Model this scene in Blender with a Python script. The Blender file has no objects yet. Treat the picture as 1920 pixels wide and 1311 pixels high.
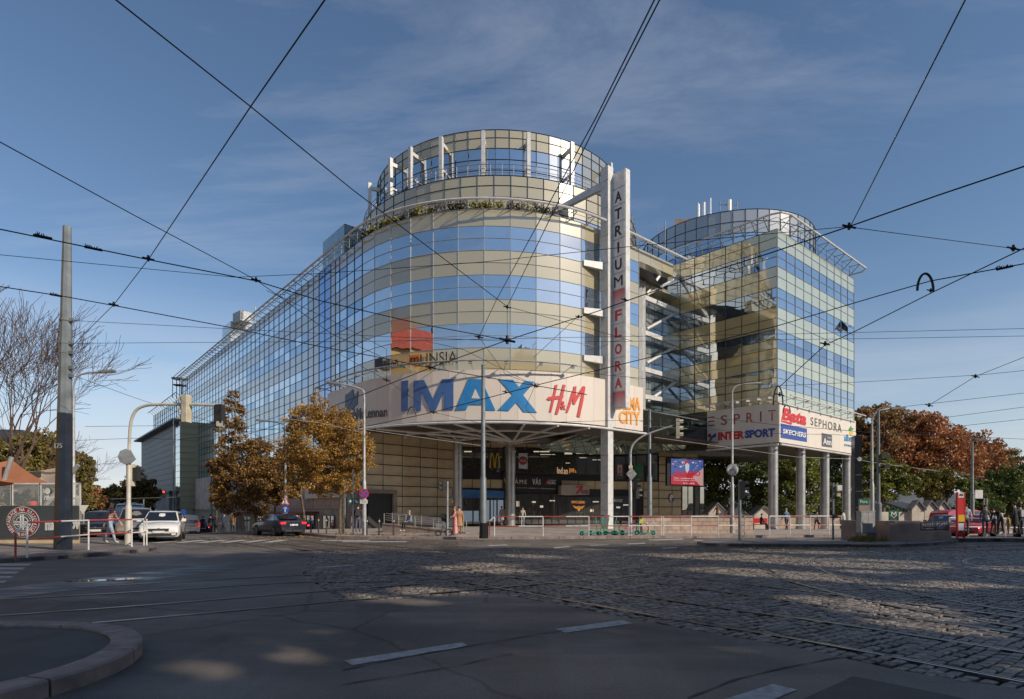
import bpy, bmesh, math, random
import numpy as np
from mathutils import Vector, Matrix, Quaternion
random.seed(7); np.random.seed(7)
PI = math.pi
scene = bpy.context.scene
COL = scene.collection
# -- camera
F, HZ, EYE = 1130.0, 955.0, 1.6          # focal length and horizon row in photo pixels, eye height
cam_d = bpy.data.cameras.new("camera"); cam = bpy.data.objects.new("camera", cam_d); COL.objects.link(cam)
cam.location = (0, 0, EYE); cam.rotation_euler = (PI/2, 0, 0)
cam_d.sensor_width = 36; cam_d.lens = 36*F/1920
cam_d.shift_y = (HZ-655.5)/1920
cam_d.clip_start = 0.1; cam_d.clip_end = 9000
scene.camera = cam
# -- light
SUN_EL = math.radians(31); SUN_AZ = (0.849, -0.528)
sd = Vector((SUN_AZ[0]*math.cos(SUN_EL), SUN_AZ[1]*math.cos(SUN_EL), math.sin(SUN_EL)))
sun_d = bpy.data.lights.new("sun", 'SUN'); sun = bpy.data.objects.new("sun", sun_d); COL.objects.link(sun)
sun_d.energy = 4.7; sun_d.angle = math.radians(0.53); sun_d.color = (1.0, 0.88, 0.72)
sun.rotation_euler = sd.to_track_quat('Z', 'Y').to_euler()
sun.location = (60, -40, 60)
w = bpy.data.worlds.new("World"); scene.world = w; w.use_nodes = True
nt = w.node_tree; nt.nodes.clear()
def N(t, nt=nt, **k):
 n = nt.nodes.new(t)
 for a, b in k.items(): setattr(n, a, b)
 return n
out = N('ShaderNodeOutputWorld'); bg = N('ShaderNodeBackground'); sky = N('ShaderNodeTexSky')
sky.sky_type = 'NISHITA'; sky.sun_disc = False; sky.sun_elevation = SUN_EL
sky.sun_rotation = math.atan2(SUN_AZ[0], SUN_AZ[1]); sky.altitude = 250
sky.air_density = 1.0; sky.dust_density = 0.4; sky.ozone_density = 1.6
bg.inputs['Strength'].default_value = 0.125
tc = N('ShaderNodeTexCoord'); sep = N('ShaderNodeSeparateXYZ'); nt.links.new(tc.outputs['Generated'], sep.inputs[0])
def M_(op, a, b=None, c=None, nt=nt, clamp=False):
 n = nt.nodes.new('ShaderNodeMath'); n.operation = op; n.use_clamp = clamp
 for i, v in enumerate((a, b, c)):
  if v is None: continue
  if hasattr(v, 'is_linked') or hasattr(v, 'links'): nt.links.new(v, n.inputs[i])
  else: n.inputs[i].default_value = v
 return n.outputs[0]
zc = M_('MAXIMUM', sep.outputs['Z'], 0.02)
zz = M_('ADD', zc, 0.10)
comb = N('ShaderNodeCombineXYZ')
nt.links.new(M_('DIVIDE', sep.outputs['X'], zz), comb.inputs[0]); nt.links.new(M_('DIVIDE', sep.outputs['Y'], zz), comb.inputs[1])
mp = N('ShaderNodeMapping'); nt.links.new(comb.outputs[0], mp.inputs[0])
mp.inputs['Rotation'].default_value = (0, 0, 0.9); mp.inputs['Scale'].default_value = (0.42, 1.25, 1); mp.inputs['Location'].default_value = (3.1, 1.7, 0)
n1 = N('ShaderNodeTexNoise'); n1.inputs['Scale'].default_value = 1.7; n1.inputs['Detail'].default_value = 12; n1.inputs['Roughness'].default_value = 0.66; n1.inputs['Distortion'].default_value = 0.5
nt.links.new(mp.outputs[0], n1.inputs['Vector'])
mp2 = N('ShaderNodeMapping'); nt.links.new(comb.outputs[0], mp2.inputs[0]); mp2.inputs['Location'].default_value = (7.6, -2.35, 0); mp2.inputs['Scale'].default_value = (0.5, 0.5, 1)
n2 = N('ShaderNodeTexNoise'); n2.inputs['Scale'].default_value = 0.9; n2.inputs['Detail'].default_value = 3; nt.links.new(mp2.outputs[0], n2.inputs['Vector'])
r1 = N('ShaderNodeValToRGB'); r1.color_ramp.elements[0].position = 0.50; r1.color_ramp.elements[1].position = 0.80; nt.links.new(n1.outputs['Fac'], r1.inputs[0])
r2 = N('ShaderNodeValToRGB'); r2.color_ramp.elements[0].position = 0.34; r2.color_ramp.elements[1].position = 0.56; nt.links.new(n2.outputs['Fac'], r2.inputs[0])
cf = M_('MULTIPLY', r1.outputs[0], r2.outputs[0]); cf = M_('MULTIPLY', cf, 0.36)
lowm = N('ShaderNodeMapRange'); nt.links.new(sep.outputs['Z'], lowm.inputs[0])
lowm.inputs[1].default_value = 0.31; lowm.inputs[2].default_value = 0.05; lowm.inputs[3].default_value = 0; lowm.inputs[4].default_value = 1
mp3 = N('ShaderNodeMapping'); nt.links.new(tc.outputs['Generated'], mp3.inputs[0]); mp3.inputs['Scale'].default_value = (1.6, 1.6, 11); mp3.inputs['Location'].default_value = (0.4, 0.9, 0.3)
n3 = N('ShaderNodeTexNoise'); n3.inputs['Scale'].default_value = 1.6; n3.inputs['Detail'].default_value = 6; n3.inputs['Roughness'].default_value = 0.55; nt.links.new(mp3.outputs[0], n3.inputs['Vector'])
low = M_('MULTIPLY', lowm.outputs[0], M_('MULTIPLY_ADD', n3.outputs['Fac'], 2.6, -0.55, clamp=True), clamp=True)
cf2 = M_('MAXIMUM', cf, M_('MULTIPLY', low, 0.85), clamp=True)
mix = N('ShaderNodeMixRGB'); nt.links.new(cf2, mix.inputs[0])
hs = N('ShaderNodeHueSaturation'); hs.inputs['Saturation'].default_value = 1.06; hs.inputs['Value'].default_value = 1.0
nt.links.new(sky.outputs[0], hs.inputs['Color']); nt.links.new(hs.outputs[0], mix.inputs[1])
mix.inputs[2].default_value = (5.6, 5.8, 6.5, 1)
nt.links.new(mix.outputs[0], bg.inputs[0]); nt.links.new(bg.outputs[0], out.inputs[0])
vs = scene.view_settings; vs.view_transform = 'Standard'; vs.look = 'None'; vs.gamma = 1; vs.exposure = -0.1
try: vs.use_curve_mapping = False
except Exception: pass
scene.cycles.max_bounces = 8; scene.cycles.diffuse_bounces = 3; scene.cycles.glossy_bounces = 5; scene.cycles.transparent_max_bounces = 12
# -- helpers
def V(*a): return Vector(a)
def WP(px, py, D): return Vector(((px-960)/F*D, D, EYE+(HZ-py)/F*D))
def GP(px, py, z=0.0):
 D = (EYE-z)*F/(py-HZ); return ((px-960)/F*D, D)
uM = Vector((-.6334, .7738)); nM = Vector((-.7738, -.6334)); uR = Vector((.7536, .6574)); nR = Vector((.6574, -.7536))
uL = Vector((-.6574, .7536)); nLf = Vector((-.7536, -.6574))
def sm(x, k=3.0): return 0.5*(x+math.sqrt(x*x+k*k))
def hgt(x, y):
 s = (x+10)*uM.x+(y-33)*uM.y
 q = x*uR.x+(y-36)*uR.y
 a = -0.042*(sm(min(s, 260)-13, 3.0)) if s > -60 else 0
 b = -0.02*min(max(0, q-14), 40) if s < 13 else -0.02*min(max(0, q-14), 40)*max(0, 1-(s-13)/25)
 return a+b
def px_of(p):
 return (960+F*p[0]/p[1], HZ-F*(p[2]-EYE)/p[1])
class MB:
 def __init__(s): s.v = []; s.f = []; s.m = []
 def add(s, vs, fs, mi=0):
  b = len(s.v); s.v.extend([tuple(v) for v in vs]); s.f.extend([tuple(b+i for i in f) for f in fs]); s.m.extend([mi]*len(fs)); return s
 def quad(s, a, b, c, d, mi=0): return s.add([a, b, c, d], [(0, 1, 2, 3)], mi)
 def hexa(s, p, mi=0):   # p: 4 bottom, 4 top
  return s.add(p, [(3, 2, 1, 0), (4, 5, 6, 7), (0, 1, 5, 4), (1, 2, 6, 5), (2, 3, 7, 6), (3, 0, 4, 7)], mi)
 def box(s, c, d, rz=0, mi=0):
  cx, cy, cz = c; hx, hy, hz = d[0]/2, d[1]/2, d[2]/2; co, si = math.cos(rz), math.sin(rz); p = []
  for z in (-hz, hz):
   for x, y in ((-hx, -hy), (hx, -hy), (hx, hy), (-hx, hy)):
    p.append((cx+x*co-y*si, cy+x*si+y*co, cz+z))
  return s.hexa(p, mi)
 def obox(s, o, a, b, c, mi=0):
  o, a, b, c = Vector(o), Vector(a), Vector(b), Vector(c)
  return s.hexa([o, o+a, o+a+b, o+b, o+c, o+a+c, o+a+b+c, o+b+c], mi)
 def tube(s, pts, r, n=6, mi=0, cap=True):
  pts = [Vector(p) for p in pts]; rs = r if isinstance(r, (list, tuple)) else [r]*len(pts); rings = []; prev = None
  for i, p in enumerate(pts):
   t = (pts[min(i+1, len(pts)-1)]-pts[max(i-1, 0)])
   if t.length < 1e-7: t = Vector((0, 0, 1))
   t.normalize()
   if prev is None:
    a = Vector((0, 0, 1)) if abs(t.z) < .9 else Vector((1, 0, 0))
    u = t.cross(a).normalized()
   else:
    u = (prev-t*prev.dot(t))
    if u.length < 1e-6: u = t.orthogonal()
    u.normalize()
   prev = u; v = t.cross(u)
   rings.append([p+(u*math.cos(2*PI*k/n)+v*math.sin(2*PI*k/n))*rs[i] for k in range(n)])
  b = len(s.v)
  for rg in rings: s.v.extend([tuple(q) for q in rg])
  for i in range(len(rings)-1):
   for k in range(n):
    k2 = (k+1) % n; s.f.append((b+i*n+k, b+i*n+k2, b+(i+1)*n+k2, b+(i+1)*n+k)); s.m.append(mi)
  if cap:
   s.f.append(tuple(b+k for k in reversed(range(n)))); s.f.append(tuple(b+(len(rings)-1)*n+k for k in range(n))); s.m += [mi, mi]
  return s
 def prism(s, poly, fr, d, mi=0):  # poly of 2d points in frame fr(x,y)->Vector, extruded by vector d
  a = [Vector(fr(*p)) for p in poly]; n = len(a); d = Vector(d)
  fs = [tuple(reversed(range(n))), tuple(range(n, 2*n))]+[(i, (i+1) % n, n+(i+1) % n, n+i) for i in range(n)]
  return s.add(a+[q+d for q in a], fs, mi)
 def cyl(s, c, r, hh, n=12, mi=0, r2=None):
  return s.tube([c, (c[0], c[1], c[2]+hh)], [r, r if r2 is None else r2], n, mi)
 def ball(s, c, r, mi=0, n=8, sc=(1, 1, 1)):
  vs = []; fs = []; m = n//2
  for i in range(m+1):
   th = PI*i/m
   for k in range(n):
    ph = 2*PI*k/n; vs.append((c[0]+r*sc[0]*math.sin(th)*math.cos(ph), c[1]+r*sc[1]*math.sin(th)*math.sin(ph), c[2]+r*sc[2]*math.cos(th)))
  for i in range(m):
   for k in range(n):
    k2 = (k+1) % n; fs.append((i*n+k, (i+1)*n+k, (i+1)*n+k2, i*n+k2))
  return s.add(vs, fs, mi)
 def build(s, name, mats, parent=None, smooth=False, loc=None, kind=None):
  me = bpy.data.meshes.new(name);
  if not isinstance(mats, (list, tuple)): mats = [mats]
  off = wloc(parent) if parent else (Vector(loc) if loc is not None else Vector((0, 0, 0)))
  vv = np.array(s.v, dtype=float).reshape(-1, 3)-np.array(off)
  me.from_pydata(vv.tolist(), [], s.f)
  for m in mats: me.materials.append(m)
  if len(mats) > 1: me.polygons.foreach_set('material_index', s.m)
  if smooth:
   me.polygons.foreach_set('use_smooth', [True]*len(me.polygons))
   try: me.set_sharp_from_angle(angle=math.radians(40))
   except Exception: pass
  me.update()
  o = bpy.data.objects.new(name, me); COL.objects.link(o)
  if parent: o.parent = parent
  elif loc is not None: o.location = loc
  if kind: o['kind'] = kind
  return o
def wloc(o):
 v = Vector((0, 0, 0))
 while o is not None: v += o.location; o = o.parent
 return v
def tag(o, label, cat, group=None):
 o['label'] = label; o['category'] = cat
 if group: o['group'] = group
 return o
def thing(name, label, cat, loc=(0, 0, 0), rz=0, group=None):
 o = bpy.data.objects.new(name, None); COL.objects.link(o); o.location = loc; o.rotation_euler = (0, 0, rz); o.empty_display_size = .3
 return tag(o, label, cat, group)
def copy_thing(o, loc, rz=None, label=None, parent=None, scale=None):
 c = o.copy(); COL.objects.link(c)
 if parent is not None: c.parent = parent
 else:
  c.location = loc
  if rz is not None: c.rotation_euler = (0, 0, rz)
  if label: c['label'] = label
  if scale: c.scale = (scale,)*3
 for ch in list(o.children): copy_thing(ch, None, parent=c)
 return c
def mat(name, col, rough=.6, metal=0.0, var=.12, scale=3.0, bump=0.0, bscale=40, col2=None, detail=4, spec=None, coat=0, trans=0, alpha=1, stretch=None, isl=0.0, world=False, dirt=None):
 m = bpy.data.materials.new(name); m.use_nodes = True; t = m.node_tree; b = t.nodes['Principled BSDF']
 tcn = t.nodes.new('ShaderNodeTexCoord'); src = tcn.outputs['Object']
 if world:
  g = t.nodes.new('ShaderNodeNewGeometry'); src = g.outputs['Position']
 if stretch:
  mpn = t.nodes.new('ShaderNodeMapping'); mpn.inputs['Scale'].default_value = stretch; t.links.new(src, mpn.inputs[0]); src = mpn.outputs[0]
 nz = t.nodes.new('ShaderNodeTexNoise'); nz.inputs['Scale'].default_value = scale; nz.inputs['Detail'].default_value = detail; t.links.new(src, nz.inputs['Vector'])
 rp = t.nodes.new('ShaderNodeValToRGB'); c2 = col2 or tuple(max(0, c*(1-2.2*var)) for c in col); c1 = col if col2 else tuple(min(1, c*(1+var)) for c in col)
 rp.color_ramp.elements[0].position = .32; rp.color_ramp.elements[1].position = .68
 rp.color_ramp.elements[0].color = (*c2, 1); rp.color_ramp.elements[1].color = (*c1, 1); t.links.new(nz.outputs['Fac'], rp.inputs[0])
 last = rp.outputs[0]
 if isl:
  g2 = t.nodes.new('ShaderNodeNewGeometry'); oi = t.nodes.new('ShaderNodeObjectInfo')
  ad = t.nodes.new('ShaderNodeMath'); ad.operation = 'ADD'; t.links.new(g2.outputs['Random Per Island'], ad.inputs[0]); t.links.new(oi.outputs['Random'], ad.inputs[1])
  fr = t.nodes.new('ShaderNodeMath'); fr.operation = 'FRACT'; t.links.new(ad.outputs[0], fr.inputs[0])
  mr = t.nodes.new('ShaderNodeMapRange'); mr.inputs[3].default_value = 1-isl; mr.inputs[4].default_value = 1+isl; t.links.new(fr.outputs[0], mr.inputs[0])
  hv = t.nodes.new('ShaderNodeHueSaturation'); t.links.new(mr.outputs[0], hv.inputs['Value']); t.links.new(last, hv.inputs['Color']); last = hv.outputs[0]
 if dirt:
  nd = t.nodes.new('ShaderNodeTexNoise'); nd.inputs['Scale'].default_value = dirt[0]; nd.inputs['Detail'].default_value = 7; t.links.new(tcn.outputs['Object'], nd.inputs['Vector'])
  rd = t.nodes.new('ShaderNodeValToRGB'); rd.color_ramp.elements[0].position = .55; rd.color_ramp.elements[1].position = .75; t.links.new(nd.outputs['Fac'], rd.inputs[0])
  mm = t.nodes.new('ShaderNodeMixRGB'); mm.blend_type = 'MULTIPLY'; mm.inputs[2].default_value = (dirt[1],)*3+(1,); t.links.new(rd.outputs[0], mm.inputs[0]); t.links.new(last, mm.inputs[1]); last = mm.outputs[0]
 t.links.new(last, b.inputs['Base Color'])
 b.inputs['Roughness'].default_value = rough; b.inputs['Metallic'].default_value = metal
 if spec is not None: b.inputs['Specular IOR Level'].default_value = spec
 if coat: b.inputs['Coat Weight'].default_value = coat; b.inputs['Coat Roughness'].default_value = .05
 if trans: b.inputs['Transmission Weight'].default_value = trans
 if bump:
  bn = t.nodes.new('ShaderNodeTexNoise'); bn.inputs['Scale'].default_value = bscale; bn.inputs['Detail'].default_value = 5; t.links.new(src, bn.inputs['Vector'])
  bp = t.nodes.new('ShaderNodeBump'); bp.inputs['Strength'].default_value = bump; bp.inputs['Distance'].default_value = .02; t.links.new(bn.outputs['Fac'], bp.inputs['Height']); t.links.new(bp.outputs[0], b.inputs['Normal'])
 return m
def emis(name, col, s, base=(.02, .02, .02)):
 m = mat(name, base, .4, var=0); b = m.node_tree.nodes['Principled BSDF']
 b.inputs['Emission Color'].default_value = (*col, 1); b.inputs['Emission Strength'].default_value = s
 return m
def glass(name, tint, refl, base, isl=.12, rough=.012, wav=.0):
 m = bpy.data.materials.new(name); m.use_nodes = True; t = m.node_tree; b = t.nodes['Principled BSDF']; o = t.nodes['Material Output']
 g2 = t.nodes.new('ShaderNodeNewGeometry'); oi = t.nodes.new('ShaderNodeObjectInfo')
 ad = t.nodes.new('ShaderNodeMath'); ad.operation = 'ADD'; t.links.new(g2.outputs['Random Per Island'], ad.inputs[0]); t.links.new(oi.outputs['Random'], ad.inputs[1])
 fr = t.nodes.new('ShaderNodeMath'); fr.operation = 'FRACT'; t.links.new(ad.outputs[0], fr.inputs[0])
 mr = t.nodes.new('ShaderNodeMapRange'); mr.inputs[3].default_value = 1-isl; mr.inputs[4].default_value = 1+isl; t.links.new(fr.outputs[0], mr.inputs[0])
 hv = t.nodes.new('ShaderNodeHueSaturation'); t.links.new(mr.outputs[0], hv.inputs['Value']); hv.inputs['Color'].default_value = (*base, 1); t.links.new(hv.outputs[0], b.inputs['Base Color'])
 b.inputs['Roughness'].default_value = .25
 gl = t.nodes.new('ShaderNodeBsdfGlossy'); gl.inputs['Color'].default_value = (*tint, 1); gl.inputs['Roughness'].default_value = rough
 if wav:
  nz = t.nodes.new('ShaderNodeTexNoise'); nz.inputs['Scale'].default_value = .7; nz.inputs['Detail'].default_value = 1; t.links.new(g2.outputs['Position'], nz.inputs['Vector'])
  bp = t.nodes.new('ShaderNodeBump'); bp.inputs['Strength'].default_value = 1; bp.inputs['Distance'].default_value = wav; t.links.new(nz.outputs['Fac'], bp.inputs['Height']); t.links.new(bp.outputs[0], gl.inputs['Normal'])
 fz = t.nodes.new('ShaderNodeFresnel'); fz.inputs['IOR'].default_value = 1.6
 mx = t.nodes.new('ShaderNodeMath'); mx.operation = 'MULTIPLY_ADD'; t.links.new(fz.outputs[0], mx.inputs[0]); mx.inputs[1].default_value = 1-refl; mx.inputs[2].default_value = refl; mx.use_clamp = True
 ms = t.nodes.new('ShaderNodeMixShader'); t.links.new(mx.outputs[0], ms.inputs[0]); t.links.new(b.outputs[0], ms.inputs[1]); t.links.new(gl.outputs[0], ms.inputs[2]); t.links.new(ms.outputs[0], o.inputs['Surface'])
 return m
MT = {}
MT['pane'] = glass('blue_window_glass', (.84, .90, .94), .72, (.03, .05, .09), wav=.011)
MT['pane_dark'] = glass('dark_window_glass', (.72, .86, 1.0), .40, (.02, .035, .09), wav=.011)
MT['shop_glass'] = glass('shop_glass', (.8, .85, .85), .16, (.045, .04, .034), rough=.02)
MT['spandrel'] = glass('khaki_glass_panel', (.95, .93, .80), .17, (.43, .365, .22), isl=.09, rough=.06, wav=.004)
MT['spandrel_grey'] = glass('grey_glass_panel', (.95, .95, .95), .22, (.31, .305, .275), isl=.09, rough=.07, wav=.004)
MT['spandrel_green'] = glass('pale_green_glass_panel', (.9, .97, .9), .2, (.44, .47, .36), isl=.05, rough=.07, wav=.004)
MT['spandrel_warm_lit'] = glass('khaki_panel_reflected_light', (1, .88, .64), .36, (.66, .51, .26), isl=.07, rough=.05, wav=.006)  # khaki panel with warm reflected light put into its colour
MT['top_glass'] = glass('glare_tinted_glass_panel', (.95, .95, .92), .30, (.30, .30, .25), isl=.08, rough=.05, wav=.004)  # sun glare put into a brighter, more mirroring panel
MT['box_glass'] = glass('dark_green_box_glass', (.8, .9, .88), .22, (.10, .12, .095), isl=.12)
MT['mull_l'] = mat('light_mullion', (.42, .43, .43), .4, .4, var=.05)
MT['mull_d'] = mat('dark_mullion', (.045, .05, .055), .4, .3, var=.05)
MT['white_metal'] = mat('white_painted_steel', (.62, .61, .59), .4, .1, var=.06, dirt=(1.2, .8))
MT['fascia'] = mat('cream_fascia_panel', (.66, .59, .52), .45, 0, var=.03, scale=1.2, isl=.025, dirt=(.8, .93))
MT['fascia_r'] = mat('cream_fascia_panel_pale', (.68, .62, .54), .45, 0, var=.03, scale=1.2, isl=.025, dirt=(.8, .93))
MT['tile'] = mat('sand_stone_tile', (.58, .45, .27), .45, 0, var=.10, scale=1.4, isl=.10, bump=.1, coat=.2)
MT['tile_r'] = mat('pink_granite_block', (.46, .34, .27), .7, 0, var=.12, scale=2, isl=.12, bump=.3, bscale=60, dirt=(1.5, .7))
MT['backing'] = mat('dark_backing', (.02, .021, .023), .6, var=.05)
MT['soffit'] = mat('soffit_metal', (.10, .085, .075), .45, .3, var=.1)
MT['steel'] = mat('brushed_steel', (.52, .51, .50), .38, .75, var=.08, scale=2, dirt=(1.0, .75))
MT['galv'] = mat('galvanised_steel', (.40, .41, .41), .5, .4, var=.12, scale=4, dirt=(2, .75))
MT['pole_grey'] = mat('grey_pole_paint', (.20, .225, .235), .5, .2, var=.12, scale=2, dirt=(1.5, .7))
MT['pole_blue'] = mat('dark_blue_pole_paint', (.014, .019, .034), .4, 0, var=.2, scale=3, bump=.1)
MT['black'] = mat('black_rubber', (.012, .012, .013), .6, var=.2)
MT['wire'] = mat('black_cable', (.012, .012, .014), .5, .2, var=.1)
MT['wire_l'] = mat('pale_cable', (.40, .39, .36), .5, .2, var=.1)
MT['red'] = mat('red_paint', (.50, .025, .02), .45, var=.12, dirt=(3, .7))
MT['white'] = mat('white_paint', (.74, .73, .71), .5, var=.06, dirt=(2, .8))
MT['marking'] = mat('road_marking_paint', (.50, .48, .45), .75, var=.15, scale=9, col2=(.27, .26, .25), detail=8)
MT['stone'] = mat('pale_plaster', (.58, .51, .43), .85, var=.12, scale=1.5, bump=.4, dirt=(1.0, .7))
MT['stone_d'] = mat('brown_granite', (.31, .235, .195), .7, var=.15, scale=1.2, bump=.2, isl=.08, dirt=(1, .7))
MT['brown'] = mat('brown_brick', (.16, .09, .065), .8, var=.2, scale=8, bump=.3)
MT['sign_blue'] = mat('sign_blue', (.02, .10, .42), .4, var=.03)
MT['green'] = mat('sign_green', (.01, .12, .075), .45, var=.05)
MT['skin'] = mat('skin', (.55, .33, .24), .5, var=.05)
MT['darkgrey'] = mat('dark_grey_paint', (.05, .055, .06), .5, var=.15)
MT['cream_pole'] = mat('cream_pole_paint', (.55, .52, .44), .5, .1, var=.08, dirt=(2, .75))
# -- ground materials
def road_mat(name, base, wet=False, cob=False):
 m = bpy.data.materials.new(name); m.use_nodes = True; t = m.node_tree; b = t.nodes['Principled BSDF']; L = t.links.new
 g = t.nodes.new('ShaderNodeNewGeometry'); pos = g.outputs['Position']
 def noise(sc, det=5, ro=.6, stretch=None, rot=0, dist=0):
  s = pos
  if stretch:
   mpn = t.nodes.new('ShaderNodeMapping'); mpn.inputs['Scale'].default_value = stretch; mpn.inputs['Rotation'].default_value = (0, 0, rot); L(pos, mpn.inputs[0]); s = mpn.outputs[0]
  n = t.nodes.new('ShaderNodeTexNoise'); n.inputs['Scale'].default_value = sc; n.inputs['Detail'].default_value = det; n.inputs['Roughness'].default_value = ro; n.inputs['Distortion'].default_value = dist; L(s, n.inputs['Vector']); return n.outputs['Fac']
 def ramp(f, a, bb, ca, cb):
  r = t.nodes.new('ShaderNodeValToRGB'); r.color_ramp.elements[0].position = a; r.color_ramp.elements[1].position = bb
  r.color_ramp.elements[0].color = (ca, ca, ca, 1); r.color_ramp.elements[1].color = (cb, cb, cb, 1); L(f, r.inputs[0]); return r.outputs[0]
 def mul(a, c):
  x = t.nodes.new('ShaderNodeMixRGB'); x.blend_type = 'MULTIPLY'; x.inputs[0].default_value = 1; L(a, x.inputs[1]); L(c, x.inputs[2]); return x.outputs[0]
 rgb = t.nodes.new('ShaderNodeRGB'); rgb.outputs[0].default_value = (*base, 1)
 c = mul(rgb.outputs[0], ramp(noise(.23, 6, .65), .3, .72, .72, 1.25))
 c = mul(c, ramp(noise(48, 5, .95), .34, .66, .45, 1.6))
 c = mul(c, ramp(noise(1.0, 7, .6, (.10, 1.0, 1), -.58, .4), .35, .62, .82, 1.1))   # wheel wear along the carriageway
 c = mul(c, ramp(noise(.8, 5, .7, (1.0, .16, 1), .65, .2), .4, .6, .85, 1.06))
 if not cob:
  vo = t.nodes.new('ShaderNodeTexVoronoi'); vo.feature = 'DISTANCE_TO_EDGE'; vo.inputs['Scale'].default_value = .22
  mpn = t.nodes.new('ShaderNodeMapping'); L(pos, mpn.inputs[0])
  nn = t.nodes.new('ShaderNodeTexNoise'); nn.inputs['Scale'].default_value = 1.4; nn.inputs['Detail'].default_value = 6; L(pos, nn.inputs['Vector'])
  va = t.nodes.new('ShaderNodeMixRGB'); va.inputs[0].default_value = .25; L(pos, va.inputs[1]); L(nn.outputs['Color'], va.inputs[2])
  L(va.outputs[0], vo.inputs['Vector']); c = mul(c, ramp(vo.outputs['Distance'], .0015, .006, .45, 1))
  c = mul(c, ramp(noise(2.2, 8, .75), .58, .74, 1, .62)); c = mul(c, ramp(noise(.5, 3, .4, (1, .5, 1), .3), .47, .50, .88, 1.08)); c = mul(c, ramp(noise(34, 2, .6), .66, .72, 1, 1.9))
 else:
  vo = t.nodes.new('ShaderNodeTexVoronoi'); vo.feature = 'DISTANCE_TO_EDGE'; vo.inputs['Scale'].default_value = 5.5; vo.inputs['Randomness'].default_value = .55; L(pos, vo.inputs['Vector'])
  c = mul(c, ramp(vo.outputs['Distance'], .02, .10, .35, 1))
  vc = t.nodes.new('ShaderNodeTexVoronoi'); vc.inputs['Scale'].default_value = 5.5; vc.inputs['Randomness'].default_value = .55; L(pos, vc.inputs['Vector'])
  bw = t.nodes.new('ShaderNodeRGBToBW'); L(vc.outputs['Color'], bw.inputs[0]); c = mul(c, ramp(bw.outputs[0], .1, .9, .7, 1.3))
 L(c, b.inputs['Base Color'])
 rg = ramp(noise(.35, 6, .7, (.25, 1, 1), -.58, .3), .4, .66, .50 if wet else .62, .85)
 L(rg, b.inputs['Roughness']); b.inputs['Specular IOR Level'].default_value = .5 if wet else .35
 bp = t.nodes.new('ShaderNodeBump'); bp.inputs['Strength'].default_value = .55; bp.inputs['Distance'].default_value = .012; L(noise(60, 5, .9), bp.inputs['Height'])
 if cob:
  bp2 = t.nodes.new('ShaderNodeBump'); bp2.inputs['Strength'].default_value = .8; bp2.inputs['Distance'].default_value = .03
  mr = t.nodes.new('ShaderNodeMapRange'); mr.inputs[2].default_value = .14; L(vo.outputs['Distance'], mr.inputs[0]); L(mr.outputs[0], bp2.inputs['Height']); L(bp.outputs[0], bp2.inputs['Normal']); L(bp2.outputs[0], b.inputs['Normal'])
 else: L(bp.outputs[0], b.inputs['Normal'])
 return m
MT['asphalt'] = road_mat('worn_asphalt', (.132, .112, .095), wet=True)
MT['cobble_far'] = road_mat('granite_setts_far', (.14, .115, .095), cob=True)
MT['paving'] = mat('small_mosaic_paving', (.34, .29, .255), .85, var=.12, scale=.8, bump=.5, bscale=14, world=True)
MT['paving_d'] = mat('dark_mosaic_paving', (.17, .15, .145), .85, var=.15, scale=.9, bump=.6, bscale=14, world=True)
MT['sett'] = mat('granite_sett', (.185, .155, .13), .50, var=.22, scale=11, bump=.5, bscale=70, isl=.48, spec=.5)
MT['joint'] = mat('joint_dirt', (.018, .016, .015), .95, var=.3, scale=9, bump=.5, world=True)
MT['kerb'] = mat('granite_kerb', (.30, .235, .205), .75, var=.16, scale=4, bump=.35, bscale=90, isl=.10, dirt=(3.5, .62))
MT['kerb_d'] = mat('grey_granite_kerb', (.16, .15, .145), .75, var=.16, scale=4, bump=.35, bscale=90, isl=.10, dirt=(3, .62))
MT['rail'] = mat('worn_rail_steel', (.52, .47, .42), .30, .85, var=.12, scale=6, world=True)
MT['groove'] = mat('rail_groove', (.008, .008, .008), .9, var=.2)
MT['island'] = mat('island_asphalt', (.085, .088, .085), .85, var=.14, scale=1.6, bump=.4, bscale=120, world=True)
MT['far_ground'] = mat('far_ground', (.07, .07, .055), .95, var=.25, scale=.02, world=True)
def grid_axis(a, b, fine, n):
 xs = list(np.arange(a, b+.01, fine)); k = fine
 lo = a; hi = b
 for i in range(n):
  k *= 1.35; lo -= k; hi += k; xs = [lo]+xs+[hi]
 return xs
xs = grid_axis(-80, 80, 4, 22); ys = grid_axis(-20, 160, 4, 22)
m = MB(); vs = [(x, y, hgt(x, y)-.07) for y in ys for x in xs]; nx = len(xs)
m.add(vs, [(j*nx+i, j*nx+i+1, (j+1)*nx+i+1, (j+1)*nx+i) for j in range(len(ys)-1) for i in range(nx-1)])
g0 = m.build('ground', MT['far_ground']); g0['kind'] = 'structure'
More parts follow.
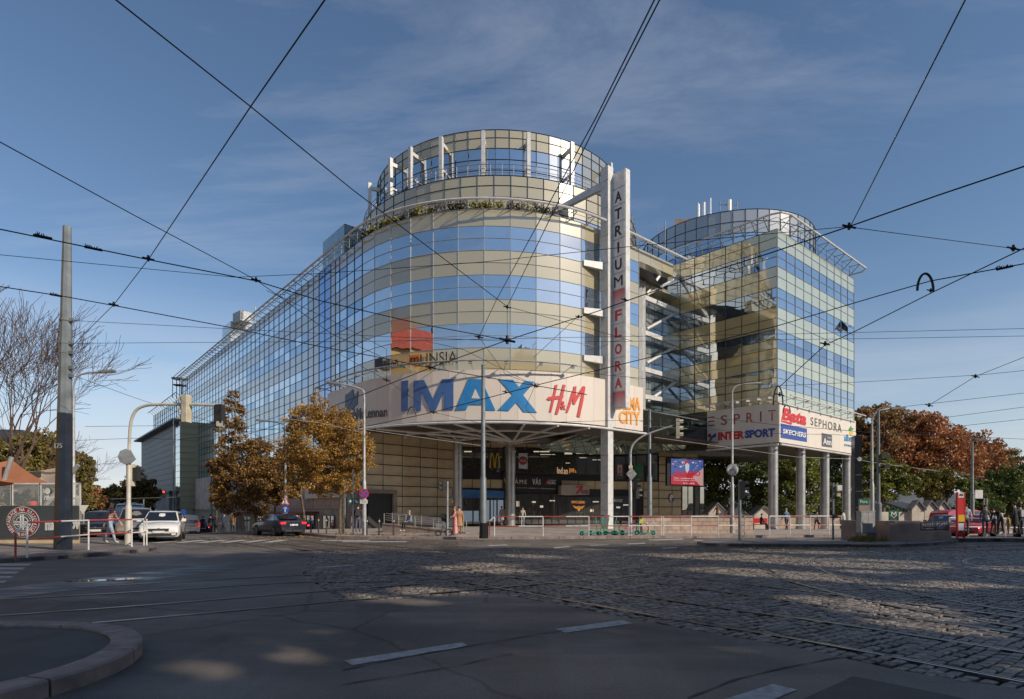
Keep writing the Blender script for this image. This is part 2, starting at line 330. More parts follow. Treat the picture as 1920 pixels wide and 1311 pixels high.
def sheet(name, poly, zoff, mt, step=3.0, parent=None, thick=0.0, kind='structure', mats=None):
 bm = bmesh.new(); vv = [bm.verts.new((x, y, 0)) for x, y in poly]; f = bm.faces.new(vv); f.normal_update()
 if f.normal.z < 0: f.normal_flip()
 x0, x1 = min(p[0] for p in poly), max(p[0] for p in poly); y0, y1 = min(p[1] for p in poly), max(p[1] for p in poly)
 bmesh.ops.triangulate(bm, faces=bm.faces[:])
 k = math.floor(x0/step)*step+step
 while k < x1:
  bmesh.ops.bisect_plane(bm, geom=bm.verts[:]+bm.edges[:]+bm.faces[:], plane_co=(k+.013, 0, 0), plane_no=(1, 0, 0), dist=1e-5); k += step
 k = math.floor(y0/step)*step+step
 while k < y1:
  bmesh.ops.bisect_plane(bm, geom=bm.verts[:]+bm.edges[:]+bm.faces[:], plane_co=(0, k+.017, 0), plane_no=(0, 1, 0), dist=1e-5); k += step
 bmesh.ops.remove_doubles(bm, verts=bm.verts, dist=1e-4)
 for v in bm.verts: v.co.z = hgt(v.co.x, v.co.y)+zoff
 if thick:
  be = [e for e in bm.edges if len(e.link_faces) == 1]
  r = bmesh.ops.extrude_edge_only(bm, edges=be)
  for e in r['geom']:
   if isinstance(e, bmesh.types.BMVert): e.co.z -= thick
 me = bpy.data.meshes.new(name); bm.to_mesh(me); bm.free(); me.materials.append(mt)
 o = bpy.data.objects.new(name, me); COL.objects.link(o)
 if parent: o.parent = parent
 if kind and not parent: o['kind'] = kind
 return o
cb = [(16, -8), (9.0, -.4), (4.54, 5.35), (3.85, 6.0), (3.3, 7.0), (2.3, 8.1), (.95, 9.9), (-.27, 11.44), (-2.97, 10.5), (-5.15, 14.8), (-7.2, 22), (-9.2, 24.8), (-15, 27.0), (-18.0, 31.5)]
ct = [(-15.7, 31.9), (-9, 31.3), (-2.7, 30.4), (-2.2, 24.6), (8.3, 26.0), (16.5, 25.2), (21.3, 28.7), (34, 31.5), (62, 40)]
asph = sheet('asphalt_road', cb+[(-19.5, 34), (-24, 28), (-40, 20), (-60, 10), (-60, -25), (20, -25)], 0, MT['asphalt'])
road_n = sheet('asphalt_road', [ct[2], (-16.2, 32.0), (-16.2, 33.6), (-9, 33.6), (-2, 33), (19, 36), (30, 42), (75, 81), (95, 60), (62, 40.02), (34, 31.52), (21.3, 28.72), (16.5, 25.22), (8.3, 26.02), (-2.2, 24.62)], 0, MT['asphalt'])
Kp = lambda t, o=0: (-9.3-.6334*t-.7738*o, 33.4+.7738*t-.6334*o)     # right kerb of the side street, o = metres into the road
street = sheet('asphalt_street', [Kp(0, -3), Kp(0, 1), (-16.22, 32.0), (-18.2, 31.7), (-19.5, 34), Kp(6, 12), Kp(40, 11), Kp(150, 11), Kp(240, 11), Kp(240, -1), Kp(40, -1), Kp(4, -1)], 0.002, MT['asphalt'], step=4)
cobbles = sheet('cobbled_road', cb+[(-15.7, 31.9)]+ct[2:]+[(70, 20), (60, -8)], -.045, MT['joint'])
def inside(x, y, poly):
 c = False; n = len(poly); j = n-1
 for i in range(n):
  xi, yi = poly[i]; xj, yj = poly[j]
  if (yi > y) != (yj > y) and x < (xj-xi)*(y-yi)/(yj-yi)+xi: c = not c
  j = i
 return c
cpoly = cb+ct+[(70, 20), (60, -8)]
def D_edge(x, y): return y
YS = 23.0
farp = [(-7.4, YS), (-9.2, 24.8), (-15, 27.0), (-18.0, 31.5), (-15.7, 31.9), (-9, 31.3), (-2.7, 30.4), (-2.2, 24.6), (8.3, 26.0), (16.5, 25.2), (21.3, 28.7), (34, 31.5), (62, 40), (70, YS)]
fc = sheet('cobbled_surface', farp, -.004, MT['cobble_far'], parent=None); fc['kind'] = 'structure'
# -- tram rails (paths on the ground)
def gpath(pts, n=8):   # Catmull-Rom through ground points
 P = [Vector((p[0], p[1])) for p in pts]; P = [P[0]*2-P[1]]+P+[P[-1]*2-P[-2]]; r = []
 for i in range(1, len(P)-2):
  for k in range(n):
   t = k/n; a, b, c, d = P[i-1], P[i], P[i+1], P[i+2]
   r.append(.5*((2*b)+(c-a)*t+(2*a-5*b+4*c-d)*t*t+(3*b-a-3*c+d)*t**3))
 r.append(P[-2]); return r
def offset(path, o):
 r = []
 for i, p in enumerate(path):
  t = (path[min(i+1, len(path)-1)]-path[max(i-1, 0)]).normalized(); r.append(p+Vector((t.y, -t.x))*o)
 return r
def cxy(pxs): return [GP(*p) for p in pxs]
T = {}
T['a'] = [(-14.5, 9.7)]+cxy([(0, 1115.5), (300, 1100), (567, 1085), (813, 1079)])+[(5.2, 20.4), (14, 25.6), (24, 31.3), (45, 44)]
T['b'] = [(-14, 4.9), (-7.2, 8.5), (-3.2, 11.2), (2.6, 15.1), (8.5, 18.9), (16, 23.2), (24, 27.2), (40, 34.6)]
T['c'] = [(12, -5.2), (5.2, 6.2), (2.7, 9.5), (-.8, 14.1), (-5.9, 20.5), (-11, 27.2), (-17.6, 35.5), (-30, 51)]
T['d'] = [(14.5, -4.2), (7.05, 8.3), (3.8, 13.4), (1.0, 17.2), (-3.3, 22.6), (-8.6, 29), (-15.2, 37.2), (-27.5, 52.8)]
T['e'] = [(14.6, -4.0), (10.2, 3.6), (7.4, 8.8), (6.9, 12.0), (7.2, 15.0), (8.7, 19.2), (11.4, 22.4), (15.8, 23.9), (22, 26.2), (38, 32.6)]
T['f'] = [(17.5, -3.0), (13.8, 8), (12.0, 12.5), (12.2, 16.5), (14.1, 19.8), (18, 21.4), (26, 22.6), (42, 25)]
rail_lines = []
GA = 1.435/2
for k, pts in T.items():
 base = gpath(pts, 10)
 for s in (-GA, GA):
  rail_lines.append(offset(base, s))
m_r = []
for rl in rail_lines:
 m = MB()
 for i in range(len(rl)-1):
  a, b = rl[i], rl[i+1]
  if (a.y < 2 and b.y < 2): continue
  ta = (rl[min(i+1, len(rl)-1)]-rl[max(i-1, 0)]).normalized(); tb = (rl[min(i+2, len(rl)-1)]-rl[i]).normalized()
  na, nb = Vector((ta.y, -ta.x)), Vector((tb.y, -tb.x))
  def q(o0, o1, z, mi):
   p = [a+na*o0, b+nb*o0, b+nb*o1, a+na*o1]
   m.quad(*[(v.x, v.y, hgt(v.x, v.y)+z) for v in p], mi)
  q(-.05, .05, .006, 1); q(-.045, -.01, .0095, 0); q(.028, .045, .0095, 0)
 o = m.build('tram_rail', [MT['rail'], MT['groove']]); o['kind'] = 'structure'
# -- setts: real stones near the camera
rp = np.array([[p.x, p.y] for rl in rail_lines for p in rl])
seg_a = np.array([[rl[i].x, rl[i].y] for rl in rail_lines for i in range(len(rl)-1)]); seg_b = np.array([[rl[i+1].x, rl[i+1].y] for rl in rail_lines for i in range(len(rl)-1)])
def rail_dist(x, y):
 p = np.array([x, y]); d = seg_b-seg_a; t = np.clip(((p-seg_a)*d).sum(1)/(d*d).sum(1), 0, 1); q = seg_a+d*t[:, None]; return np.sqrt(((q-p)**2).sum(1)).min()
r1 = Vector((.585, -.811)); r2 = Vector((.811, .585)); setts = []
O = Vector((4, 8)); rowh = .135
rr = random.Random(3)
for i in range(-190, 120):
 t = -rr.random()*.2-45
 while t < 32:
  L_ = rr.uniform(.15, .225); c = O+r1*(i*rowh)+r2*(t+L_/2); t += L_
  wob = .035*math.sin(t*1.1+i*.13)+.02*math.sin(t*3.3+i)
  c = c+r1*wob
  x, y = c
  if y < 3.9 or y > YS+.1 or abs(x) > .9*y+1.0: continue
  if not inside(x, y, cpoly): continue
  setts.append((x, y, L_, rowh))
keep = []
for s in setts:
 if s[1] < 16 and rail_dist(s[0], s[1]) < .075: continue
 keep.append(s)
keep.sort(key=lambda s: s[1])
def sett_pts(L_, Wd, r, z0=-.05, zt=None):
 a, b = L_/2-.010-r.random()*.009, Wd/2-.009-r.random()*.007; zt = r.uniform(-.006, .008) if zt is None else zt; tz = [zt+r.uniform(-.005, .005) for _ in range(4)]
 sk = [r.uniform(-.008, .008) for _ in range(8)]
 lo = [(-a+sk[0], -b+sk[1]), (a+sk[2], -b+sk[3]), (a+sk[4], b+sk[5]), (-a+sk[6], b+sk[7])]
 pts = [(x, y, z0) for x, y in lo]+[(x, y, z-.009) for (x, y), z in zip(lo, tz)]+[(x*.87, y*.80, z) for (x, y), z in zip(lo, tz)]
 fs = [(0, 1, 5, 4), (1, 2, 6, 5), (2, 3, 7, 6), (3, 0, 4, 7), (4, 5, 9, 8), (5, 6, 10, 9), (6, 7, 11, 10), (7, 4, 8, 11), (8, 9, 10, 11)]
 return pts, fs
protos = []
for k in range(14):
 pts, fs = sett_pts(.19, rowh, random.Random(50+k)); me = bpy.data.meshes.new('sett'); me.from_pydata(pts, [], fs); me.materials.append(MT['sett']); protos.append(me)
ang = math.atan2(r2.y, r2.x)
for k, s in enumerate(keep[:300]):
 o = bpy.data.objects.new('sett', protos[k % 14]); COL.objects.link(o); o.parent = cobbles; o.location = (s[0], s[1], 0); o.rotation_euler = (0, 0, ang); o.scale = (s[2]/.19, 1, 1)
m = MB(); co, si = math.cos(ang), math.sin(ang)
for s in keep[300:]:
 pts, fs = sett_pts(s[2], s[3], rr)
 hz = hgt(s[0], s[1]) if s[1] > 20 else 0
 m.add([(s[0]+x*co-y*si, s[1]+x*si+y*co, z+hz) for x, y, z in pts], fs)
o = m.build('sett_field', MT['sett'], cobbles); o['kind'] = 'stuff'
print('setts', len(keep))
# -- pavements and kerbs
def kerb_row(parent, pts, mt, wd=.28, ht=.13, L_=1.0, side=1, z0=0):
 """row of kerb stones along a ground polyline; the stone lies on the 'side' of the line"""
 P = [Vector(p) for p in pts]; acc = [0]
 for i in range(len(P)-1): acc.append(acc[-1]+(P[i+1]-P[i]).length)
 def at(s):
  for i in range(len(P)-1):
   if s <= acc[i+1] or i == len(P)-2: return P[i].lerp(P[i+1], (s-acc[i])/max(1e-6, acc[i+1]-acc[i]))
 def nor(s):
  a, b = at(max(0, s-.15)), at(min(acc[-1], s+.15)); t = (b-a).normalized(); return Vector((t.y, -t.x))*side
 n = max(1, int(acc[-1]/L_)); st = acc[-1]/n
 for i in range(n):
  k = max(1, int(st/.35)) if len(P) > 3 else 1; m = MB(); rows = []
  g = .013; jz = random.uniform(-.004, .004)
  for j in range(k+1):
   s = i*st+g+(st-2*g)*j/k; p = at(s); nn = nor(s)*wd; z = hgt(p.x, p.y)+z0
   rows.append([(p.x, p.y, z-.08), (p.x, p.y, z+ht-.02+jz), (p.x+nn.x*.08, p.y+nn.y*.08, z+ht+jz), (p.x+nn.x, p.y+nn.y, z+ht+jz), (p.x+nn.x, p.y+nn.y, z-.08)])
  vs = [v for r in rows for v in r]; fs = []
  for j in range(k):
   for q in range(4): fs.append((j*5+q, j*5+q+1, (j+1)*5+q+1, (j+1)*5+q))
  fs += [tuple(range(5)), tuple(k*5+q for q in reversed(range(5)))]
  m.add(vs, fs); m.build('kerb_stone', mt, parent)
pk = [Kp(90), Kp(60), Kp(30), Kp(12), Kp(4), (-9.6, 33.5), (-8.0, 33.0), (-5, 32.5), (-1.74, 32.3), (6, 33.2), (12, 34.0), (19.1, 35.0), (26, 38.5), (40, 51), (70, 80)]
plaza = sheet('plaza_pavement', pk+[(60, 140), (-40, 170), (-75, 150)], .125, MT['paving'], step=4, thick=.2)
kerb_row(plaza, [Kp(60), Kp(30), Kp(12), Kp(4), (-9.6, 33.5), (-8.0, 33.0), (-5, 32.5), (-1.74, 32.3), (6, 33.2), (12, 34.0), (19.1, 35.0), (26, 38.5), (40, 51)], MT['kerb'], ht=.135, L_=1.3, side=1)
lk = [(-40, 11), (-24, 15.2), (-17.2, 16.9), (-15.6, 17.6), (-14.5, 19.2), (-13.9, 21.2), (-13.75, 22.8), (-14.2, 24.2), (-15.5, 25.6), (-17.6, 27.3), (-19.9, 30.4)]+[Kp(t, 10.6) for t in (8, 20, 40, 80)]
leftp = sheet('corner_pavement', lk+[(-150, 110), (-150, 5)], .125, MT['paving_d'], step=4, thick=.2)
kerb_row(leftp, lk[1:13], MT['kerb_d'], ht=.135, L_=1.1, side=-1)
isl = [(8.5, 26.4), (8.9, 25.9), (12, 25.75), (16, 25.4), (18.5, 26.6), (21.5, 29.0), (22, 31.2), (15, 31.0), (10, 30.2), (8.6, 28.0)]
island = sheet('traffic_island', isl, .115, MT['paving_d'], step=3, thick=.2)
kerb_row(island, isl[:6], MT['kerb_d'], ht=.13, L_=1.0, side=-1)
tp = [(20.2, 29.3), (24.5, 29.6), (32, 30.5), (44, 33.5), (44, 36.2), (32, 33.2), (24, 32.4), (20.6, 32.2)]
plat = sheet('tram_platform', tp, .17, MT['paving_d'], step=3, thick=.25)
kerb_row(plat, tp[:4], MT['kerb_d'], ht=.18, L_=1.0, side=-1)
ci = Vector((-5.98, 5.72)); R_ = 2.12; arc = [(-16, ci.y+R_), (-11, ci.y+R_), (-8, ci.y+R_)]+[(ci.x+R_*math.cos(a), ci.y+R_*math.sin(a)) for a in np.linspace(PI/2, -PI/2, 22)]+[(-9, ci.y-R_), (-16, ci.y-R_)]
ins = [(-16, ci.y+R_-.30)]+[(ci.x+(R_-.30)*math.cos(a), ci.y+(R_-.30)*math.sin(a)) for a in np.linspace(PI/2, -PI/2, 30)]+[(-16, ci.y-R_+.30)]
refuge = sheet('refuge_island', ins, .125, MT['island'], step=4, thick=.2)
kerb_row(refuge, arc, MT['kerb'], wd=.30, ht=.15, L_=1.15, side=1)
hc = Vector((18.6, 18.6)); hp = [(hc.x+2.5*math.cos(a)*1.0, hc.y+1.5*math.sin(a)) for a in np.linspace(PI/2, 3*PI/2, 14)]+[(30, 17.2), (30, 20.3)]
m = MB(); n = len(hp)
for i in range(13):
 a, b = Vector(hp[i]), Vector(hp[i+1]); ca = a+(hc-a).normalized()*.14; cb2 = b+(hc-b).normalized()*.14
 m.quad((a.x, a.y, .014), (b.x, b.y, .014), (cb2.x, cb2.y, .014), (ca.x, ca.y, .014))
for k in range(14):
 x = 16.9+k*.75; m.quad((x, 17.5, .012), (x+.16, 17.5, .012), (x+1.5, 19.8, .012), (x+1.3, 19.8, .012))
o = m.build('painted_hatching', MT['marking']); o['kind'] = 'structure'
# -- painted markings
def mark(pts, z=.006, name='road_marking', mt=None, kind='structure'):
 m = MB(); m.add([(x, y, hgt(x, y)+z) for x, y in pts], [tuple(range(len(pts)))]); o = m.build(name, mt or MT['marking']); o['kind'] = kind; return o
mark(cxy([(645, 1239), (866, 1205), (880, 1212), (660, 1248)]))
mark(cxy([(1042, 1180), (1165, 1163), (1186, 1169), (1060, 1187)]))
mark(cxy([(1355, 1313), (1449, 1283), (1495, 1294), (1440, 1316)]))
for a, b in (((1037, 1027.5), (1067, 1025)), ((1105, 1023), (1140, 1021)), ((1175, 1020.3), (1208, 1018.6)), ((1215, 1013), (1280, 1011)), ((1240, 1028.5), (1268, 1026.5)), ((915, 1023.2), (950, 1022)), ((640, 1061.5), (664, 1060)), ((593, 1064), (660, 1060.5)), ((1300, 1013.5), (1350, 1014.5))):
 (x0, y0), (x1, y1) = a, b; mark(cxy([(x0, y0-.9), (x1, y1-.9), (x1+3, y1+.9), (x0+3, y0+.9)]))
for k in range(5):     # crossing at the left edge
 y0 = 1057+k*7.1+k*k*.25; x1 = 60-k*11.5
 mark(cxy([(-160, y0), (x1, y0), (x1-7, y0+4.0), (-160, y0+4.0)]), z=.008, name='crossing_stripe')
for k in range(15):    # crossing over the mouth of the side street, sunlit
 if k >= 6: continue
 x = -17.2+k*1.02; mark([(x, 28.6+.08*k), (x+.55, 28.6+.08*k), (x+.5, 31.3+.05*k), (x-.05, 31.3+.05*k)], z=.010, name='crossing_stripe')
for a, b, yq in ((600, 690, 1014), (640, 760, 1016.2)): mark(cxy([(a, yq-.9), (b, yq-.9), (b+6, yq+.7), (a+4, yq+.7)]), z=.010, name='crossing_stripe')
MT['seam'] = mat('tar_seam', (.03, .028, .026), .6, var=.2, world=True)
def seam(pxs, wd=.02):
 p = gpath(cxy(pxs), 6); m = MB(); l = [q+Vector((0, wd*(1+.8*math.sin(i*1.7)))) for i, q in enumerate(p)]
 for i in range(len(p)-1): m.quad((p[i].x, p[i].y, .0045), (p[i+1].x, p[i+1].y, .0045), (l[i+1].x, l[i+1].y, .0045), (l[i].x, l[i].y, .0045))
 o = m.build('tar_seam', MT['seam']); o['kind'] = 'structure'
seam([(640, 1258), (760, 1233), (880, 1212), (1010, 1190), (1060, 1182)], .03)
seam([(640, 1285), (840, 1252), (960, 1226)], .02)
seam([(1180, 1170), (1330, 1215), (1500, 1258)], .012)
seam([(1290, 1311), (1400, 1270), (1560, 1236), (1620, 1231)], .03)
MT['patch'] = road_mat('newer_asphalt', (.07, .062, .054))
mark(cxy([(1490, 1318), (1600, 1268), (1760, 1300), (2000, 1352), (1900, 1400), (1500, 1380)]), z=.004, name='asphalt_patch', mt=MT['patch'])
wm = bpy.data.materials.new('wet_film'); wm.use_nodes = True; b = wm.node_tree.nodes['Principled BSDF']; b.inputs['Base Color'].default_value = (.02, .02, .023, 1); b.inputs['Roughness'].default_value = .06
pud = mark(cxy([(115, 1090), (150, 1088.5), (200, 1086.3), (262, 1083), (275, 1083.8), (250, 1086.5), (190, 1089.5), (130, 1092)]), z=.007, name='puddle', mt=wm)
wm2 = bpy.data.materials.new('damp_asphalt'); wm2.use_nodes = True; t = wm2.node_tree; b = t.nodes['Principled BSDF']; b.inputs['Base Color'].default_value = (.052, .048, .044, 1)
g = t.nodes.new('ShaderNodeNewGeometry'); mpn = t.nodes.new('ShaderNodeMapping'); mpn.inputs['Scale'].default_value = (.35, 2.2, 1); mpn.inputs['Rotation'].default_value = (0, 0, -.42); nz = t.nodes.new('ShaderNodeTexNoise'); nz.inputs['Scale'].default_value = 1.1; nz.inputs['Detail'].default_value = 8; nz.inputs['Roughness'].default_value = .7
t.links.new(g.outputs['Position'], mpn.inputs[0]); t.links.new(mpn.outputs[0], nz.inputs['Vector']); mr = t.nodes.new('ShaderNodeMapRange'); mr.inputs[1].default_value = .35; mr.inputs[2].default_value = .62; mr.inputs[3].default_value = .22; mr.inputs[4].default_value = .6; t.links.new(nz.outputs['Fac'], mr.inputs[0]); t.links.new(mr.outputs[0], b.inputs['Roughness'])
bn = t.nodes.new('ShaderNodeTexNoise'); bn.inputs['Scale'].default_value = 150; t.links.new(g.outputs['Position'], bn.inputs['Vector']); bp = t.nodes.new('ShaderNodeBump'); bp.inputs['Strength'].default_value = .4; bp.inputs['Distance'].default_value = .005; t.links.new(bn.outputs['Fac'], bp.inputs['Height']); t.links.new(bp.outputs[0], b.inputs['Normal'])
mark(cxy([(-60, 1112), (60, 1096), (200, 1080), (330, 1066), (430, 1054), (520, 1047), (540, 1052), (420, 1070), (300, 1085), (200, 1098), (60, 1116), (-60, 1128)]), z=.0035, name='damp_patch', mt=wm2)
r = np.random.RandomState(5); MT['dead_leaf'] = mat('fallen_leaf', (.30, .17, .05), .8, isl=.5)
def litter(n, cx_, cy_, sx, sy, label):
 P = []
 for i in range(n):
  x, y = r.normal(cx_, sx), r.normal(cy_, sy); a = r.rand()*6.28; s_ = .03+.035*r.rand(); z = hgt(x, y)+(.142 if inside(x, y, pk+[(60, 140), (-40, 170), (-75, 150)]) or inside(x, y, isl) else .16 if inside(x, y, lk+[(-150, 110), (-150, 5)]) else .018); u = (math.cos(a)*s_, math.sin(a)*s_, .012*r.randn()); v = (-math.sin(a)*s_*.7, math.cos(a)*s_*.7, .012*r.randn())
  P += [(x-u[0], y-u[1], z-u[2]), (x+v[0], y+v[1], z+v[2]), (x+u[0], y+u[1], z+u[2]), (x-v[0], y-v[1], z-v[2])]
 m = MB(); m.add(P, [(4*i, 4*i+1, 4*i+2, 4*i+3) for i in range(n)]); o = m.build('fallen_leaves', MT['dead_leaf'], loc=(cx_, cy_, 0), kind='stuff'); tag(o, label, 'leaves')
litter(900, -10, 34.5, 4, 1.6, 'scattered dry leaves under the plane trees by the corner kerb')
litter(300, 14, 24.5, 5, 1.2, 'dry leaves along the kerb of the traffic island')
# -- curtain wall machinery
A0 = Vector((-12, 48.4)); RD = 13.1; CC = A0-RD*nM
AN0 = math.atan2(nM.y, nM.x); AN1 = math.atan2(nR.y, nR.x)
if AN1 < AN0: AN1 += 2*PI
LA = RD*(AN1-AN0); S1 = CC+RD*nR
def path(s, off=0.0):
 if s < 0: return A0+uM*(-s)+nM*off
 if s > LA: return S1+uR*(s-LA)+nR*off
 a = AN0+s/RD; return CC+Vector((math.cos(a), math.sin(a)))*(RD+off)
def pnorm(s):
 if s < 0: return nM
 if s > LA: return nR
 a = AN0+s/RD; return Vector((math.cos(a), math.sin(a)))
def s_of_px(px, off=0.0, lo=-90, hi=None):
 hi = hi or LA+12; f = lambda s: 960+F*path(s, off).x/path(s, off).y-px
 for _ in range(60):
  md = (lo+hi)/2
  if f(md) > 0: hi = md
  else: lo = md
 return (lo+hi)/2
def z_at(py, D): return EYE+(HZ-py)*D/F
def inv(px, py, off=0.0):
 s = s_of_px(px, off); return s, z_at(py, path(s, off).y)
ub = {}
def unit_box(mt):
 if mt.name not in ub:
  m = MB(); m.box((0, 0, 0), (1, 1, 1)); me = bpy.data.meshes.new('panel'); me.from_pydata(m.v, [], m.f); me.materials.append(mt); ub[mt.name] = me
 return ub[mt.name]
class Panels:
 """collects rectangular panels; the 300 of a kind that show largest become parts, the rest one stuff part"""
 def __init__(s, root): s.root = root; s.l = {}
 def add(s, name, mt, p0, p1, z0, z1, gap=.03, th=.04, jit=.0, out=0.0, tilt=0.0):
  p0, p1 = Vector(p0[:2]), Vector(p1[:2]); d = p1-p0; w_ = d.length; t = d/w_; c = (p0+p1)/2; n = Vector((t.y, -t.x)); c = c+n*out
  zc = (z0+z1)/2; hh = (z1-z0); R = Matrix(((t.x, -n.x, 0), (t.y, -n.y, 0), (0, 0, 1))).to_4x4()
  R = R @ Matrix.Rotation(random.gauss(0, jit), 4, 'Z') @ Matrix.Rotation(random.gauss(0, jit)+tilt, 4, 'X')
  Mx = Matrix.Translation((c.x, c.y, zc)) @ R @ Matrix.Diagonal((w_-gap, th, hh-gap, 1))
  vis = -(c.x*n.x+c.y*n.y); a = 0
  if c.y > 1:
   a = w_*hh*max(0.0, vis/math.hypot(c.x, c.y))/(c.y**2); px = 960+F*c.x/c.y; py = HZ-F*(zc-EYE)/c.y
   if px < -20 or px > 1940 or py < -20: a *= .01
  s.l.setdefault(name, []).append((a, mt, Mx))
 def finish(s, lim=300):
  off = Matrix.Translation(-wloc(s.root))
  for name, l in s.l.items():
   l.sort(key=lambda q: -q[0])
   for a, mt, Mx in l[:lim]:
    o = bpy.data.objects.new(name, unit_box(mt)); COL.objects.link(o); o.parent = s.root; o.matrix_local = off @ Mx
   rest = l[lim:]; mats = []; m = MB()
   for a, mt, Mx in rest:
    if mt not in mats: mats.append(mt)
    p = [Mx @ Vector(v) for v in ((-.5, -.5, -.5), (.5, -.5, -.5), (.5, .5, -.5), (-.5, .5, -.5), (-.5, -.5, .5), (.5, -.5, .5), (.5, .5, .5), (-.5, .5, .5))]
    m.hexa(p, mats.index(mt))
   if rest: o = m.build(name+'_field', mats, s.root); o['kind'] = 'stuff'
# -- lettering
def text_mesh(txt, size=1.0, bold=0.0, shear=0, spacing=1.0, font_scale=1.0):
 c = bpy.data.curves.new('lettering', 'FONT'); c.body = txt; c.size = 1; c.offset = bold; c.shear = shear; c.space_character = spacing; c.resolution_u = 3
 o = bpy.data.objects.new('lettering', c); COL.objects.link(o); dg = bpy.context.evaluated_depsgraph_get(); me = bpy.data.meshes.new_from_object(o.evaluated_get(dg))
 vs = [tuple(v.co[:2]) for v in me.vertices]; fs = [tuple(p.vertices) for p in me.polygons]
 bpy.data.objects.remove(o); bpy.data.meshes.remove(me); bpy.data.curves.remove(c)
 return vs, fs
def fit(vs, x0, x1, y0, y1):
 ax, bx = min(v[0] for v in vs), max(v[0] for v in vs); ay, by = min(v[1] for v in vs), max(v[1] for v in vs)
 return [(x0+(v[0]-ax)/(bx-ax)*(x1-x0), y0+(v[1]-ay)/(by-ay)*(y1-y0)) for v in vs]
def cut2d(vs, fs, step):
 bm = bmesh.new(); bv = [bm.verts.new((x, y, 0)) for x, y in vs]
 for f in fs:
  try: bm.faces.new([bv[i] for i in f])
  except Exception: pass
 x0, x1 = min(v[0] for v in vs), max(v[0] for v in vs); k = x0+step
 while k < x1:
  bmesh.ops.bisect_plane(bm, geom=bm.verts[:]+bm.edges[:]+bm.faces[:], plane_co=(k, 0, 0), plane_no=(1, 0, 0), dist=1e-5); k += step
 bm.verts.index_update(); r = [(v.co.x, v.co.y) for v in bm.verts], [tuple(v.index for v in f.verts) for f in bm.faces]; bm.free(); return r
def letters(name, vs, fs, fr, mt, parent, step=None, out=None):
 """fr(x, y) -> world point; out(x,y) -> outward unit vector; letters are thin solids"""
 if step: vs, fs = cut2d(vs, fs, step)
 a = [Vector(fr(x, y)) for x, y in vs]; n = len(a)
 m = MB();
 from collections import Counter
 ec = Counter(); dirn = {}
 for f in fs:
  for i in range(len(f)):
   e = (f[i], f[(i+1) % len(f)]); k = tuple(sorted(e)); ec[k] += 1; dirn[k] = e
 o = [Vector(out(x, y)) for x, y in vs] if callable(out) else [Vector(out)]*n
 b = [p-q*.04 for p, q in zip(a, o)]
 fl = list(fs)+[(n+e[1], n+e[0], e[0], e[1]) for k, e in dirn.items() if ec[k] == 1]
 m.add(a+b, fl); return m.build(name, mt, parent)
def fas_frame(off):
 return (lambda x, y: (*path(x, off), y)), (lambda x, y: (*pnorm(x), 0))
def fas_text(name, txt, pxa, pya0, pya1, pxb, pyb0, pyb1, off, mt, parent, **k):
 """text on the curved fascia between photo columns pxa and pxb (bottom and top rows given)"""
 sa, za0 = inv(pxa, pya0, off); _, za1 = inv(pxa, pya1, off); sb, zb0 = inv(pxb, pyb0, off); _, zb1 = inv(pxb, pyb1, off)
 vs, fs = text_mesh(txt, **k); vs = fit(vs, 0, 1, 0, 1)
 vs = [(sa+(sb-sa)*x, (za0+(zb0-za0)*x)*(1-y)+(za1+(zb1-za1)*x)*y) for x, y in vs]
 fr, o = fas_frame(off); return letters(name, vs, fs, fr, mt, parent, .35, o)
def fas_poly(name, polys, off, mt, parent):
 for poly in polys:
  pts = [inv(px, py, off) for px, py in poly]; bm = bmesh.new(); bm.faces.new([bm.verts.new((x, y, 0)) for x, y in pts]); bmesh.ops.triangulate(bm, faces=bm.faces[:]); bm.verts.index_update()
  vs = [(v.co.x, v.co.y) for v in bm.verts]; fs = [tuple(v.index for v in f.verts) for f in bm.faces]; bm.free()
  fs = [f if ((vs[f[1]][0]-vs[f[0]][0])*(vs[f[2]][1]-vs[f[0]][1])-(vs[f[1]][1]-vs[f[0]][1])*(vs[f[2]][0]-vs[f[0]][0])) > 0 else f[::-1] for f in fs]
  fr, o = fas_frame(off); letters(name, vs, fs, fr, mt, parent, .35, o)
class Plane:
 def __init__(s, O, t, out=0): s.t = Vector(t).normalized(); s.n = Vector((s.t.y, -s.t.x)); s.O = Vector(O)+s.n*out
 def u(s, px):
  k = (px-960)/F; return (k*s.O.y-s.O.x)/(s.t.x-k*s.t.y)
 def at(s, u, off=0): return s.O+s.t*u+s.n*off
 def uz(s, px, py): u = s.u(px); return u, z_at(py, s.at(u).y)
 def pt(s, px, py, off=0): u, z = s.uz(px, py); p = s.at(u, off); return Vector((p.x, p.y, z))
def pl_text(name, txt, pl, a0, a1, b0, b1, mt, parent, off=.05, **k):
 """a0,a1 left bottom/top (px,py); b0,b1 right bottom/top"""
 (ua, za0), (_, za1), (ub_, zb0), (_, zb1) = pl.uz(*a0), pl.uz(*a1), pl.uz(*b0), pl.uz(*b1)
 vs, fs = text_mesh(txt, **k); vs = fit(vs, 0, 1, 0, 1)
 vs = [(ua+(ub_-ua)*x, (za0+(zb0-za0)*x)*(1-y)+(za1+(zb1-za1)*x)*y) for x, y in vs]
 return letters(name, vs, fs, lambda x, y: (*pl.at(x, off), y), mt, parent, None, (*pl.n, 0))
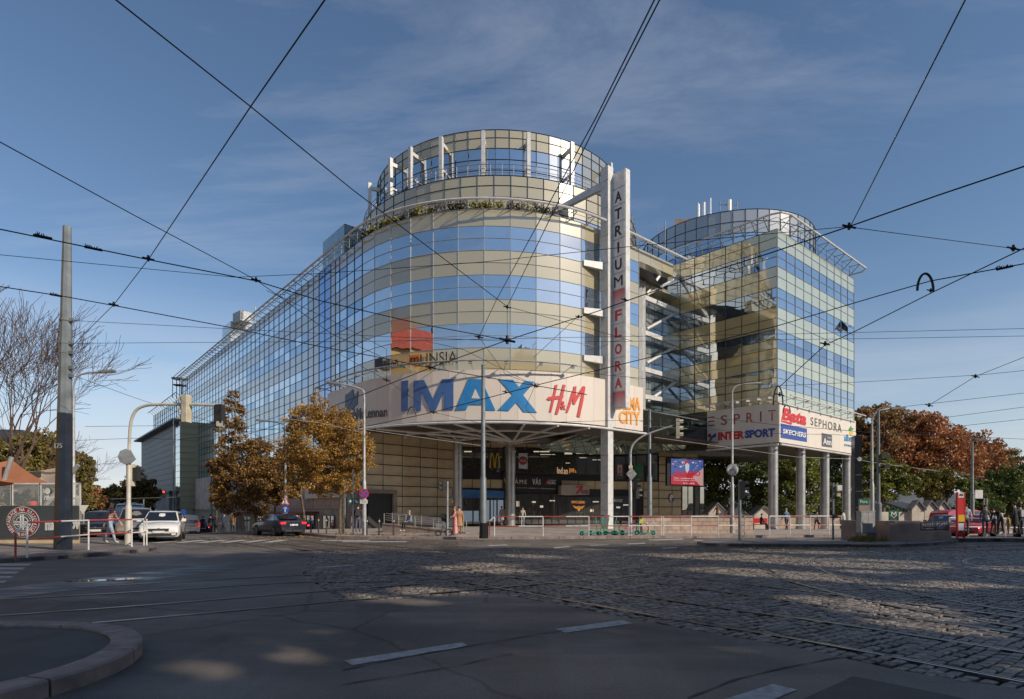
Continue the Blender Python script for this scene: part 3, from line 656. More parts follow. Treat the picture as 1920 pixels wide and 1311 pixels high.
def pl_poly(name, pl, pxs, mt, parent, off=.05, th=.03):
 m = MB(); p = [pl.pt(x, y, off) for x, y in pxs]; n = len(p); nn = Vector((*pl.n, 0))
 ar = sum((pxs[i][0]*pxs[(i+1) % n][1]-pxs[(i+1) % n][0]*pxs[i][1]) for i in range(n))
 if ar > 0: p = p[::-1]
 q = [v-nn*th for v in p]; m.add(p+q, [tuple(range(n))]+[tuple(reversed(range(n, 2*n)))]+[(i, n+i, n+(i+1) % n, (i+1) % n) for i in range(n)]); return m.build(name, mt, parent)
def circ(cx, cy, rx, ry=None, n=20, a0=0, a1=2*PI):
 ry = ry or rx; return [(cx+rx*math.cos(a0+(a1-a0)*i/n), cy+ry*math.sin(a0+(a1-a0)*i/n)) for i in range(n)]
MT['imax_blue'] = mat('imax_blue', (.025, .20, .48), .4, var=.05)
MT['imax_navy'] = mat('imax_dusty_blue', (.05, .13, .34), .4, var=.05)
MT['logo_navy'] = mat('logo_slate', (.07, .12, .20), .5, var=.03)
MT['logo_red'] = mat('logo_red', (.55, .025, .03), .45, var=.03)
MT['logo_dred'] = mat('logo_dark_red', (.33, .05, .05), .5, var=.03)
MT['logo_blue'] = mat('logo_royal_blue', (.03, .07, .32), .45, var=.03)
MT['logo_orange'] = mat('logo_orange', (.75, .32, .05), .45, var=.03)
MT['logo_black'] = mat('logo_black', (.015, .015, .017), .5, var=.03)
MT['logo_yellow'] = mat('logo_yellow', (.70, .45, .02), .45, var=.03)
MT['logo_grey'] = mat('logo_dark_grey', (.09, .09, .10), .5, var=.03)
MT['logo_green'] = mat('logo_green', (.02, .28, .10), .5, var=.03)
# -- the shopping centre
mall = thing('shopping_centre', 'curved glass shopping centre with cream sign band, round stepped top and long glass wing', 'building', (-2, 52, 0))
pn = Panels(mall)
ZR = [23.3, 22.1, 21.22, 20.34, 19.46, 18.57, 17.7, 16.8, 15.93, 15.05, 14.17, 13.3, 12.4, 11.5]
WIN = {1, 2, 5, 6, 9, 10}                       # rows of windows counted from the top
ND = 11
scol = [LA*i/ND for i in range(ND+1)]
stub_end = LA+ (0)
s_end = s_of_px(1197)
k = LA
while k < s_end-.3:
 k += (s_end-LA)/3; scol.append(min(k, s_end))
lcol = [0, -1.45, -2.9, -4.4, -5.3, -6.3, -7.65, -9.0, -10.35, -11.7]
x = -11.7
while x > -69: x -= 1.66; lcol.append(x)
MT['strip'] = glass('deep_blue_window_glass', (.6, .75, 1.0), .45, (.02, .05, .16), isl=.1)
mull = MB(); back = MB()
def column(sa, sb, rows, win, flip=False, mtw='pane', mts='spandrel', jit=.0035):
 pa, pb = path(sa), path(sb)
 for r in range(len(rows)-1):
  isw = r in win
  mt = MT[mtw] if isw else MT[mts]
  if isw and random.random() < .05: mt = MT['pane_dark']
  pn.add('window_pane' if isw else 'spandrel_panel', mt, pa, pb, rows[r+1], rows[r], jit=jit if isw else jit*.6)
 back.quad((*(pa-pnorm(sa)*.06), rows[-1]), (*(pb-pnorm(sb)*.06), rows[-1]), (*(pb-pnorm(sb)*.06), rows[0]), (*(pa-pnorm(sa)*.06), rows[0]))
for i in range(len(scol)-1):
 sa, sb = scol[i], scol[i+1]
 column(sa, sb, ZR, WIN, mts='spandrel')
for sa in scol:
 p = path(sa, .05); mull.obox((*(p-Vector((.02, 0))), 11.5), (.045, 0, 0), (0, .05, 0), (0, 0, 11.8), 0)
for z in ZR:
 for i in range(len(scol)-1):
  a, b = path(scol[i], .035), path(scol[i+1], .035); mull.tube([(*a, z), (*b, z)], .022, 4, 0, False)
zl = list(ZR)
while zl[-1] > 3.8: zl.append(zl[-1]-.88)
WL = set(WIN) | {13, 14, 17, 18}
for i in range(len(lcol)-1):
 sa, sb = lcol[i+1], lcol[i]
 md = (sa+sb)/2; fl = path(md).x
 rows = zl if md < -5.5 else ZR
 if -9.0 <= sa and sb <= -6.3: win = set(range(len(zl))); mtw = 'strip'
 elif sb > -4.5: win = set(WIN); mtw = 'pane'
 elif sa >= -11.8: win = set(); mtw = 'pane'
 else: win = WL; mtw = 'pane' if md < -40 else None
 pa, pb = path(sa), path(sb)
 for r in range(len(rows)-1):
  isw = r in win
  if isw: mt = MT[mtw] if mtw else (MT['pane_dark'] if r >= 5 and random.random() < .45+.3*(r in (5, 6, 9, 10)) and md > -32 else MT['pane'])
  else: mt = MT['spandrel_grey']
  if mtw == 'pane' and isw and sb > -4.5 and random.random() < .3: mt = MT['pane_dark']
  z1, z0 = rows[r], rows[r+1]
  pn.add('window_pane' if isw else 'spandrel_panel', mt, pa, pb, z0, z1, jit=.0035 if isw else .002)
 back.quad((*path(sa, -.06), rows[-1]), (*path(sb, -.06), rows[-1]), (*path(sb, -.06), rows[0]), (*path(sa, -.06), rows[0]))
for sa in lcol:
 zb = 11.5 if sa > -5.5 else 3.8
 p = path(sa, .05); mull.tube([(*p, zb), (*p, 23.3)], .022, 4, 1, False)
for r, z in enumerate(zl):
 s0 = lcol[-1]; s1 = 0 if z > 11.4 else -5.3
 mull.tube([(*path(s0, .04), z), (*path(s1, .04), z)], .022, 4, 1, False)
WE = -97; farcol = [lcol[-1]-1.9*i for i in range(15)]
zw = [20.6];
while zw[-1] > 2: zw.append(zw[-1]-.95)
for i in range(len(farcol)-1):
 for r in range(len(zw)-1):
  isw = r % 4 in (1, 2); pn.add('window_pane' if isw else 'spandrel_panel', MT['pane' if isw else 'spandrel_grey'], path(farcol[i+1]), path(farcol[i]), zw[r+1], zw[r], jit=.003)
back.quad((*path(farcol[-1], -.06), 0), (*path(farcol[0], -.06), 0), (*path(farcol[0], -.06), 20.6), (*path(farcol[-1], -.06), 20.6))
for q in farcol: mull.tube([(*path(q, .05), 2), (*path(q, .05), 20.6)], .04, 4, 1, False)
for z in zw: mull.tube([(*path(farcol[-1], .04), z), (*path(farcol[0], .04), z)], .03, 4, 1, False)
body = MB()
e1 = path(lcol[-1]); e2 = path(farcol[-1])
roofp = [path(s, -.10) for s in list(np.linspace(lcol[-1], 0, 3))+scol[1:]]
bk = [Vector((22, 74)), Vector((0, 100)), e1+Vector((30, 16))]
poly = [(p.x, p.y) for p in roofp]+[(p.x, p.y) for p in bk]
body.add([(x, y, 23.15) for x, y in poly], [tuple(range(len(poly)))])
body.add([(x, y, 7.95) for x, y in [tuple(path(s, .7)) for s in np.linspace(-5, s_end+.3, 20)]+[(25, 62), (24, 72), (-12, 70)]], [tuple(reversed(range(23)))], 1)
c0, c1 = e1, e1+Vector((26, 22)); body.quad((*c0, 0), (*c0, 23.3), (*c1, 23.3), (*c1, 0))
c0, c1 = e2, e2+Vector((22, 18)); body.quad((*c0, -3), (*c0, 20.6), (*c1, 20.6), (*c1, -3))
body.add([(*e1, 20.55), (*e2, 20.55), (*(e2+Vector((22, 18))), 20.55), (*(e1+Vector((22, 18))), 20.55)], [(0, 1, 2, 3)])
body.build('roof', [MT['darkgrey'], MT['soffit']], mall)
back.build('backing_wall', MT['backing'], mall)
mull.build('mullions', [MT['mull_l'], MT['mull_d']], mall)
def ring(sl, off, z, r, name, mt, n=6):
 m = MB(); m.tube([(*path(s, off), z) for s in sl], r, n); return m.build(name, mt, mall, smooth=True)
sl_all = list(np.linspace(lcol[-1], 0, 40))+list(np.linspace(0, LA, 40))[1:]+[LA+1, s_end, s_of_px(1270)]
ring(sl_all, .95, 23.62, .085, 'eaves_tube', MT['white_metal'])
ring(sl_all, .1, 24.1, .03, 'roof_rail', MT['galv']); ring(sl_all, .1, 23.8, .02, 'roof_rail', MT['galv'])
for s in np.linspace(lcol[-1], s_end, 62):
 m = MB(); m.tube([(*path(s, 0), 23.3), (*path(s, .95), 23.62)], .04, 4); m.tube([(*path(s, .1), 23.3), (*path(s, .1), 24.12)], .022, 4); m.tube([(*path(s, .1), 23.8), (*path(s, .95), 23.62)], .03, 4); m.build('eaves_bracket', MT['pole_grey'], mall)
m = MB(); m.tube([(*path(s, .5), 23.62) for s in (lcol[-1], -5)], .025, 4); m.build('eaves_rail', MT['pole_grey'], mall)
ring([farcol[-1]-2, farcol[0]], .8, 21.4, .07, 'eaves_tube', MT['white_metal'])
for s in np.linspace(farcol[-1], farcol[0], 14): m = MB(); m.tube([(*path(s, 0), 20.6), (*path(s, .8), 21.4)], .04, 4); m.build('eaves_bracket', MT['pole_grey'], mall)
ring([-69.5, -60], 1.2, 23.9, .06, 'eaves_tube', MT['white_metal'])
# -- planting trough on the terrace edge
MT['trough'] = mat('trough_panel', (.16, .16, .14), .6)
MT['leaf_y'] = mat('yellow_shrub_leaf', (.30, .26, .05), .7, var=.3, isl=.35); MT['leaf_d'] = mat('dark_shrub_leaf', (.07, .055, .03), .7, var=.3, isl=.35)
tw = MB(); tw.tube([(*path(s, -.45), 23.45) for s in np.linspace(-1, LA-3.5, 30)], .2, 4); tw.build('planting_trough', MT['trough'], mall)
for i in range(26):
 s = -.5+(LA-3.5)*(i+.5)/26+random.uniform(-.2, .2); m = MB(); c = path(s, -.4); yel = i in (1, 2, 4, 5, 6, 9, 10, 11, 16, 17, 18, 19, 22); rr_ = random.uniform(.28, .5)
 for _ in range(90):
  a = random.uniform(0, 2*PI); q = random.random()**.6*rr_; z = 23.6+random.random()*rr_*1.3
  p = Vector((c.x+math.cos(a)*q, c.y+math.sin(a)*q*.7, z)); u = Vector((random.gauss(0, 1), random.gauss(0, 1), random.gauss(0, 1))).normalized()*.08; v = u.orthogonal().normalized()*.05
  m.quad(p-u-v, p+u-v, p+u+v, p-u+v)
 sh = m.build('terrace_shrub', MT['leaf_y' if yel else 'leaf_d'], loc=(c.x, c.y, 23.6));
 tag(sh, (['bright ', 'small ', 'round ', 'loose '][i % 4] if True else '')+('yellow' if yel else 'dark green')+' shrub in the curved roof trough, '+['left of the white lamp fins', 'under the second fin', 'near its left end', 'mid way along', 'just right of the middle', 'toward the pylon', 'close to the pylon arm'][min(6, i//4)], 'shrub', 'shrubs in the roof edge trough')
# -- upper round storeys
C2 = Vector((-1.25, 60.6))
def ring_pts(R, a0, a1, n): return [C2+Vector((math.sin(a), -math.cos(a)))*R for a in np.linspace(a0, a1, n)]
def drum(R, zs, win, n, a0, a1, mt_fn, name_w='upper_window_pane', name_s='upper_panel', jit=.005):
 P = ring_pts(R, a0, a1, n+1); bb = MB(); mm = MB()
 for i in range(n):
  for r in range(len(zs)-1):
   isw = r in win; pn.add(name_w if isw else name_s, mt_fn(i/n, isw), P[i], P[i+1], zs[r+1], zs[r], jit=jit if isw else jit*.6)
  q0, q1 = C2+(P[i]-C2)*(1-.06/R), C2+(P[i+1]-C2)*(1-.06/R)
  bb.quad((*q0, zs[-1]), (*q1, zs[-1]), (*q1, zs[0]), (*q0, zs[0]))
 bb.add([(*(C2+(p-C2)*.995), zs[0]-.02) for p in P], [tuple(range(len(P)))])
 for p in P: q = C2+(p-C2)*(1+.05/R); mm.tube([(*q, zs[-1]), (*q, zs[0])], .03, 4, 0, False)
 for z in zs: mm.tube([(*(C2+(p-C2)*(1+.04/R)), z) for p in P], .03, 4, 0, False)
 bb.build('inner_wall', MT['backing'], mall); mm.build('mullions', [MT['mull_d']], mall)
aR = math.radians
drum(12.0, [32.2, 31.55, 30.7, 29.8, 28.95, 28.3], {2, 3, 4}, 34, aR(-85), aR(95), lambda t, w_: (MT['pane'] if w_ else MT['spandrel']) if t < .67 else MT['top_glass'])  # right end takes the panels with sun glare painted in
drum(13.4, [27.75, 26.95, 26.05, 25.15, 24.3, 23.4], {3, 4}, 32, aR(-85), aR(95), lambda t, w_: (MT['pane'] if w_ else MT['spandrel']) if t < .70 else MT['top_glass'])
m = MB(); m.add([(*p, 27.72) for p in ring_pts(13.4, aR(-85), aR(95), 30)], [tuple(range(30))]); m.build('terrace_floor', MT['darkgrey'], mall)
m = MB()
for z in (28.05, 28.35, 28.7): m.tube([(*p, z) for p in ring_pts(13.3, aR(-80), aR(88), 44)], .022 if z < 28.6 else .032, 4)
for p in ring_pts(13.3, aR(-80), aR(88), 44): m.tube([(*p, 27.72), (*p, 28.72)], .022, 4)
m.build('terrace_railing', MT['galv'], mall)
for px in (693, 733, 770, 828, 907, 991, 1072, 1145):     # white fins round the top storey
 best = min(np.linspace(aR(-86), aR(86), 400), key=lambda a: abs(960+F*(C2.x+12.95*math.sin(a))/(C2.y-12.95*math.cos(a))-px)+(0 if (math.sin(a)*(C2.x+12.95*math.sin(a))-math.cos(a)*(C2.y-12.95*math.cos(a))) < 1 else 50))
 d = Vector((math.sin(best), -math.cos(best))); t = Vector((d.y, -d.x)); p = C2+d*12.8; m = MB()
 m.obox((*(p-t*.14), 27.75), (*(t*.28), 0), (*(d*.30), 0), (0, 0, 3.75))
 q = C2+d*11.9
 for z in (30.9, 28.9): m.obox((*(q-t*.09), z), (*(t*.18), 0), (*(d*1.0), 0), (0, 0, .3 if z > 30 else .14))
 m.build('roof_fin', MT['white_metal'], mall)
# -- small glazed box on the roof, and the plant boxes farther along
def roof_box(cor, ztop, la, lb, z0, nm, na, nb, nz, mtp):
 pl1, pl2 = Vector(cor), Vector(cor); bb = MB()
 a_end = pl1+uM*la; b_end = pl1+uR*lb
 zs = list(np.linspace(ztop, z0, nz+1))
 for i in range(na):
  for r in range(nz): pn.add(nm, mtp, pl1+uM*la*(i+1)/na, pl1+uM*la*i/na, zs[r+1], zs[r], jit=.003)
 for i in range(nb):
  for r in range(nz): pn.add(nm, mtp, pl1+uR*lb*i/nb, pl1+uR*lb*(i+1)/nb, zs[r+1], zs[r], jit=.003)
 far = a_end+uR*lb; e = .05
 c = [pl1+(uM+uR)*e, b_end+(uM-uR)*e, far-(uM+uR)*e, a_end+(uR-uM)*e]
 bb.hexa([(*q, z0) for q in c]+[(*q, ztop-.02) for q in c]); bb.build('penthouse_core', MT['backing'], mall)
roof_box(((646-960)/F*58, 58), 29.1, 5.3, 9, 23.2, 'penthouse_panel', 4, 5, 5, MT['box_glass'])
roof_box(((432.5-960)/F*80, 80), 26.6, 4.2, 7, 23.2, 'penthouse_panel', 3, 3, 3, MT['spandrel_grey'])
m = MB(); p = WP(455, 604, 80); m.box((p.x, p.y, p.z+.5), (2.2, 1.6, 1.3), -.7)
for i in range(7): m.box((p.x+.02, p.y-.86, p.z+.05+i*.17), (2.0, .06, .05), -.7, 1)
m.tube([(p.x+1.7, p.y, p.z-.5), (p.x+1.7, p.y, p.z+2)], .09, 6, 0)
tag(m.build('rooftop_cooler', [MT['galv'], MT['darkgrey']], loc=(p.x, p.y, p.z)), 'grey louvred cooling unit with a short pipe on the long roof', 'cooling unit')
p = WP(334, 742, 103); m = MB()
for a, b in ((-.6, -.6), (.6, -.6), (.6, .6), (-.6, .6)): m.tube([(p.x+a, p.y+b, 20.5), (p.x+a, p.y+b, 23.9)], .07, 4)
m.box((p.x, p.y, 23.9), (1.5, 1.5, .25)); m.box((p.x, p.y, 22.8), (1.3, 1.3, .15)); tag(m.build('steel_gantry', MT['black'], loc=(p.x, p.y, 21)), 'small black steel frame on the low far roof', 'steel frame')
# -- cream sign band round the drum
FO = .85; zf0, zf1 = 7.95, 11.5
s_l, s_r = s_of_px(615, FO), s_of_px(1205, FO)
edges = [s_l+(s_r-s_l)*i/26 for i in range(27)]
for i in range(26):
 pn.add('fascia_panel', MT['fascia'], path(edges[i], FO), path(edges[i+1], FO), zf0, zf1, gap=.012, th=.06, jit=.0)
bb = MB()
for i in range(26):
 a, b = edges[i], edges[i+1]
 bb.quad((*path(a, FO-.06), zf0), (*path(b, FO-.06), zf0), (*path(b, FO-.06), zf1), (*path(a, FO-.06), zf1))
 bb.quad((*path(a, FO), zf1), (*path(b, FO), zf1), (*path(b, -.05), zf1+.05), (*path(a, -.05), zf1+.05))
bb.quad((*path(edges[0], FO), zf0), (*path(edges[0], FO), zf1), (*path(edges[0], -.05), zf1), (*path(edges[0], -.05), zf0))
bb.quad((*path(edges[-1], FO), zf0), (*path(edges[-1], FO), zf1), (*path(edges[-1], -.4), zf1), (*path(edges[-1], -.4), zf0))
bb.build('fascia_backing', MT['fascia'], mall)
m = MB(); sl = list(np.linspace(s_l+1.3, s_r, 40)); m.tube([(*path(s, FO+.35), 7.72) for s in sl], .09, 8); m.build('lower_light_tube', MT['white_metal'], mall, smooth=True)
m = MB(); sl = list(np.linspace(s_l-.6, s_of_px(1075, 1.3), 40)); m.tube([(*path(s, 1.75), 11.95) for s in sl], .06, 6)
for s in np.linspace(s_l, s_of_px(1070, 1.3), 11):
 m.tube([(*path(s, .1), 11.7), (*path(s, 1.75), 11.95)], .035, 4); m.box((*path(s, 1.6), 11.82), (.25, .25, .14))
m.tube([(*path(s_l-.6, 1.75), 11.95), (*path(s_l-.6, 1.75), 9.2)], .045, 6); m.build('upper_light_rail', MT['galv'], mall, smooth=True)
LO = FO+.08
def stroke(o): return o
fas_poly('sign_letter', [[(752, 715), (765, 713), (765, 770), (752, 772)]], LO, MT['imax_navy'], mall)
fas_poly('sign_letter', [[(775, 714), (795, 712.5), (812, 749), (829, 711), (850, 710.5), (850, 768.5), (832, 769), (832, 733), (817, 769.5), (806, 769.8), (789, 734), (789, 770), (775, 770.8)]], LO, MT['imax_navy'], mall)
fas_poly('sign_letter', [[(854, 769), (878, 711), (902, 711), (929, 769.5), (909, 769), (905, 759), (878, 758.5), (874, 768.5)], ], LO, MT['imax_blue'], mall)
fas_poly('sign_letter', [[(884, 747), (891, 729), (900, 747.5)]], LO+.02, MT['fascia'], mall)
fas_poly('sign_letter', [[(933, 769.5), (961, 740), (935, 711.5), (962, 712), (973, 726), (984, 714), (1003, 716), (981, 741), (1007, 774), (982, 772.5), (968, 755), (954, 770.5)]], LO, MT['imax_blue'], mall)
fas_poly('registered_mark', [circ(1008, 722, 3.4, 4, 14)], LO, MT['logo_grey'], mall); fas_poly('registered_mark', [circ(1008, 722, 2.4, 3, 14)], LO+.01, MT['fascia'], mall)
fas_poly('sign_letter', [[(1041, 722), (1046, 721), (1040, 748), (1034, 773), (1030, 773), (1036, 746)], [(1056, 721), (1061, 722), (1054, 750), (1046, 777), (1041, 777), (1049, 748)], [(1025, 749), (1029, 744), (1057, 741), (1056, 747), (1030, 751)]], LO, MT['logo_red'], mall)
fas_text('sign_letter', '&', 1051.5, 768, 752, 1061, 769, 752, LO, MT['logo_red'], mall, bold=.02)
fas_poly('sign_letter', [[(1072, 737), (1078, 725), (1081, 725), (1071, 757), (1065, 774), (1061, 774)], [(1076, 725), (1081, 724), (1080, 745), (1078, 758), (1074, 757)], [(1093, 724), (1098, 725), (1083, 749), (1078, 759), (1074, 757), (1080, 744)], [(1093, 724), (1098, 725), (1094, 752), (1087, 783), (1082, 781), (1088, 752)]], LO, MT['logo_red'], mall)
fas_poly('emblem', [[(647, 741), (656, 735), (661, 730), (664, 745), (650, 770), (647, 764)], [(653, 769), (668, 738), (671, 733), (670, 757), (660, 768), (656, 771)]], LO, MT['logo_navy'], mall)
fas_text('sign_letter', 'MarshMcLennan', 645, 791, 768, 726, 781, 763, LO, MT['logo_grey'], mall, bold=.008)
fas_text('sign_letter', 'CINEMA', 1147, 767, 745, 1201, 770, 745, LO, MT['logo_orange'], mall, bold=.03)
fas_text('sign_letter', 'CITY', 1161, 793, 770, 1201, 798, 772, LO, MT['logo_orange'], mall, bold=.03)
GO = .35
fas_poly('emblem', [[(703, 674), (717, 671), (717, 692), (703, 694)]], GO, MT['logo_black'], mall)
fas_text('sign_letter', 'dokteři', 719, 690, 677, 746, 685, 674, GO, MT['logo_black'], mall, bold=.02)
fas_poly('emblem', [[(767, 666), (787, 665), (783, 684), (767, 685)]], GO, emis('orange_cube', (.9, .2, .02), .0, (.72, .16, .02)), mall)
fas_text('sign_letter', 'm', 769, 681, 671, 785, 680, 669, GO+.03, MT['logo_black'], mall)
fas_text('sign_letter', 'UNSIA', 788, 683, 664, 857, 681, 658, GO, MT['logo_black'], mall, bold=-.005)
# -- recessed ground floor: stone tile walls, shop windows, entrance
def tile_wall(pl, u0, u1, z0, z1, tw_, th_, holes=(), name='wall_tile', mt='tile', root_pn=None):
 P = root_pn or pn; nu = max(1, round((u1-u0)/tw_)); nz = max(1, round((z1-z0)/th_)); bk_ = MB()
 for i in range(nu):
  for r in range(nz):
   a, b = u0+(u1-u0)*i/nu, u0+(u1-u0)*(i+1)/nu; c, d = z0+(z1-z0)*r/nz, z0+(z1-z0)*(r+1)/nz
   if any((a+b)/2 > h0 and (a+b)/2 < h1 and (c+d)/2 > h2 and (c+d)/2 < h3 for h0, h1, h2, h3 in holes): continue
   P.add(name, MT[mt], pl.at(a), pl.at(b), c, d, gap=.075, th=.05, jit=.0015)
 bk_.quad((*pl.at(u0, -.06), z0), (*pl.at(u1, -.06), z0), (*pl.at(u1, -.06), z1), (*pl.at(u0, -.06), z1)); bk_.build('joint_backing', MT['backing'], P.root)
W0 = Vector((-12.0, 48.4)); W1 = Vector((-5.43, 55.8)); W2 = Vector((15.1, 62.0)); W3 = Vector((19.6, 63.6))
plA = Plane(W0, W1-W0); plB = Plane(W1, W2-W1); plC = Plane(W2, W3-W2)
lA, lB, lC = (W1-W0).length, (W2-W1).length, (W3-W2).length
uu = plA.u
tile_wall(plA, 0, lA, .1, 7.9, 1.9, .9, holes=[(uu(640), uu(735), -1, 2.9)])
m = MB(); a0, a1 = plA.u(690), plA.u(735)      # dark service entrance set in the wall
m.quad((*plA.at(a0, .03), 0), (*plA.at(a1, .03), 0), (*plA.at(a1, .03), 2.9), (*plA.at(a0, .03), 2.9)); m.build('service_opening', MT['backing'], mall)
m = MB(); m.obox((*plA.at(a1, -.1), 0), (*(plA.t*.35), 0), (*(plA.n*.35), 0), (0, 0, 3.0)); m.obox((*plA.at(a0, -.1), 2.9), (*(plA.t*(a1-a0+.35)), 0), (*(plA.n*.35), 0), (0, 0, .3)); m.build('opening_frame', MT['stone_d'], mall)
ub_ = plB.u
holes = [(ub_(861), ub_(1236), 4.6, 7.4), (ub_(800), ub_(944), -1, 3.65), (ub_(944), ub_(1047), -1, 5.1), (ub_(1047), ub_(1200), -1, 3.65)]
tile_wall(plB, 0, lB, .1, 7.9, 1.75, .9, holes=holes)
tile_wall(plC, 0, lC, .1, 7.9, 1.6, .9, holes=[(plC.u(1277), plC.u(1322), -1, 4.0)])
def glaze(pl, pxa, pxb, pya, pyb, n, name='shop_window', mt='shop_glass', root=mall, off=.04):
 """upright panes in plane pl between photo columns, rows read at the left edge"""
 u0, u1 = pl.u(pxa), pl.u(pxb); _, z1 = pl.uz(pxa, pya); _, z0 = pl.uz(pxa, pyb)
 z0 = max(z0, .14)
 for i in range(n):
  f = MB(); a, b = u0+(u1-u0)*i/n, u0+(u1-u0)*(i+1)/n
  f.obox((*pl.at(a+.03, off), z0), (*(pl.t*(b-a-.06)), 0), (*(pl.n*.03), 0), (0, 0, z1-z0)); f.build(name, MT[mt], root)
 fr = MB()
 for i in range(n+1):
  a = u0+(u1-u0)*i/n; fr.obox((*pl.at(a-.035, off-.02), z0), (*(pl.t*.07), 0), (*(pl.n*.09), 0), (0, 0, z1-z0))
 for z in (z0, z1-.07): fr.obox((*pl.at(u0, off-.02), z), (*(pl.t*(u1-u0)), 0), (*(pl.n*.08), 0), (0, 0, .07))
 fr.build('window_frame', MT['mull_d'], root); return u0, u1, z0, z1
glaze(plB, 862, 942, 838, 881, 3); glaze(plB, 944, 1140, 838, 888, 9); glaze(plB, 1152, 1232, 845, 900, 4)
glaze(plB, 826, 944, 921, 985, 6); glaze(plB, 945, 1047, 926, 985, 8, name='entrance_door_pane'); glaze(plB, 1048, 1140, 931, 985, 6); glaze(plB, 1150, 1192, 930, 984, 3)
glaze(plC, 1278, 1300, 908, 985, 2, name='lobby_door_pane'); glaze(plC, 1302, 1320, 905, 985, 2, name='lobby_pane', mt='shop_glass')
MT['blue_band'] = mat('blue_poster_band', (.03, .16, .45), .35, var=.2, scale=.8, col2=(.10, .30, .62)); MT['pale_poster'] = mat('pale_poster', (.45, .55, .66), .35, var=.2, scale=.8, col2=(.75, .80, .86)); MT['lit_poster'] = emis('lit_shop_poster', (.62, .78, .95), .16, (.4, .5, .6))
pl_poly('poster_band', plB, [(826, 916), (944, 921), (944, 934), (826, 933)], MT['blue_band'], mall, .12)
for a, b in ((829, 838), (866, 885), (888, 897), (905, 917), (920, 930), (933, 943)): pl_poly('poster', plB, [(a, 958 if a < 890 else 938), (b, 958 if a < 890 else 938), (b, 978), (a, 978)], MT['lit_poster'], mall, .1)
MT['interior_beige'] = emis('shop_interior_light', (1, .86, .62), .55, (.3, .25, .2))
for a, b, c, d in ((870, 884, 846, 848), (952, 966, 846, 848), (1012, 1040, 852, 853), (1086, 1100, 858, 859), (1110, 1130, 862, 863), (1060, 1068, 868, 869), (968, 973, 940, 950), (1012, 1018, 948, 952), (1030, 1040, 938, 940), (1110, 1122, 940, 942), (1106, 1112, 955, 960), (1126, 1134, 948, 950), (1155, 1162, 950, 953), (848, 858, 940, 942), (1058, 1072, 849, 852), (1080, 1098, 848, 851), (1104, 1122, 850, 852), (1000, 1030, 846, 848), (996, 1004, 940, 943), (1168, 1180, 946, 948)):
 pl_poly('ceiling_light', plB, [(a, c), (b, c), (b, d), (a, d)], MT['interior_beige'], mall, .09)
pl_poly('welcome_sign', plB, [(942, 889), (1045, 894), (1045, 924), (942, 922)], MT['logo_black'], mall, .14, .1)
pl_text('sign_letter', 'VÍTÁME', plB, (944, 907), (944, 895), (987, 908), (987, 898), MT['white'], mall, .17, spacing=1.3)
pl_text('sign_letter', 'VÁS', plB, (997, 909), (997, 895), (1013, 909), (1013, 897), MT['white'], mall, .17, bold=.02, spacing=1.2)
pl_text('sign_letter', 'FLORA', plB, (1026, 908), (1026, 903), (1041, 908.5), (1041, 903.5), MT['white'], mall, .17, bold=.02)
pl_text('sign_letter', 'ATRIUM', plB, (1029, 902.5), (1029, 900), (1041, 902.7), (1041, 900.3), MT['white'], mall, .17)
pl_poly('emblem', plB, [(1021, 908), (1027, 898), (1029, 897), (1028, 903), (1026, 903), (1023, 909)], MT['logo_red'], mall, .17)
pl_text('sign_letter', 'VE SVĚTĚ NÁKUPŮ, ZÁBAVY A RESTAURACÍ', plB, (946, 915.2), (946, 912.6), (1040, 918), (1040, 915.4), MT['white'], mall, .17)
MT['canopy_sign'] = mat('greige_sign_box', (.40, .35, .29), .5, var=.05)
pl_poly('entrance_sign_box', plB, [(1046, 911), (1060, 910), (1098, 911), (1098, 928), (1060, 929), (1046, 928)], MT['canopy_sign'], mall, .9, .8)
pl_text('sign_letter', 'FLORA', plB, (1082, 926), (1082, 919), (1097, 927), (1097, 919), MT['logo_dred'], mall, .95, bold=.01)
pl_poly('emblem', plB, [(1073, 926), (1082, 912), (1086, 911), (1085, 919), (1082, 918), (1076, 927)], MT['logo_red'], mall, .95)
pl_poly('emblem', plB, [(1072, 913), (1086, 911.5), (1086, 914), (1073, 915)], MT['logo_red'], mall, .96)
og = emis('orange_sign', (1, .4, .08), .35, (.5, .2, .03))
pl_text('sign_letter', 'PAVE LEGNU', plB, (1071, 944), (1071, 939), (1096, 944.5), (1096, 939.5), og, mall, .12, bold=.03)
pl_poly('emblem', plB, [(1073, 948), (1081, 950), (1084, 949), (1087, 950), (1096, 948), (1092, 953), (1087, 955), (1084.5, 959), (1082, 955), (1077, 953)], og, mall, .12)
pl_text('sign_letter', 'BUCKS', plB, (1150, 941), (1150, 935.5), (1166, 941.5), (1166, 936), MT['white'], mall, .12, bold=.02)
def arch(cx, y0, y1, wd, th):
 o = [(cx-wd+wd*2*i/12, y0-(y0-y1)*math.sin(PI*i/12)**.6) for i in range(13)]; n = [(cx-(wd-th)+(wd-th)*2*i/12, y0-(y0-y1-th*2)*math.sin(PI*i/12)**.6) for i in range(13)]; return o+n[::-1]
for cx in (922.3, 932.2): pl_poly('arch_emblem', plB, arch(cx, 877, 849, 5.2, 1.9), MT['logo_yellow'], mall, .1)
pl_poly('poster', plB, [(972, 850), (989, 850), (989, 880), (972, 878)], MT['pale_poster'], mall, .09); pl_poly('emblem', plB, circ(980, 864, 8, 8), MT['logo_dred'], mall, .12)
pl_text('sign_letter', 'PIZZA', plB, (974.5, 866.5), (974.5, 862), (985.5, 866.5), (985.5, 862), MT['white'], mall, .16)
pl_text('sign_letter', 'Indian', plB, (1044, 888), (1044, 876), (1064, 890), (1064, 877), emis('peach_sign', (1, .6, .35), .35, (.5, .3, .2)), mall, .1, bold=.02)
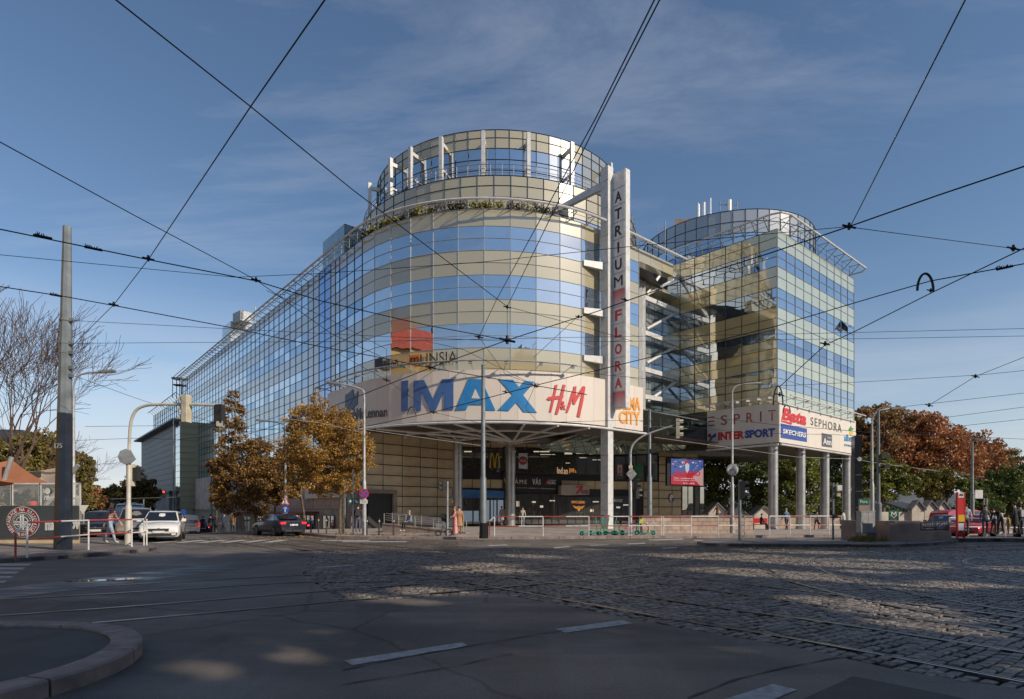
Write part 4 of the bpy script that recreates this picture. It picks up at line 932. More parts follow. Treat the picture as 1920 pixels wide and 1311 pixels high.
pl_text('sign_letter', 'OS', plB, (931, 885), (931, 882), (936, 885), (936, 882), MT['white'], mall, .1)
pl_text('sign_letter', 'jiffa', plB, (1066, 888), (1066, 877), (1080, 889), (1080, 880), og, mall, .1, bold=.02)
pl_poly('poster', plB, [(1155, 870), (1167, 870.5), (1167, 893), (1155, 892)], MT['logo_dred'], mall, .1); pl_poly('poster', plB, [(1157, 872), (1165, 872), (1165, 892), (1157, 891)], MT['white'], mall, .12)
pl_text('sign_letter', 'KFC', plB, (1157.6, 891), (1157.6, 887), (1164.6, 891), (1164.6, 887), MT['logo_black'], mall, .15, bold=.03)
for i, ch in enumerate('LIFT'): pl_text('sign_letter', ch, plB, (1159.6, 877.6+i*3.4), (1159.6, 875+i*3.4), (1162.6, 877.6+i*3.4), (1162.6, 875+i*3.4), MT['logo_black'], mall, .15)
pl_poly('poster', plB, [(1188, 866), (1206, 867), (1206, 902), (1188, 900)], mat('grey_poster', (.13, .16, .13), .5), mall, .1)
pl_poly('tree_emblem', plB, circ(1197, 878, 6.5, 7, 12), MT['logo_green'], mall, .14); pl_poly('tree_emblem', plB, [(1196, 884), (1198.5, 884), (1199, 897), (1195.5, 897)], MT['logo_green'], mall, .14)
pl_poly('wall_disc', plC, circ(1258, 934, 5.2, 8.4), MT['logo_black'], mall, .1); pl_poly('wall_disc', plC, circ(1258, 934, 4.2, 7.2), MT['white'], mall, .14); pl_poly('wall_disc', plC, [(1258, 934), (1258, 941), (1261.6, 938), (1262, 934)], MT['logo_navy'], mall, .16)
pl_text('sign_letter', 'VSTUP', plC, (1283, 905.5), (1283, 901), (1302, 906), (1302, 901.5), MT['logo_grey'], mall, .1)
def column_round(px, D, ztop, r, lbl=None, z0=None):
 p = WP(px, 955, D); c = MB(); z0 = z0 if z0 is not None else hgt(p.x, p.y)+.12
 c.cyl((p.x, p.y, z0), r, ztop-z0, 20)
 for z in np.arange(z0+.9, ztop, 1.25): c.cyl((p.x, p.y, z), r+.012, .03, 20)
 c.cyl((p.x, p.y, z0), r+.05, .12, 20)
 c.build('column', MT['steel'], mall, smooth=True)
 s = MB(); s.cyl((p.x, p.y, ztop), r*.8, .35, 12)
 for k in range(6):
  a = 2*PI*k/6+.3; s.tube([(p.x, p.y, ztop+.2), (p.x+math.cos(a)*2.6, p.y+math.sin(a)*2.6, 7.9)], .07, 6)
 s.build('column_strut', MT['white_metal'], mall)
 return p
column_round(858, 52, 7.3, .40, z0=.0); column_round(957, 54.5, 7.3, .43, z0=.02)
m = MB(); ap = WP(962, 818, 52)
for px in (700, 780, 850, 905, 985, 1050, 1110):
 s = s_of_px(px, FO); q = path(s, FO-.3); m.tube([(ap.x, ap.y, 7.45), (q.x, q.y, 7.75)], .11, 6)
for s0, s1 in ((700, 850), (850, 985), (985, 1110)):
 a, b = path(s_of_px(s0, FO), -2.5), path(s_of_px(s1, FO), -2.5); m.tube([(*a, 7.65), (*b, 7.65)], .1, 6)
m.build('soffit_struts', MT['white_metal'], mall)
for px, D in ((978, 53), (1010, 56), (1098, 57), (760, 50)):
 p = WP(px, 830, D); m = MB(); m.ball((p.x, p.y, 7.6), .12); m.build('ceiling_lamp', MT['white'], mall)
MT['canopy_glass'] = glass('green_canopy_glass', (.75, .9, .82), .32, (.10, .15, .12), rough=.04)
ca = [WP(1010, 838, 52), WP(1150, 792, 49.5), WP(1203, 768, 52), WP(1325, 791, 58)]; cb_ = [WP(1030, 846, 57), WP(1130, 852, 58.5), WP(1215, 850, 59.5), WP(1322, 838, 61)]
fr = MB()
def seg(l, t):
 i = min(int(t*3), 2); f = t*3-i; return l[i].lerp(l[i+1], f)
NA = 12
for i in range(NA):
 for j in range(3):
  def q(a, b): return seg(ca, a/NA).lerp(seg(cb_, a/NA), b/3)
  p = [q(i+.02, j+.02), q(i+.98, j+.02), q(i+.98, j+.98), q(i+.02, j+.98)]; g_ = MB(); up = Vector((0, 0, .03)); g_.hexa([v for v in p]+[v+up for v in p]); g_.build('canopy_pane', MT['canopy_glass'], mall)
for i in range(NA+1): fr.tube([seg(ca, i/NA)+V(0, 0, .02), seg(cb_, i/NA)+V(0, 0, .02)], .05, 4)
for j in range(4): fr.tube([seg(ca, t).lerp(seg(cb_, t), j/3)+V(0, 0, .02) for t in np.linspace(0, 1, 10)], .06, 4)
fr.build('canopy_frame', MT['pole_grey'], mall)
# -- plain facade of the side wing at street level: stone plinth, shop fronts, letters
plS = Plane(path(-60), -uM)          # runs from far to near along the side wing
def us(s): return 60+s
tile_wall(plS, us(-59), us(-.2), 1.6, 3.8, 2.0, 1.1, name='plinth_tile', mt='tile_r')
tile_wall(plS, us(-5.3), us(0), 3.8, 11.4, 1.7, .9, name='plinth_tile', mt='tile')
bb = MB(); bb.quad((*path(-69, .02), -3), (*path(0, .02), -3), (*path(0, .02), 1.6), (*path(-69, .02), 1.6)); bb.build('ground_storey_wall', MT['tile_r'], mall)
for i, (a, b, z1, mtn) in enumerate(((-3.9, -2.4, 2.6, 'shop_glass'), (-8, -5.4, 1.0, 'shop_glass'), (-13, -10, 1.0, 'shop_glass'), (-17, -14, 1.0, 'interior_beige'), (-22, -18, .8, 'shop_glass'), (-27, -23.5, .8, 'interior_beige'), (-33, -28, .7, 'shop_glass'), (-40, -35, .6, 'shop_glass'), (-48, -42, .3, 'shop_glass'), (-58, -50, 0, 'shop_glass'))):
 f = MB(); zb = hgt(*path((a+b)/2))+.2; f.obox((*path(a, .05), zb), (*(path(b)-path(a)), 0), (*(nM*.06), 0), (0, 0, z1-zb)); f.build('shop_window', MT[mtn], mall)
 f = MB()
 for s in np.linspace(a, b, 4): f.obox((*path(s, .1), zb), (*(-uM*.08), 0), (*(nM*.06), 0), (0, 0, z1-zb))
 f.obox((*path(a, .1), z1), (*(path(b)-path(a)), 0), (*(nM*.08), 0), (0, 0, .1)); f.build('window_frame', MT['pole_grey'], mall)
m = MB(); m.obox((*path(-34, 0), 1.25), (*(path(-9)-path(-34)), 0), (*(nM*1.6), 0), (0, 0, .14)); m.build('street_canopy', MT['logo_dred'], mall)
m = MB(); m.obox((*path(-1.9, .1), -.8), (*(-uM*.9), 0), (*(nM*.4), 0), (0, 0, 4.6)); m.obox((*path(-.9, .1), -.8), (*(-uM*.3), 0), (*(nM*.2), 0), (0, 0, 4.2)); m.build('pier', MT['stone_d'], mall)
vs, fs = text_mesh('BILLA  KFC', bold=.03); vs = fit(vs, -10.8, -1.6, 3.1, 5.1); m_ = MB()
m = MB(); m.obox((*path(-12, .1), 2.6), (*(path(-1)-path(-12)), 0), (*(nM*.15), 0), (0, 0, 2.9)); m.build('sign_board', MT['fascia'], mall)
letters('sign_letter', vs, fs, lambda x, y: (*path(x, .33), y), MT['logo_dred'], mall, None, (*nM, 0))
# -- steel pylon with the upright name sign
pyl = thing('sign_pylon', 'tall white steel pylon carrying an upright ATRIUM FLORA name sign in front of the drum', 'pylon', (0, 0, 0))
pb = WP(1139.5, 955, 46.4); pyl.location = (pb.x, pb.y, 0); pb = Vector((pb.x, pb.y))
tdir, ndir = -nLf, nLf                       # text face looks along nLf; runs along -uL from left to right
TX = Vector((uL.x, uL.y))*-1                  # left to right on the text face seen from the street
m = MB(); hw = .40
m.obox((*(pb-TX*hw*.9-uR*hw), .1), (*(TX*.72), 0), (*(uR*.62), 0), (0, 0, 27.7)); m.build('mast', MT['white_metal'], pyl)
m = MB()
for z in np.arange(1.5, 27, 2.1): m.obox((*(pb-TX*hw*.93-uR*hw*1.03), z), (*(TX*.76), 0), (*(uR*.02), 0), (0, 0, .05))
m.build('joint_plate', MT['galv'], pyl)
o_ = WP(1147.5, 955, 46.4); so = Vector((o_.x, o_.y)); SW = 1.32; ST = .52
zt, zbm = z_at(323, 46.0), z_at(765, 45.7)
m = MB(); m.obox((*so, zbm), (*(TX*SW), 0), (*(uR*ST), 0), (0, 0, zt-zbm)); m.build('sign_box', MT['white_metal'], pyl)
rowpx = [323, 357, 388, 421.5, 452, 481, 511, 543, 577, 609, 640, 671, 703, 734, 765]
rows = ['', 'A', 'T', 'R', 'I', 'U', 'M', 'fade', 'F', 'L', 'O', 'R', 'A', 'fade']
zs = np.linspace(zt, zbm, len(rows)+1)
plT = Plane(so, TX)
fade = bpy.data.materials.new('red_fade_print'); fade.use_nodes = True; t = fade.node_tree; b = t.nodes['Principled BSDF']
tcn = t.nodes.new('ShaderNodeTexCoord'); sp = t.nodes.new('ShaderNodeSeparateXYZ'); t.links.new(tcn.outputs['Generated'], sp.inputs[0]); rp_ = t.nodes.new('ShaderNodeValToRGB'); rp_.color_ramp.elements[0].color = (.60, .56, .55, 1); rp_.color_ramp.elements[1].color = (.60, .10, .12, 1); t.links.new(sp.outputs['Z'], rp_.inputs[0]); t.links.new(rp_.outputs[0], b.inputs['Base Color']); b.inputs['Roughness'].default_value = .4
for i, ch in enumerate(rows):
 m = MB(); m.obox((*(so+TX*.10+plT.n*.02), zs[i+1]+.04), (*(TX*(SW-.2)), 0), (*(plT.n*.03), 0), (0, 0, zs[i]-zs[i+1]-.08)); m.build('sign_panel', fade if ch == 'fade' else MT['white'], pyl)
 if ch and ch != 'fade':
  vs, fs = text_mesh(ch, bold=0.0 if ch == 'M' else .02); hgt_ = (zs[i]-zs[i+1])*.62; zc = (zs[i]+zs[i+1])/2; wd = .62 if ch != 'I' else .16
  if ch == 'M': wd = .8
  vs = fit(vs, SW/2-wd/2, SW/2+wd/2, zc-hgt_/2, zc+hgt_/2)
  letters('sign_letter', vs, fs, lambda x, y: (*plT.at(x, .08), y), MT['logo_black'] if i < 7 else MT['logo_red'], pyl, None, (*plT.n, 0))
for z, R2 in ((26.7, 1), (20.2, 0), (16.6, 0), (13.0, 0)):   # arms tying the pylon back to the drum
 tgt = (C2+Vector((math.sin(aR(22)), -math.cos(aR(22))))*13.4) if R2 else path(LA*.92)
 a = Vector((*pb, z)); b = Vector((*tgt, z-1.2 if R2 else z)); d = (b-a); L_ = d.length; t_ = d/L_; sd_ = Vector((t_.y, -t_.x, 0)).normalized()
 m = MB(); m.hexa([a-sd_*.16-V(0, 0, .3), a+sd_*.16-V(0, 0, .3), b+sd_*.16-V(0, 0, .12), b-sd_*.16-V(0, 0, .12), a-sd_*.16+V(0, 0, .3), a+sd_*.16+V(0, 0, .3), b+sd_*.16+V(0, 0, .3), b-sd_*.16+V(0, 0, .3)]); m.build('arm', MT['white_metal'], pyl)
for z in np.arange(4, 27, 3.1): m = MB(); m.ball((*(so+TX*-.05+plT.n*.15), z), .13); m.build('bracket_knob', MT['pole_grey'], pyl)
# -- right glass office block
C = Vector((23.53, 53.5)); LR, LL = 17.9, 9.9
off = thing('glass_office_block', 'right hand glass office block raised on round columns above the open passage', 'building', (30, 60, 0))
po = Panels(off)
plR = Plane(C, uR); P1 = C+uL*LL; plL = Plane(P1, -uL)
zo = [26.5, 25.75, 24.9, 24.05, 23.2, 22.3, 21.3, 20.45, 19.6, 18.6, 17.6, 16.75, 15.9, 15.0, 14.1, 13.3, 12.5, 11.8, 11.1]
wo = {2, 3, 6, 7, 10, 11, 14, 15}
nR_, nL_ = 10, 6; bk2 = MB(); ml2 = MB()
for i in range(nR_):
 for r in range(len(zo)-1):
  isw = r in wo; mt = MT['pane'] if isw else MT['spandrel_green']
  if isw and r in (10, 11) and random.random() < .8: mt = MT['pane_dark']
  if i == 8 and r == 6: continue
  po.add('window_pane' if isw else 'spandrel_panel', mt, plR.at(LR*i/nR_), plR.at(LR*(i+1)/nR_), zo[r+1], zo[r], jit=.003 if isw else .002)
for i in range(nL_):
 for r in range(len(zo)-1):
  isw = r in wo; po.add('window_pane' if isw else 'spandrel_panel', MT['pane'] if isw else MT['spandrel_warm_lit'], plL.at(LL*i/nL_), plL.at(LL*(i+1)/nL_), zo[r+1], zo[r], jit=.006)
for r in range(len(zo)-1): po.add('window_pane' if r in wo else 'spandrel_panel', MT['pane'] if r in wo else MT['spandrel_warm_lit'], plL.at(-1.5), plL.at(0), zo[r+1], zo[r], jit=.005)
e = .06; far = C+uR*LR+uL*24
c = [C+(uR*e+uL*e), C+uR*(LR-e)+uL*e, far-uR*e, C+uL*24+uR*e]
bk2.hexa([(*q, 11.1) for q in c]+[(*q, 26.45) for q in c])
bk2.hexa([(*q, 7.45) for q in [C, C+uR*LR, far, C+uL*24]]+[(*q, 11.1) for q in [C, C+uR*LR, far, C+uL*24]], 1)
bk2.build('core', [MT['backing'], MT['soffit']], off)
for i in range(nR_+1): ml2.tube([(*plR.at(LR*i/nR_, .05), 11.1), (*plR.at(LR*i/nR_, .05), 26.5)], .03, 4, 0, False)
for i in range(nL_+1): ml2.tube([(*plL.at(LL*i/nL_, .05), 11.1), (*plL.at(LL*i/nL_, .05), 26.5)], .03, 4, 0 if i == nL_ else 1, False)
for z in zo:
 ml2.tube([(*plR.at(0, .04), z), (*plR.at(LR, .04), z)], .024, 4, 0, False); ml2.tube([(*plL.at(0, .04), z), (*plL.at(LL, .04), z)], .022, 4, 1, False)
ml2.build('mullions', [MT['mull_l'], MT['mull_d']], off)
u0, u1 = LR*8/nR_, LR*9/nR_; m = MB(); a, b = plR.at(u0, .08), plR.at(u1, .08); a2, b2 = plR.at(u0, .62), plR.at(u1, .62)
m.add([(*a, zo[6]), (*b, zo[6]), (*b2, zo[7]+.12), (*a2, zo[7]+.12), (*a, zo[6]-.05), (*b, zo[6]-.05), (*b2, zo[7]+.06), (*a2, zo[7]+.06)], [(0, 1, 2, 3), (7, 6, 5, 4), (0, 3, 7, 4), (1, 5, 6, 2), (2, 6, 7, 3)]); m.build('open_window', MT['pane_dark'], off)
m = MB()   # eaves tube and bracket struts
zc_ = 27.45; o1 = 1.1
corner = C+(nR+(-uR))*o1*.9
pts = [plL.at(-.5, o1), plL.at(LL-.2, o1), C+nLf*.75+nR*.75, plR.at(.2, o1), plR.at(LR+.2, o1), plR.at(LR+1.0, .5), plR.at(LR+1.1, -3)]
m.tube([(*p, zc_) for p in pts], .09, 8); m.build('eaves_tube', MT['white_metal'], off, smooth=True)
m = MB()
for i in range(9):
 for pl_, L_ in ((plR, LR), (plL, LL)):
  u = L_*(i+.3)/9; m.tube([(*pl_.at(u, 0), 26.5), (*pl_.at(u, o1), zc_)], .04, 4); m.tube([(*pl_.at(u, .05), 26.5), (*pl_.at(u, .05), zc_+.1)], .03, 4); m.tube([(*pl_.at(u, .05), zc_), (*pl_.at(u, o1), zc_)], .035, 4)
for pl_, L_ in ((plR, LR), (plL, LL)):
 for z in (27.0, 27.5): m.tube([(*pl_.at(0, .05), z), (*pl_.at(L_, .05), z)], .025, 4)
m.build('roof_railing', MT['pole_grey'], off)
FZ0, FZ1 = 7.5, 11.05; ufl = plL.u(1326)
plLf = Plane(plL.at(0, .35), plL.t); plRf = Plane(C+nR*.35-uR*.35, uR)
fcor = C+nR*.35-uR*.35; uE = (fcor-plLf.O).dot(plLf.t); uS = plLf.u(1326)
for i in range(6): po.add('fascia_panel', MT['fascia_r'], plLf.at(uS+(uE-uS)*i/6), plLf.at(uS+(uE-uS)*(i+1)/6), FZ0, FZ1, gap=.012, th=.06)
uR1 = plRf.u(1604); uR0 = 0.0
for i in range(12): po.add('fascia_panel', MT['fascia_r'], plRf.at(uR0+(uR1-uR0)*i/12), plRf.at(uR0+(uR1-uR0)*(i+1)/12), FZ0, FZ1, gap=.012, th=.06)
bb = MB()
for pl_, a, b in ((plLf, uS, uE), (plRf, uR0, uR1)):
 bb.hexa([(*pl_.at(a, -.05), FZ0+.01), (*pl_.at(b, -.05), FZ0+.01), (*pl_.at(b, -.6), FZ0+.01), (*pl_.at(a, -.6), FZ0+.01), (*pl_.at(a, -.05), FZ1-.01), (*pl_.at(b, -.05), FZ1-.01), (*pl_.at(b, -.6), FZ1-.01), (*pl_.at(a, -.6), FZ1-.01)])
bb.build('fascia_backing', MT['fascia_r'], off)
m = MB()
for pl_, a, b in ((plLf, uS, uE), (plRf, uR0, uR1)):
 m.tube([(*pl_.at(a, .15), 7.3), (*pl_.at(b, .15), 7.3)], .09, 8); m.tube([(*pl_.at(a, 1.0), 11.5), (*pl_.at(b, 1.0), 11.5)], .06, 6)
 for k in range(7): u = a+(b-a)*(k+.5)/7; m.tube([(*pl_.at(u, -.3), 11.3), (*pl_.at(u, 1.0), 11.5)], .035, 4); m.box((*pl_.at(u, .8), 11.35), (.3, .25, .16), 0)
m.build('fascia_light_rail', MT['white_metal'], off)
L_ = lambda n, tx, a0, a1, b0, b1, mt, pl_=plLf, **k: pl_text(n, tx, pl_, a0, a1, b0, b1, MT[mt], off, .06, **k)
for i, (ch, xa, xb) in enumerate((('E', 1329, 1340), ('S', 1352, 1364), ('P', 1376, 1388), ('R', 1400, 1412), ('I', 1425.5, 1428), ('T', 1441, 1455))):
 yb = lambda x: 799.5-(x-1329)*.088; yt = lambda x: 782-(x-1329)*.106
 if ch == 'E':
  for k_, (q0, q1) in enumerate(((0, .13), (.45, .57), (.87, 1))):
   pl_poly('sign_letter', plLf, [(xa, yb(xa)*(1-q0)+yt(xa)*q0), (xb, yb(xb)*(1-q0)+yt(xb)*q0), (xb, yb(xb)*(1-q1)+yt(xb)*q1), (xa, yb(xa)*(1-q1)+yt(xa)*q1)], MT['logo_dred'], off, .06)
 elif ch == 'T':
  pl_poly('sign_letter', plLf, [(xa, yt(xa)+1.8), (xb, yt(xb)+1.8), (xb, yt(xb)), (xa, yt(xa))], MT['logo_dred'], off, .06); pl_poly('sign_letter', plLf, [(1447, yb(1447)), (1449, yb(1449)), (1449, yt(1449)+4), (1447, yt(1447)+4)], MT['logo_dred'], off, .06)
 else: L_('sign_letter', ch, (xa, yb(xa)), (xa, yt(xa)), (xb, yb(xb)), (xb, yt(xb)), 'logo_dred')
L_('sign_letter', 'INTER', (1347, 826.5), (1347, 811), (1396, 822.5), (1396, 807.5), 'logo_red', bold=.05)
L_('sign_letter', 'SPORT', (1397, 822.3), (1397, 807.3), (1453.5, 819), (1453.5, 802.5), 'logo_blue', bold=.05)
pl_poly('emblem', plLf, circ(1331, 817, 3.2, 3.7), MT['logo_red'], off, .06); pl_poly('emblem', plLf, [(1330, 826), (1334, 819), (1343, 811.5), (1343, 819), (1336, 822), (1333, 828)], MT['logo_blue'], off, .06)
K = lambda n, tx, a0, a1, b0, b1, mt, **k: pl_text(n, tx, plRf, a0, a1, b0, b1, MT[mt], off, .06, **k)
K('sign_letter', 'Bata', (1464, 787), (1466, 764), (1511, 799), (1512, 775), 'logo_red', bold=.05, shear=.25)
pl_poly('emblem', plRf, [(1463, 788), (1485, 793), (1483, 797), (1464, 791)], MT['logo_red'], off, .05)
K('sign_letter', 'SEPHORA', (1519, 797), (1519, 782), (1577, 811.5), (1577, 796), 'logo_grey', spacing=1.25)
pl_poly('sign_patch', plRf, [(1463, 794), (1512, 804), (1512, 829), (1463, 821)], MT['logo_blue'], off, .05)
pl_text('sign_letter', 'SKECHERS', plRf, (1466, 813), (1466, 804), (1510, 821), (1510, 812), MT['white'], off, .09, bold=.03, shear=.15)
pl_poly('sign_patch', plRf, [(1540, 812), (1559, 816), (1559, 839.5), (1540, 837)], MT['logo_grey'], off, .05)
pl_text('sign_letter', 'Ann', plRf, (1542, 833), (1542, 821), (1557, 835.5), (1557, 824), MT['white'], off, .09, bold=.02); pl_text('sign_letter', 'CAFE', plRf, (1550, 822), (1550, 819.5), (1557, 823), (1557, 820.7), MT['white'], off, .09)
pl_text('sign_letter', 'albert', plRf, (1582, 827), (1582, 814), (1602, 830), (1602, 817), mat('logo_sky_blue', (.02, .22, .50), .5), off, .06, bold=.015); pl_text('sign_letter', 'SUPERMARKET', plRf, (1582, 836.5), (1582, 832.5), (1602, 839.5), (1602, 835.5), mat('logo_pale_blue', (.12, .28, .48), .5), off, .06)
pl_poly('emblem', plRf, circ(1595, 812, 3.4, 4.2), MT['logo_yellow'], off, .06); pl_poly('emblem', plRf, [(1590, 806), (1593, 801), (1595, 799), (1596, 803), (1600, 803), (1597, 807), (1592, 808)], MT['logo_green'], off, .07)
for k in range(4):
 p = plR.at(.4+k*5.65, -.55); z0 = hgt(p.x, p.y)+.12; m = MB(); m.cyl((p.x, p.y, z0), .42, 7.5-z0, 20)
 for z in np.arange(z0+1, 7.4, 1.25): m.cyl((p.x, p.y, z), .432, .03, 20)
 m.cyl((p.x, p.y, z0), .47, .15, 20); m.build('column', MT['steel'], off, smooth=True)
C3 = Vector((25.2, 71.4)); R3 = 9.6; n3_ = 26; bb = MB(); mm = MB(); P = [C3+Vector((math.sin(a), -math.cos(a)))*R3 for a in np.linspace(aR(-95), aR(95), n3_+1)]
z3 = [32.4, 31.2, 30.0, 28.8, 27.6, 26.4]
for i in range(n3_):
 for r in range(5): po.add('upper_pane' if r in (2, 3, 4) else 'upper_panel', MT['pane_dark' if r == 3 else 'pane'] if r in (2, 3, 4) else (MT['spandrel_grey'] if i < 17 else MT['top_glass']), P[i], P[i+1], z3[r+1], z3[r], jit=.004)
 q0, q1 = C3+(P[i]-C3)*.993, C3+(P[i+1]-C3)*.993; bb.quad((*q0, 26.4), (*q1, 26.4), (*q1, 32.4), (*q0, 32.4))
bb.add([(*(C3+(p-C3)*.995), 32.35) for p in P], [tuple(range(len(P)))]); bb.build('inner_wall', MT['backing'], off)
for p in P: mm.tube([(*(C3+(p-C3)*1.005), 26.4), (*(C3+(p-C3)*1.005), 32.4)], .035, 4, 0, False)
for z in z3: mm.tube([(*(C3+(p-C3)*1.004), z) for p in P], .035, 4, 0, False)
mm.build('mullions', MT['mull_d'], off)
for px, y0, y1, r in ((1309, 412, 384, .2), (1320, 407, 380, .16), (1332, 405, 372, .10), (1367, 400, 376, .3)):
 a, b = WP(px, y0, 70), WP(px, y1, 70); m = MB(); m.tube([(a.x, a.y, a.z-2), b], r, 8)
 if px == 1309: m.tube([(a.x, a.y, b.z-2), (a.x, a.y, b.z+.2)], r*.4, 6)
 tag(m.build('roof_antenna', MT['white'], loc=(a.x, a.y, a.z)), {1309: 'short white panel antenna leftmost on the rounded roof', 1320: 'white panel antenna second from the left on the rounded roof', 1332: 'tallest slim white antenna on the rounded roof', 1367: 'thick white mast beside the crossbar on the rounded roof'}[px], 'antenna', 'antennas on the rounded roof')
m = MB(); a, b = WP(1350, 384, 70), WP(1382, 384, 70); m.tube([a, b], .06, 4)
for px in (1350, 1382): m.tube([WP(px, 396, 70), WP(px, 378, 70)], .05, 4)
tag(m.build('antenna_frame', MT['galv'], loc=tuple(WP(1366, 400, 70))), 'thin steel crossbar frame around the thick white mast', 'antenna frame')
m = MB(); a = WP(1247, 441, 64); m.tube([(a.x, a.y, a.z-2), WP(1247, 415, 64)], .05, 4); m.tube([WP(1233, 434, 64), WP(1247, 426, 64), WP(1250, 424, 64)], .03, 4); m.tube([WP(1233, 437, 64), WP(1233, 424, 64)], .03, 4); tag(m.build('aerial', MT['galv'], loc=tuple(a)), 'thin branched aerial at the left end of the rounded roof', 'antenna')
m = MB(); a = WP(1340, 402, 68); m.obox((a.x-4, a.y+2, a.z-2), (8, -1.2, 0), (2, 5, 0), (0, 0, 2.4)); m.build('plant_room', MT['stone_d'], off)
MT['atrium_glass'] = glass('atrium_glass', (.8, .9, .95), .42, (.20, .23, .25), isl=.3)
# -- glazed atrium link with its white truss
lk_ = thing('truss_link', 'white diagonal steel truss and dark glazed link between the drum and the office block', 'building link', (14, 60, 0))
pk_ = Panels(lk_)
G0, G1 = P1-uR*8.5+uL*1.1, P1+uL*1.1; plG = Plane(G0, G1-G0); LG = (G1-G0).length
zg = list(np.linspace(23.0, 9.0, 17))
for i in range(6):
 for r in range(16): pk_.add('atrium_pane', MT['atrium_glass'] if r % 4 != 3 else MT['spandrel_grey'], plG.at(LG*i/6), plG.at(LG*(i+1)/6), zg[r+1], zg[r], jit=.006, gap=.05)
m = MB(); m.quad((*plG.at(0, -.08), 8), (*plG.at(LG, -.08), 8), (*plG.at(LG, -.08), 23.2), (*plG.at(0, -.08), 23.2)); m.build('atrium_backing', MT['backing'], lk_)
SE = path(s_end)
for i in range(6):
 for r in range(len(ZR)-1): pk_.add('side_pane' if r in WIN else 'side_panel', MT['atrium_glass'] if r in WIN else MT['spandrel'], SE+uL*10*i/6, SE+uL*10*(i+1)/6, ZR[r+1], ZR[r], jit=.003)
m = MB(); m.quad((*(SE-uR*.08), 8), (*(SE-uR*.08+uL*10), 8), (*(SE-uR*.08+uL*10), 23.2), (*(SE-uR*.08), 23.2)); m.build('side_backing', MT['backing'], lk_)
s_c = s_of_px(1262)
for i in range(3): pk_.add('cap_panel', MT['spandrel'], path(s_end+(s_c-s_end)*i/3), path(s_end+(s_c-s_end)*(i+1)/3), 22.25, 23.3, jit=.003)
m = MB(); cq = [path(s_end, -.08), path(s_c, -.08), path(s_c, -.8), path(s_end, -.8)]; m.hexa([(*v, 22.3) for v in cq]+[(*v, 23.2) for v in cq]); m.build('cap_core', MT['spandrel'], lk_)
m = MB(); q = [plG.at(-1, -.1), plG.at(LG, -.1), P1+uR*.1-uL*.2, P1-uR*9];
m.hexa([(*v, 22.9) for v in [P1-uR*9.2, P1, P1+uL*6, P1-uR*9.2+uL*6]]+[(*v, 23.2) for v in [P1-uR*9.2, P1, P1+uL*6, P1-uR*9.2+uL*6]]); m.build('link_roof', MT['spandrel'], lk_)
tr = lambda px, py: Plane(P1-uR*8, uR).pt(px, py)
TL, TR = 1202, 1273.5
for (ya, yb_) in ((481, 514.8), (547, 580), (614, 642), (684, 706), (737, 750)):
 a, b = tr(TL-6, ya), tr(TR, yb_); d = b-a; m = MB(); m.obox(a, d, Vector((*(nR*-.35), 0)), (0, 0, -.42)); m.build('truss_beam', MT['white_metal'], lk_)
for (x0, y0, x1, y1) in ((1273, 520, 1216, 552), (1273, 585, 1216, 616), (1273, 648, 1216, 680), (1273, 714, 1217, 752), (1246, 508, 1216, 550)):
 m = MB(); m.tube([tr(x0, y0)+Vector((*(nR*-.2), 0)), tr(x1, y1)+Vector((*(nR*-.2), 0))], .14, 8); m.build('truss_diagonal', MT['white_metal'], lk_)
for px in (1198, 1204.5):
 m = MB(); a = tr(px, 800); b = tr(px, 480); m.obox((a.x, a.y, 8.5), (.3, 0, 0), (0, .3, 0), (0, 0, b.z-8.5)); m.build('truss_post', MT['white_metal'], lk_)
for i in range(5): pk_.add('lower_panel', MT['spandrel_warm_lit'], (P1-uR*7.2*(5-i)/5)+nR*.3, (P1-uR*7.2*(4-i)/5)+nR*.3, 9.0, 10.6, jit=.004)
pk_.finish()
m = MB(); a = WP(1245, 795, 57); m.hexa([WP(1204, 826, 58), WP(1326, 828, 58.5), WP(1460, 832, 57), WP(1400, 845, 72), WP(1204, 822, 58), WP(1326, 783, 58.5), WP(1460, 825, 57), WP(1400, 840, 72)]); m.build('passage_soffit', MT['soffit'], lk_)
m = MB()
for k in range(7):
 a = WP(1240+k*16, 852-k*1.2, 60); m.tube([(a.x, a.y, 7.42), (a.x+7, a.y+6, 7.42)], .06, 4)
m.build('soffit_rib', MT['pole_grey'], lk_)
pn.finish(); po.finish()
# -- grey annex on the side street
K0 = Vector((-50.3, 91.3)); annex = thing('grey_annex', 'windowless grey box building with an olive end wall on the side street', 'building', (K0.x, K0.y, hgt(K0.x, K0.y)))
MT['annex_grey'] = mat('dark_rib_cladding', (.20, .195, .20), .55, .2, var=.1, scale=1.0, stretch=(1, 1, .1)); MT['olive'] = mat('olive_cladding', (.36, .34, .22), .5, .2, var=.1, scale=.6)
pq = Panels(annex); K1 = K0+uR*3.4; KE = K0+uM*37
m = MB(); m.hexa([(*v, -6) for v in (K0+uR*.1+uM*.1, K1+uR*4, KE+uR*8, KE+uR*.1)]+[(*v, 15.0) for v in (K0+uR*.1+uM*.1, K1+uR*4, KE+uR*8, KE+uR*.1)]); m.build('wall', MT['annex_grey'], annex)
for r in range(20): pq.add('olive_panel', MT['olive'], K0, K1, 15-(r+1)*.95, 15-r*.95, gap=.04, jit=.002); pq.add('olive_panel', MT['olive'], K0+uR*1.7, K1+uR*1.7, 15-(r+1)*.95, 15-r*.95, gap=.04)
for r in range(12): pq.add('wall_panel', MT['annex_grey'], K0+uM*37, K0+uM*3.2, 15-(r+1)*.95, 15-r*.95, gap=.05)
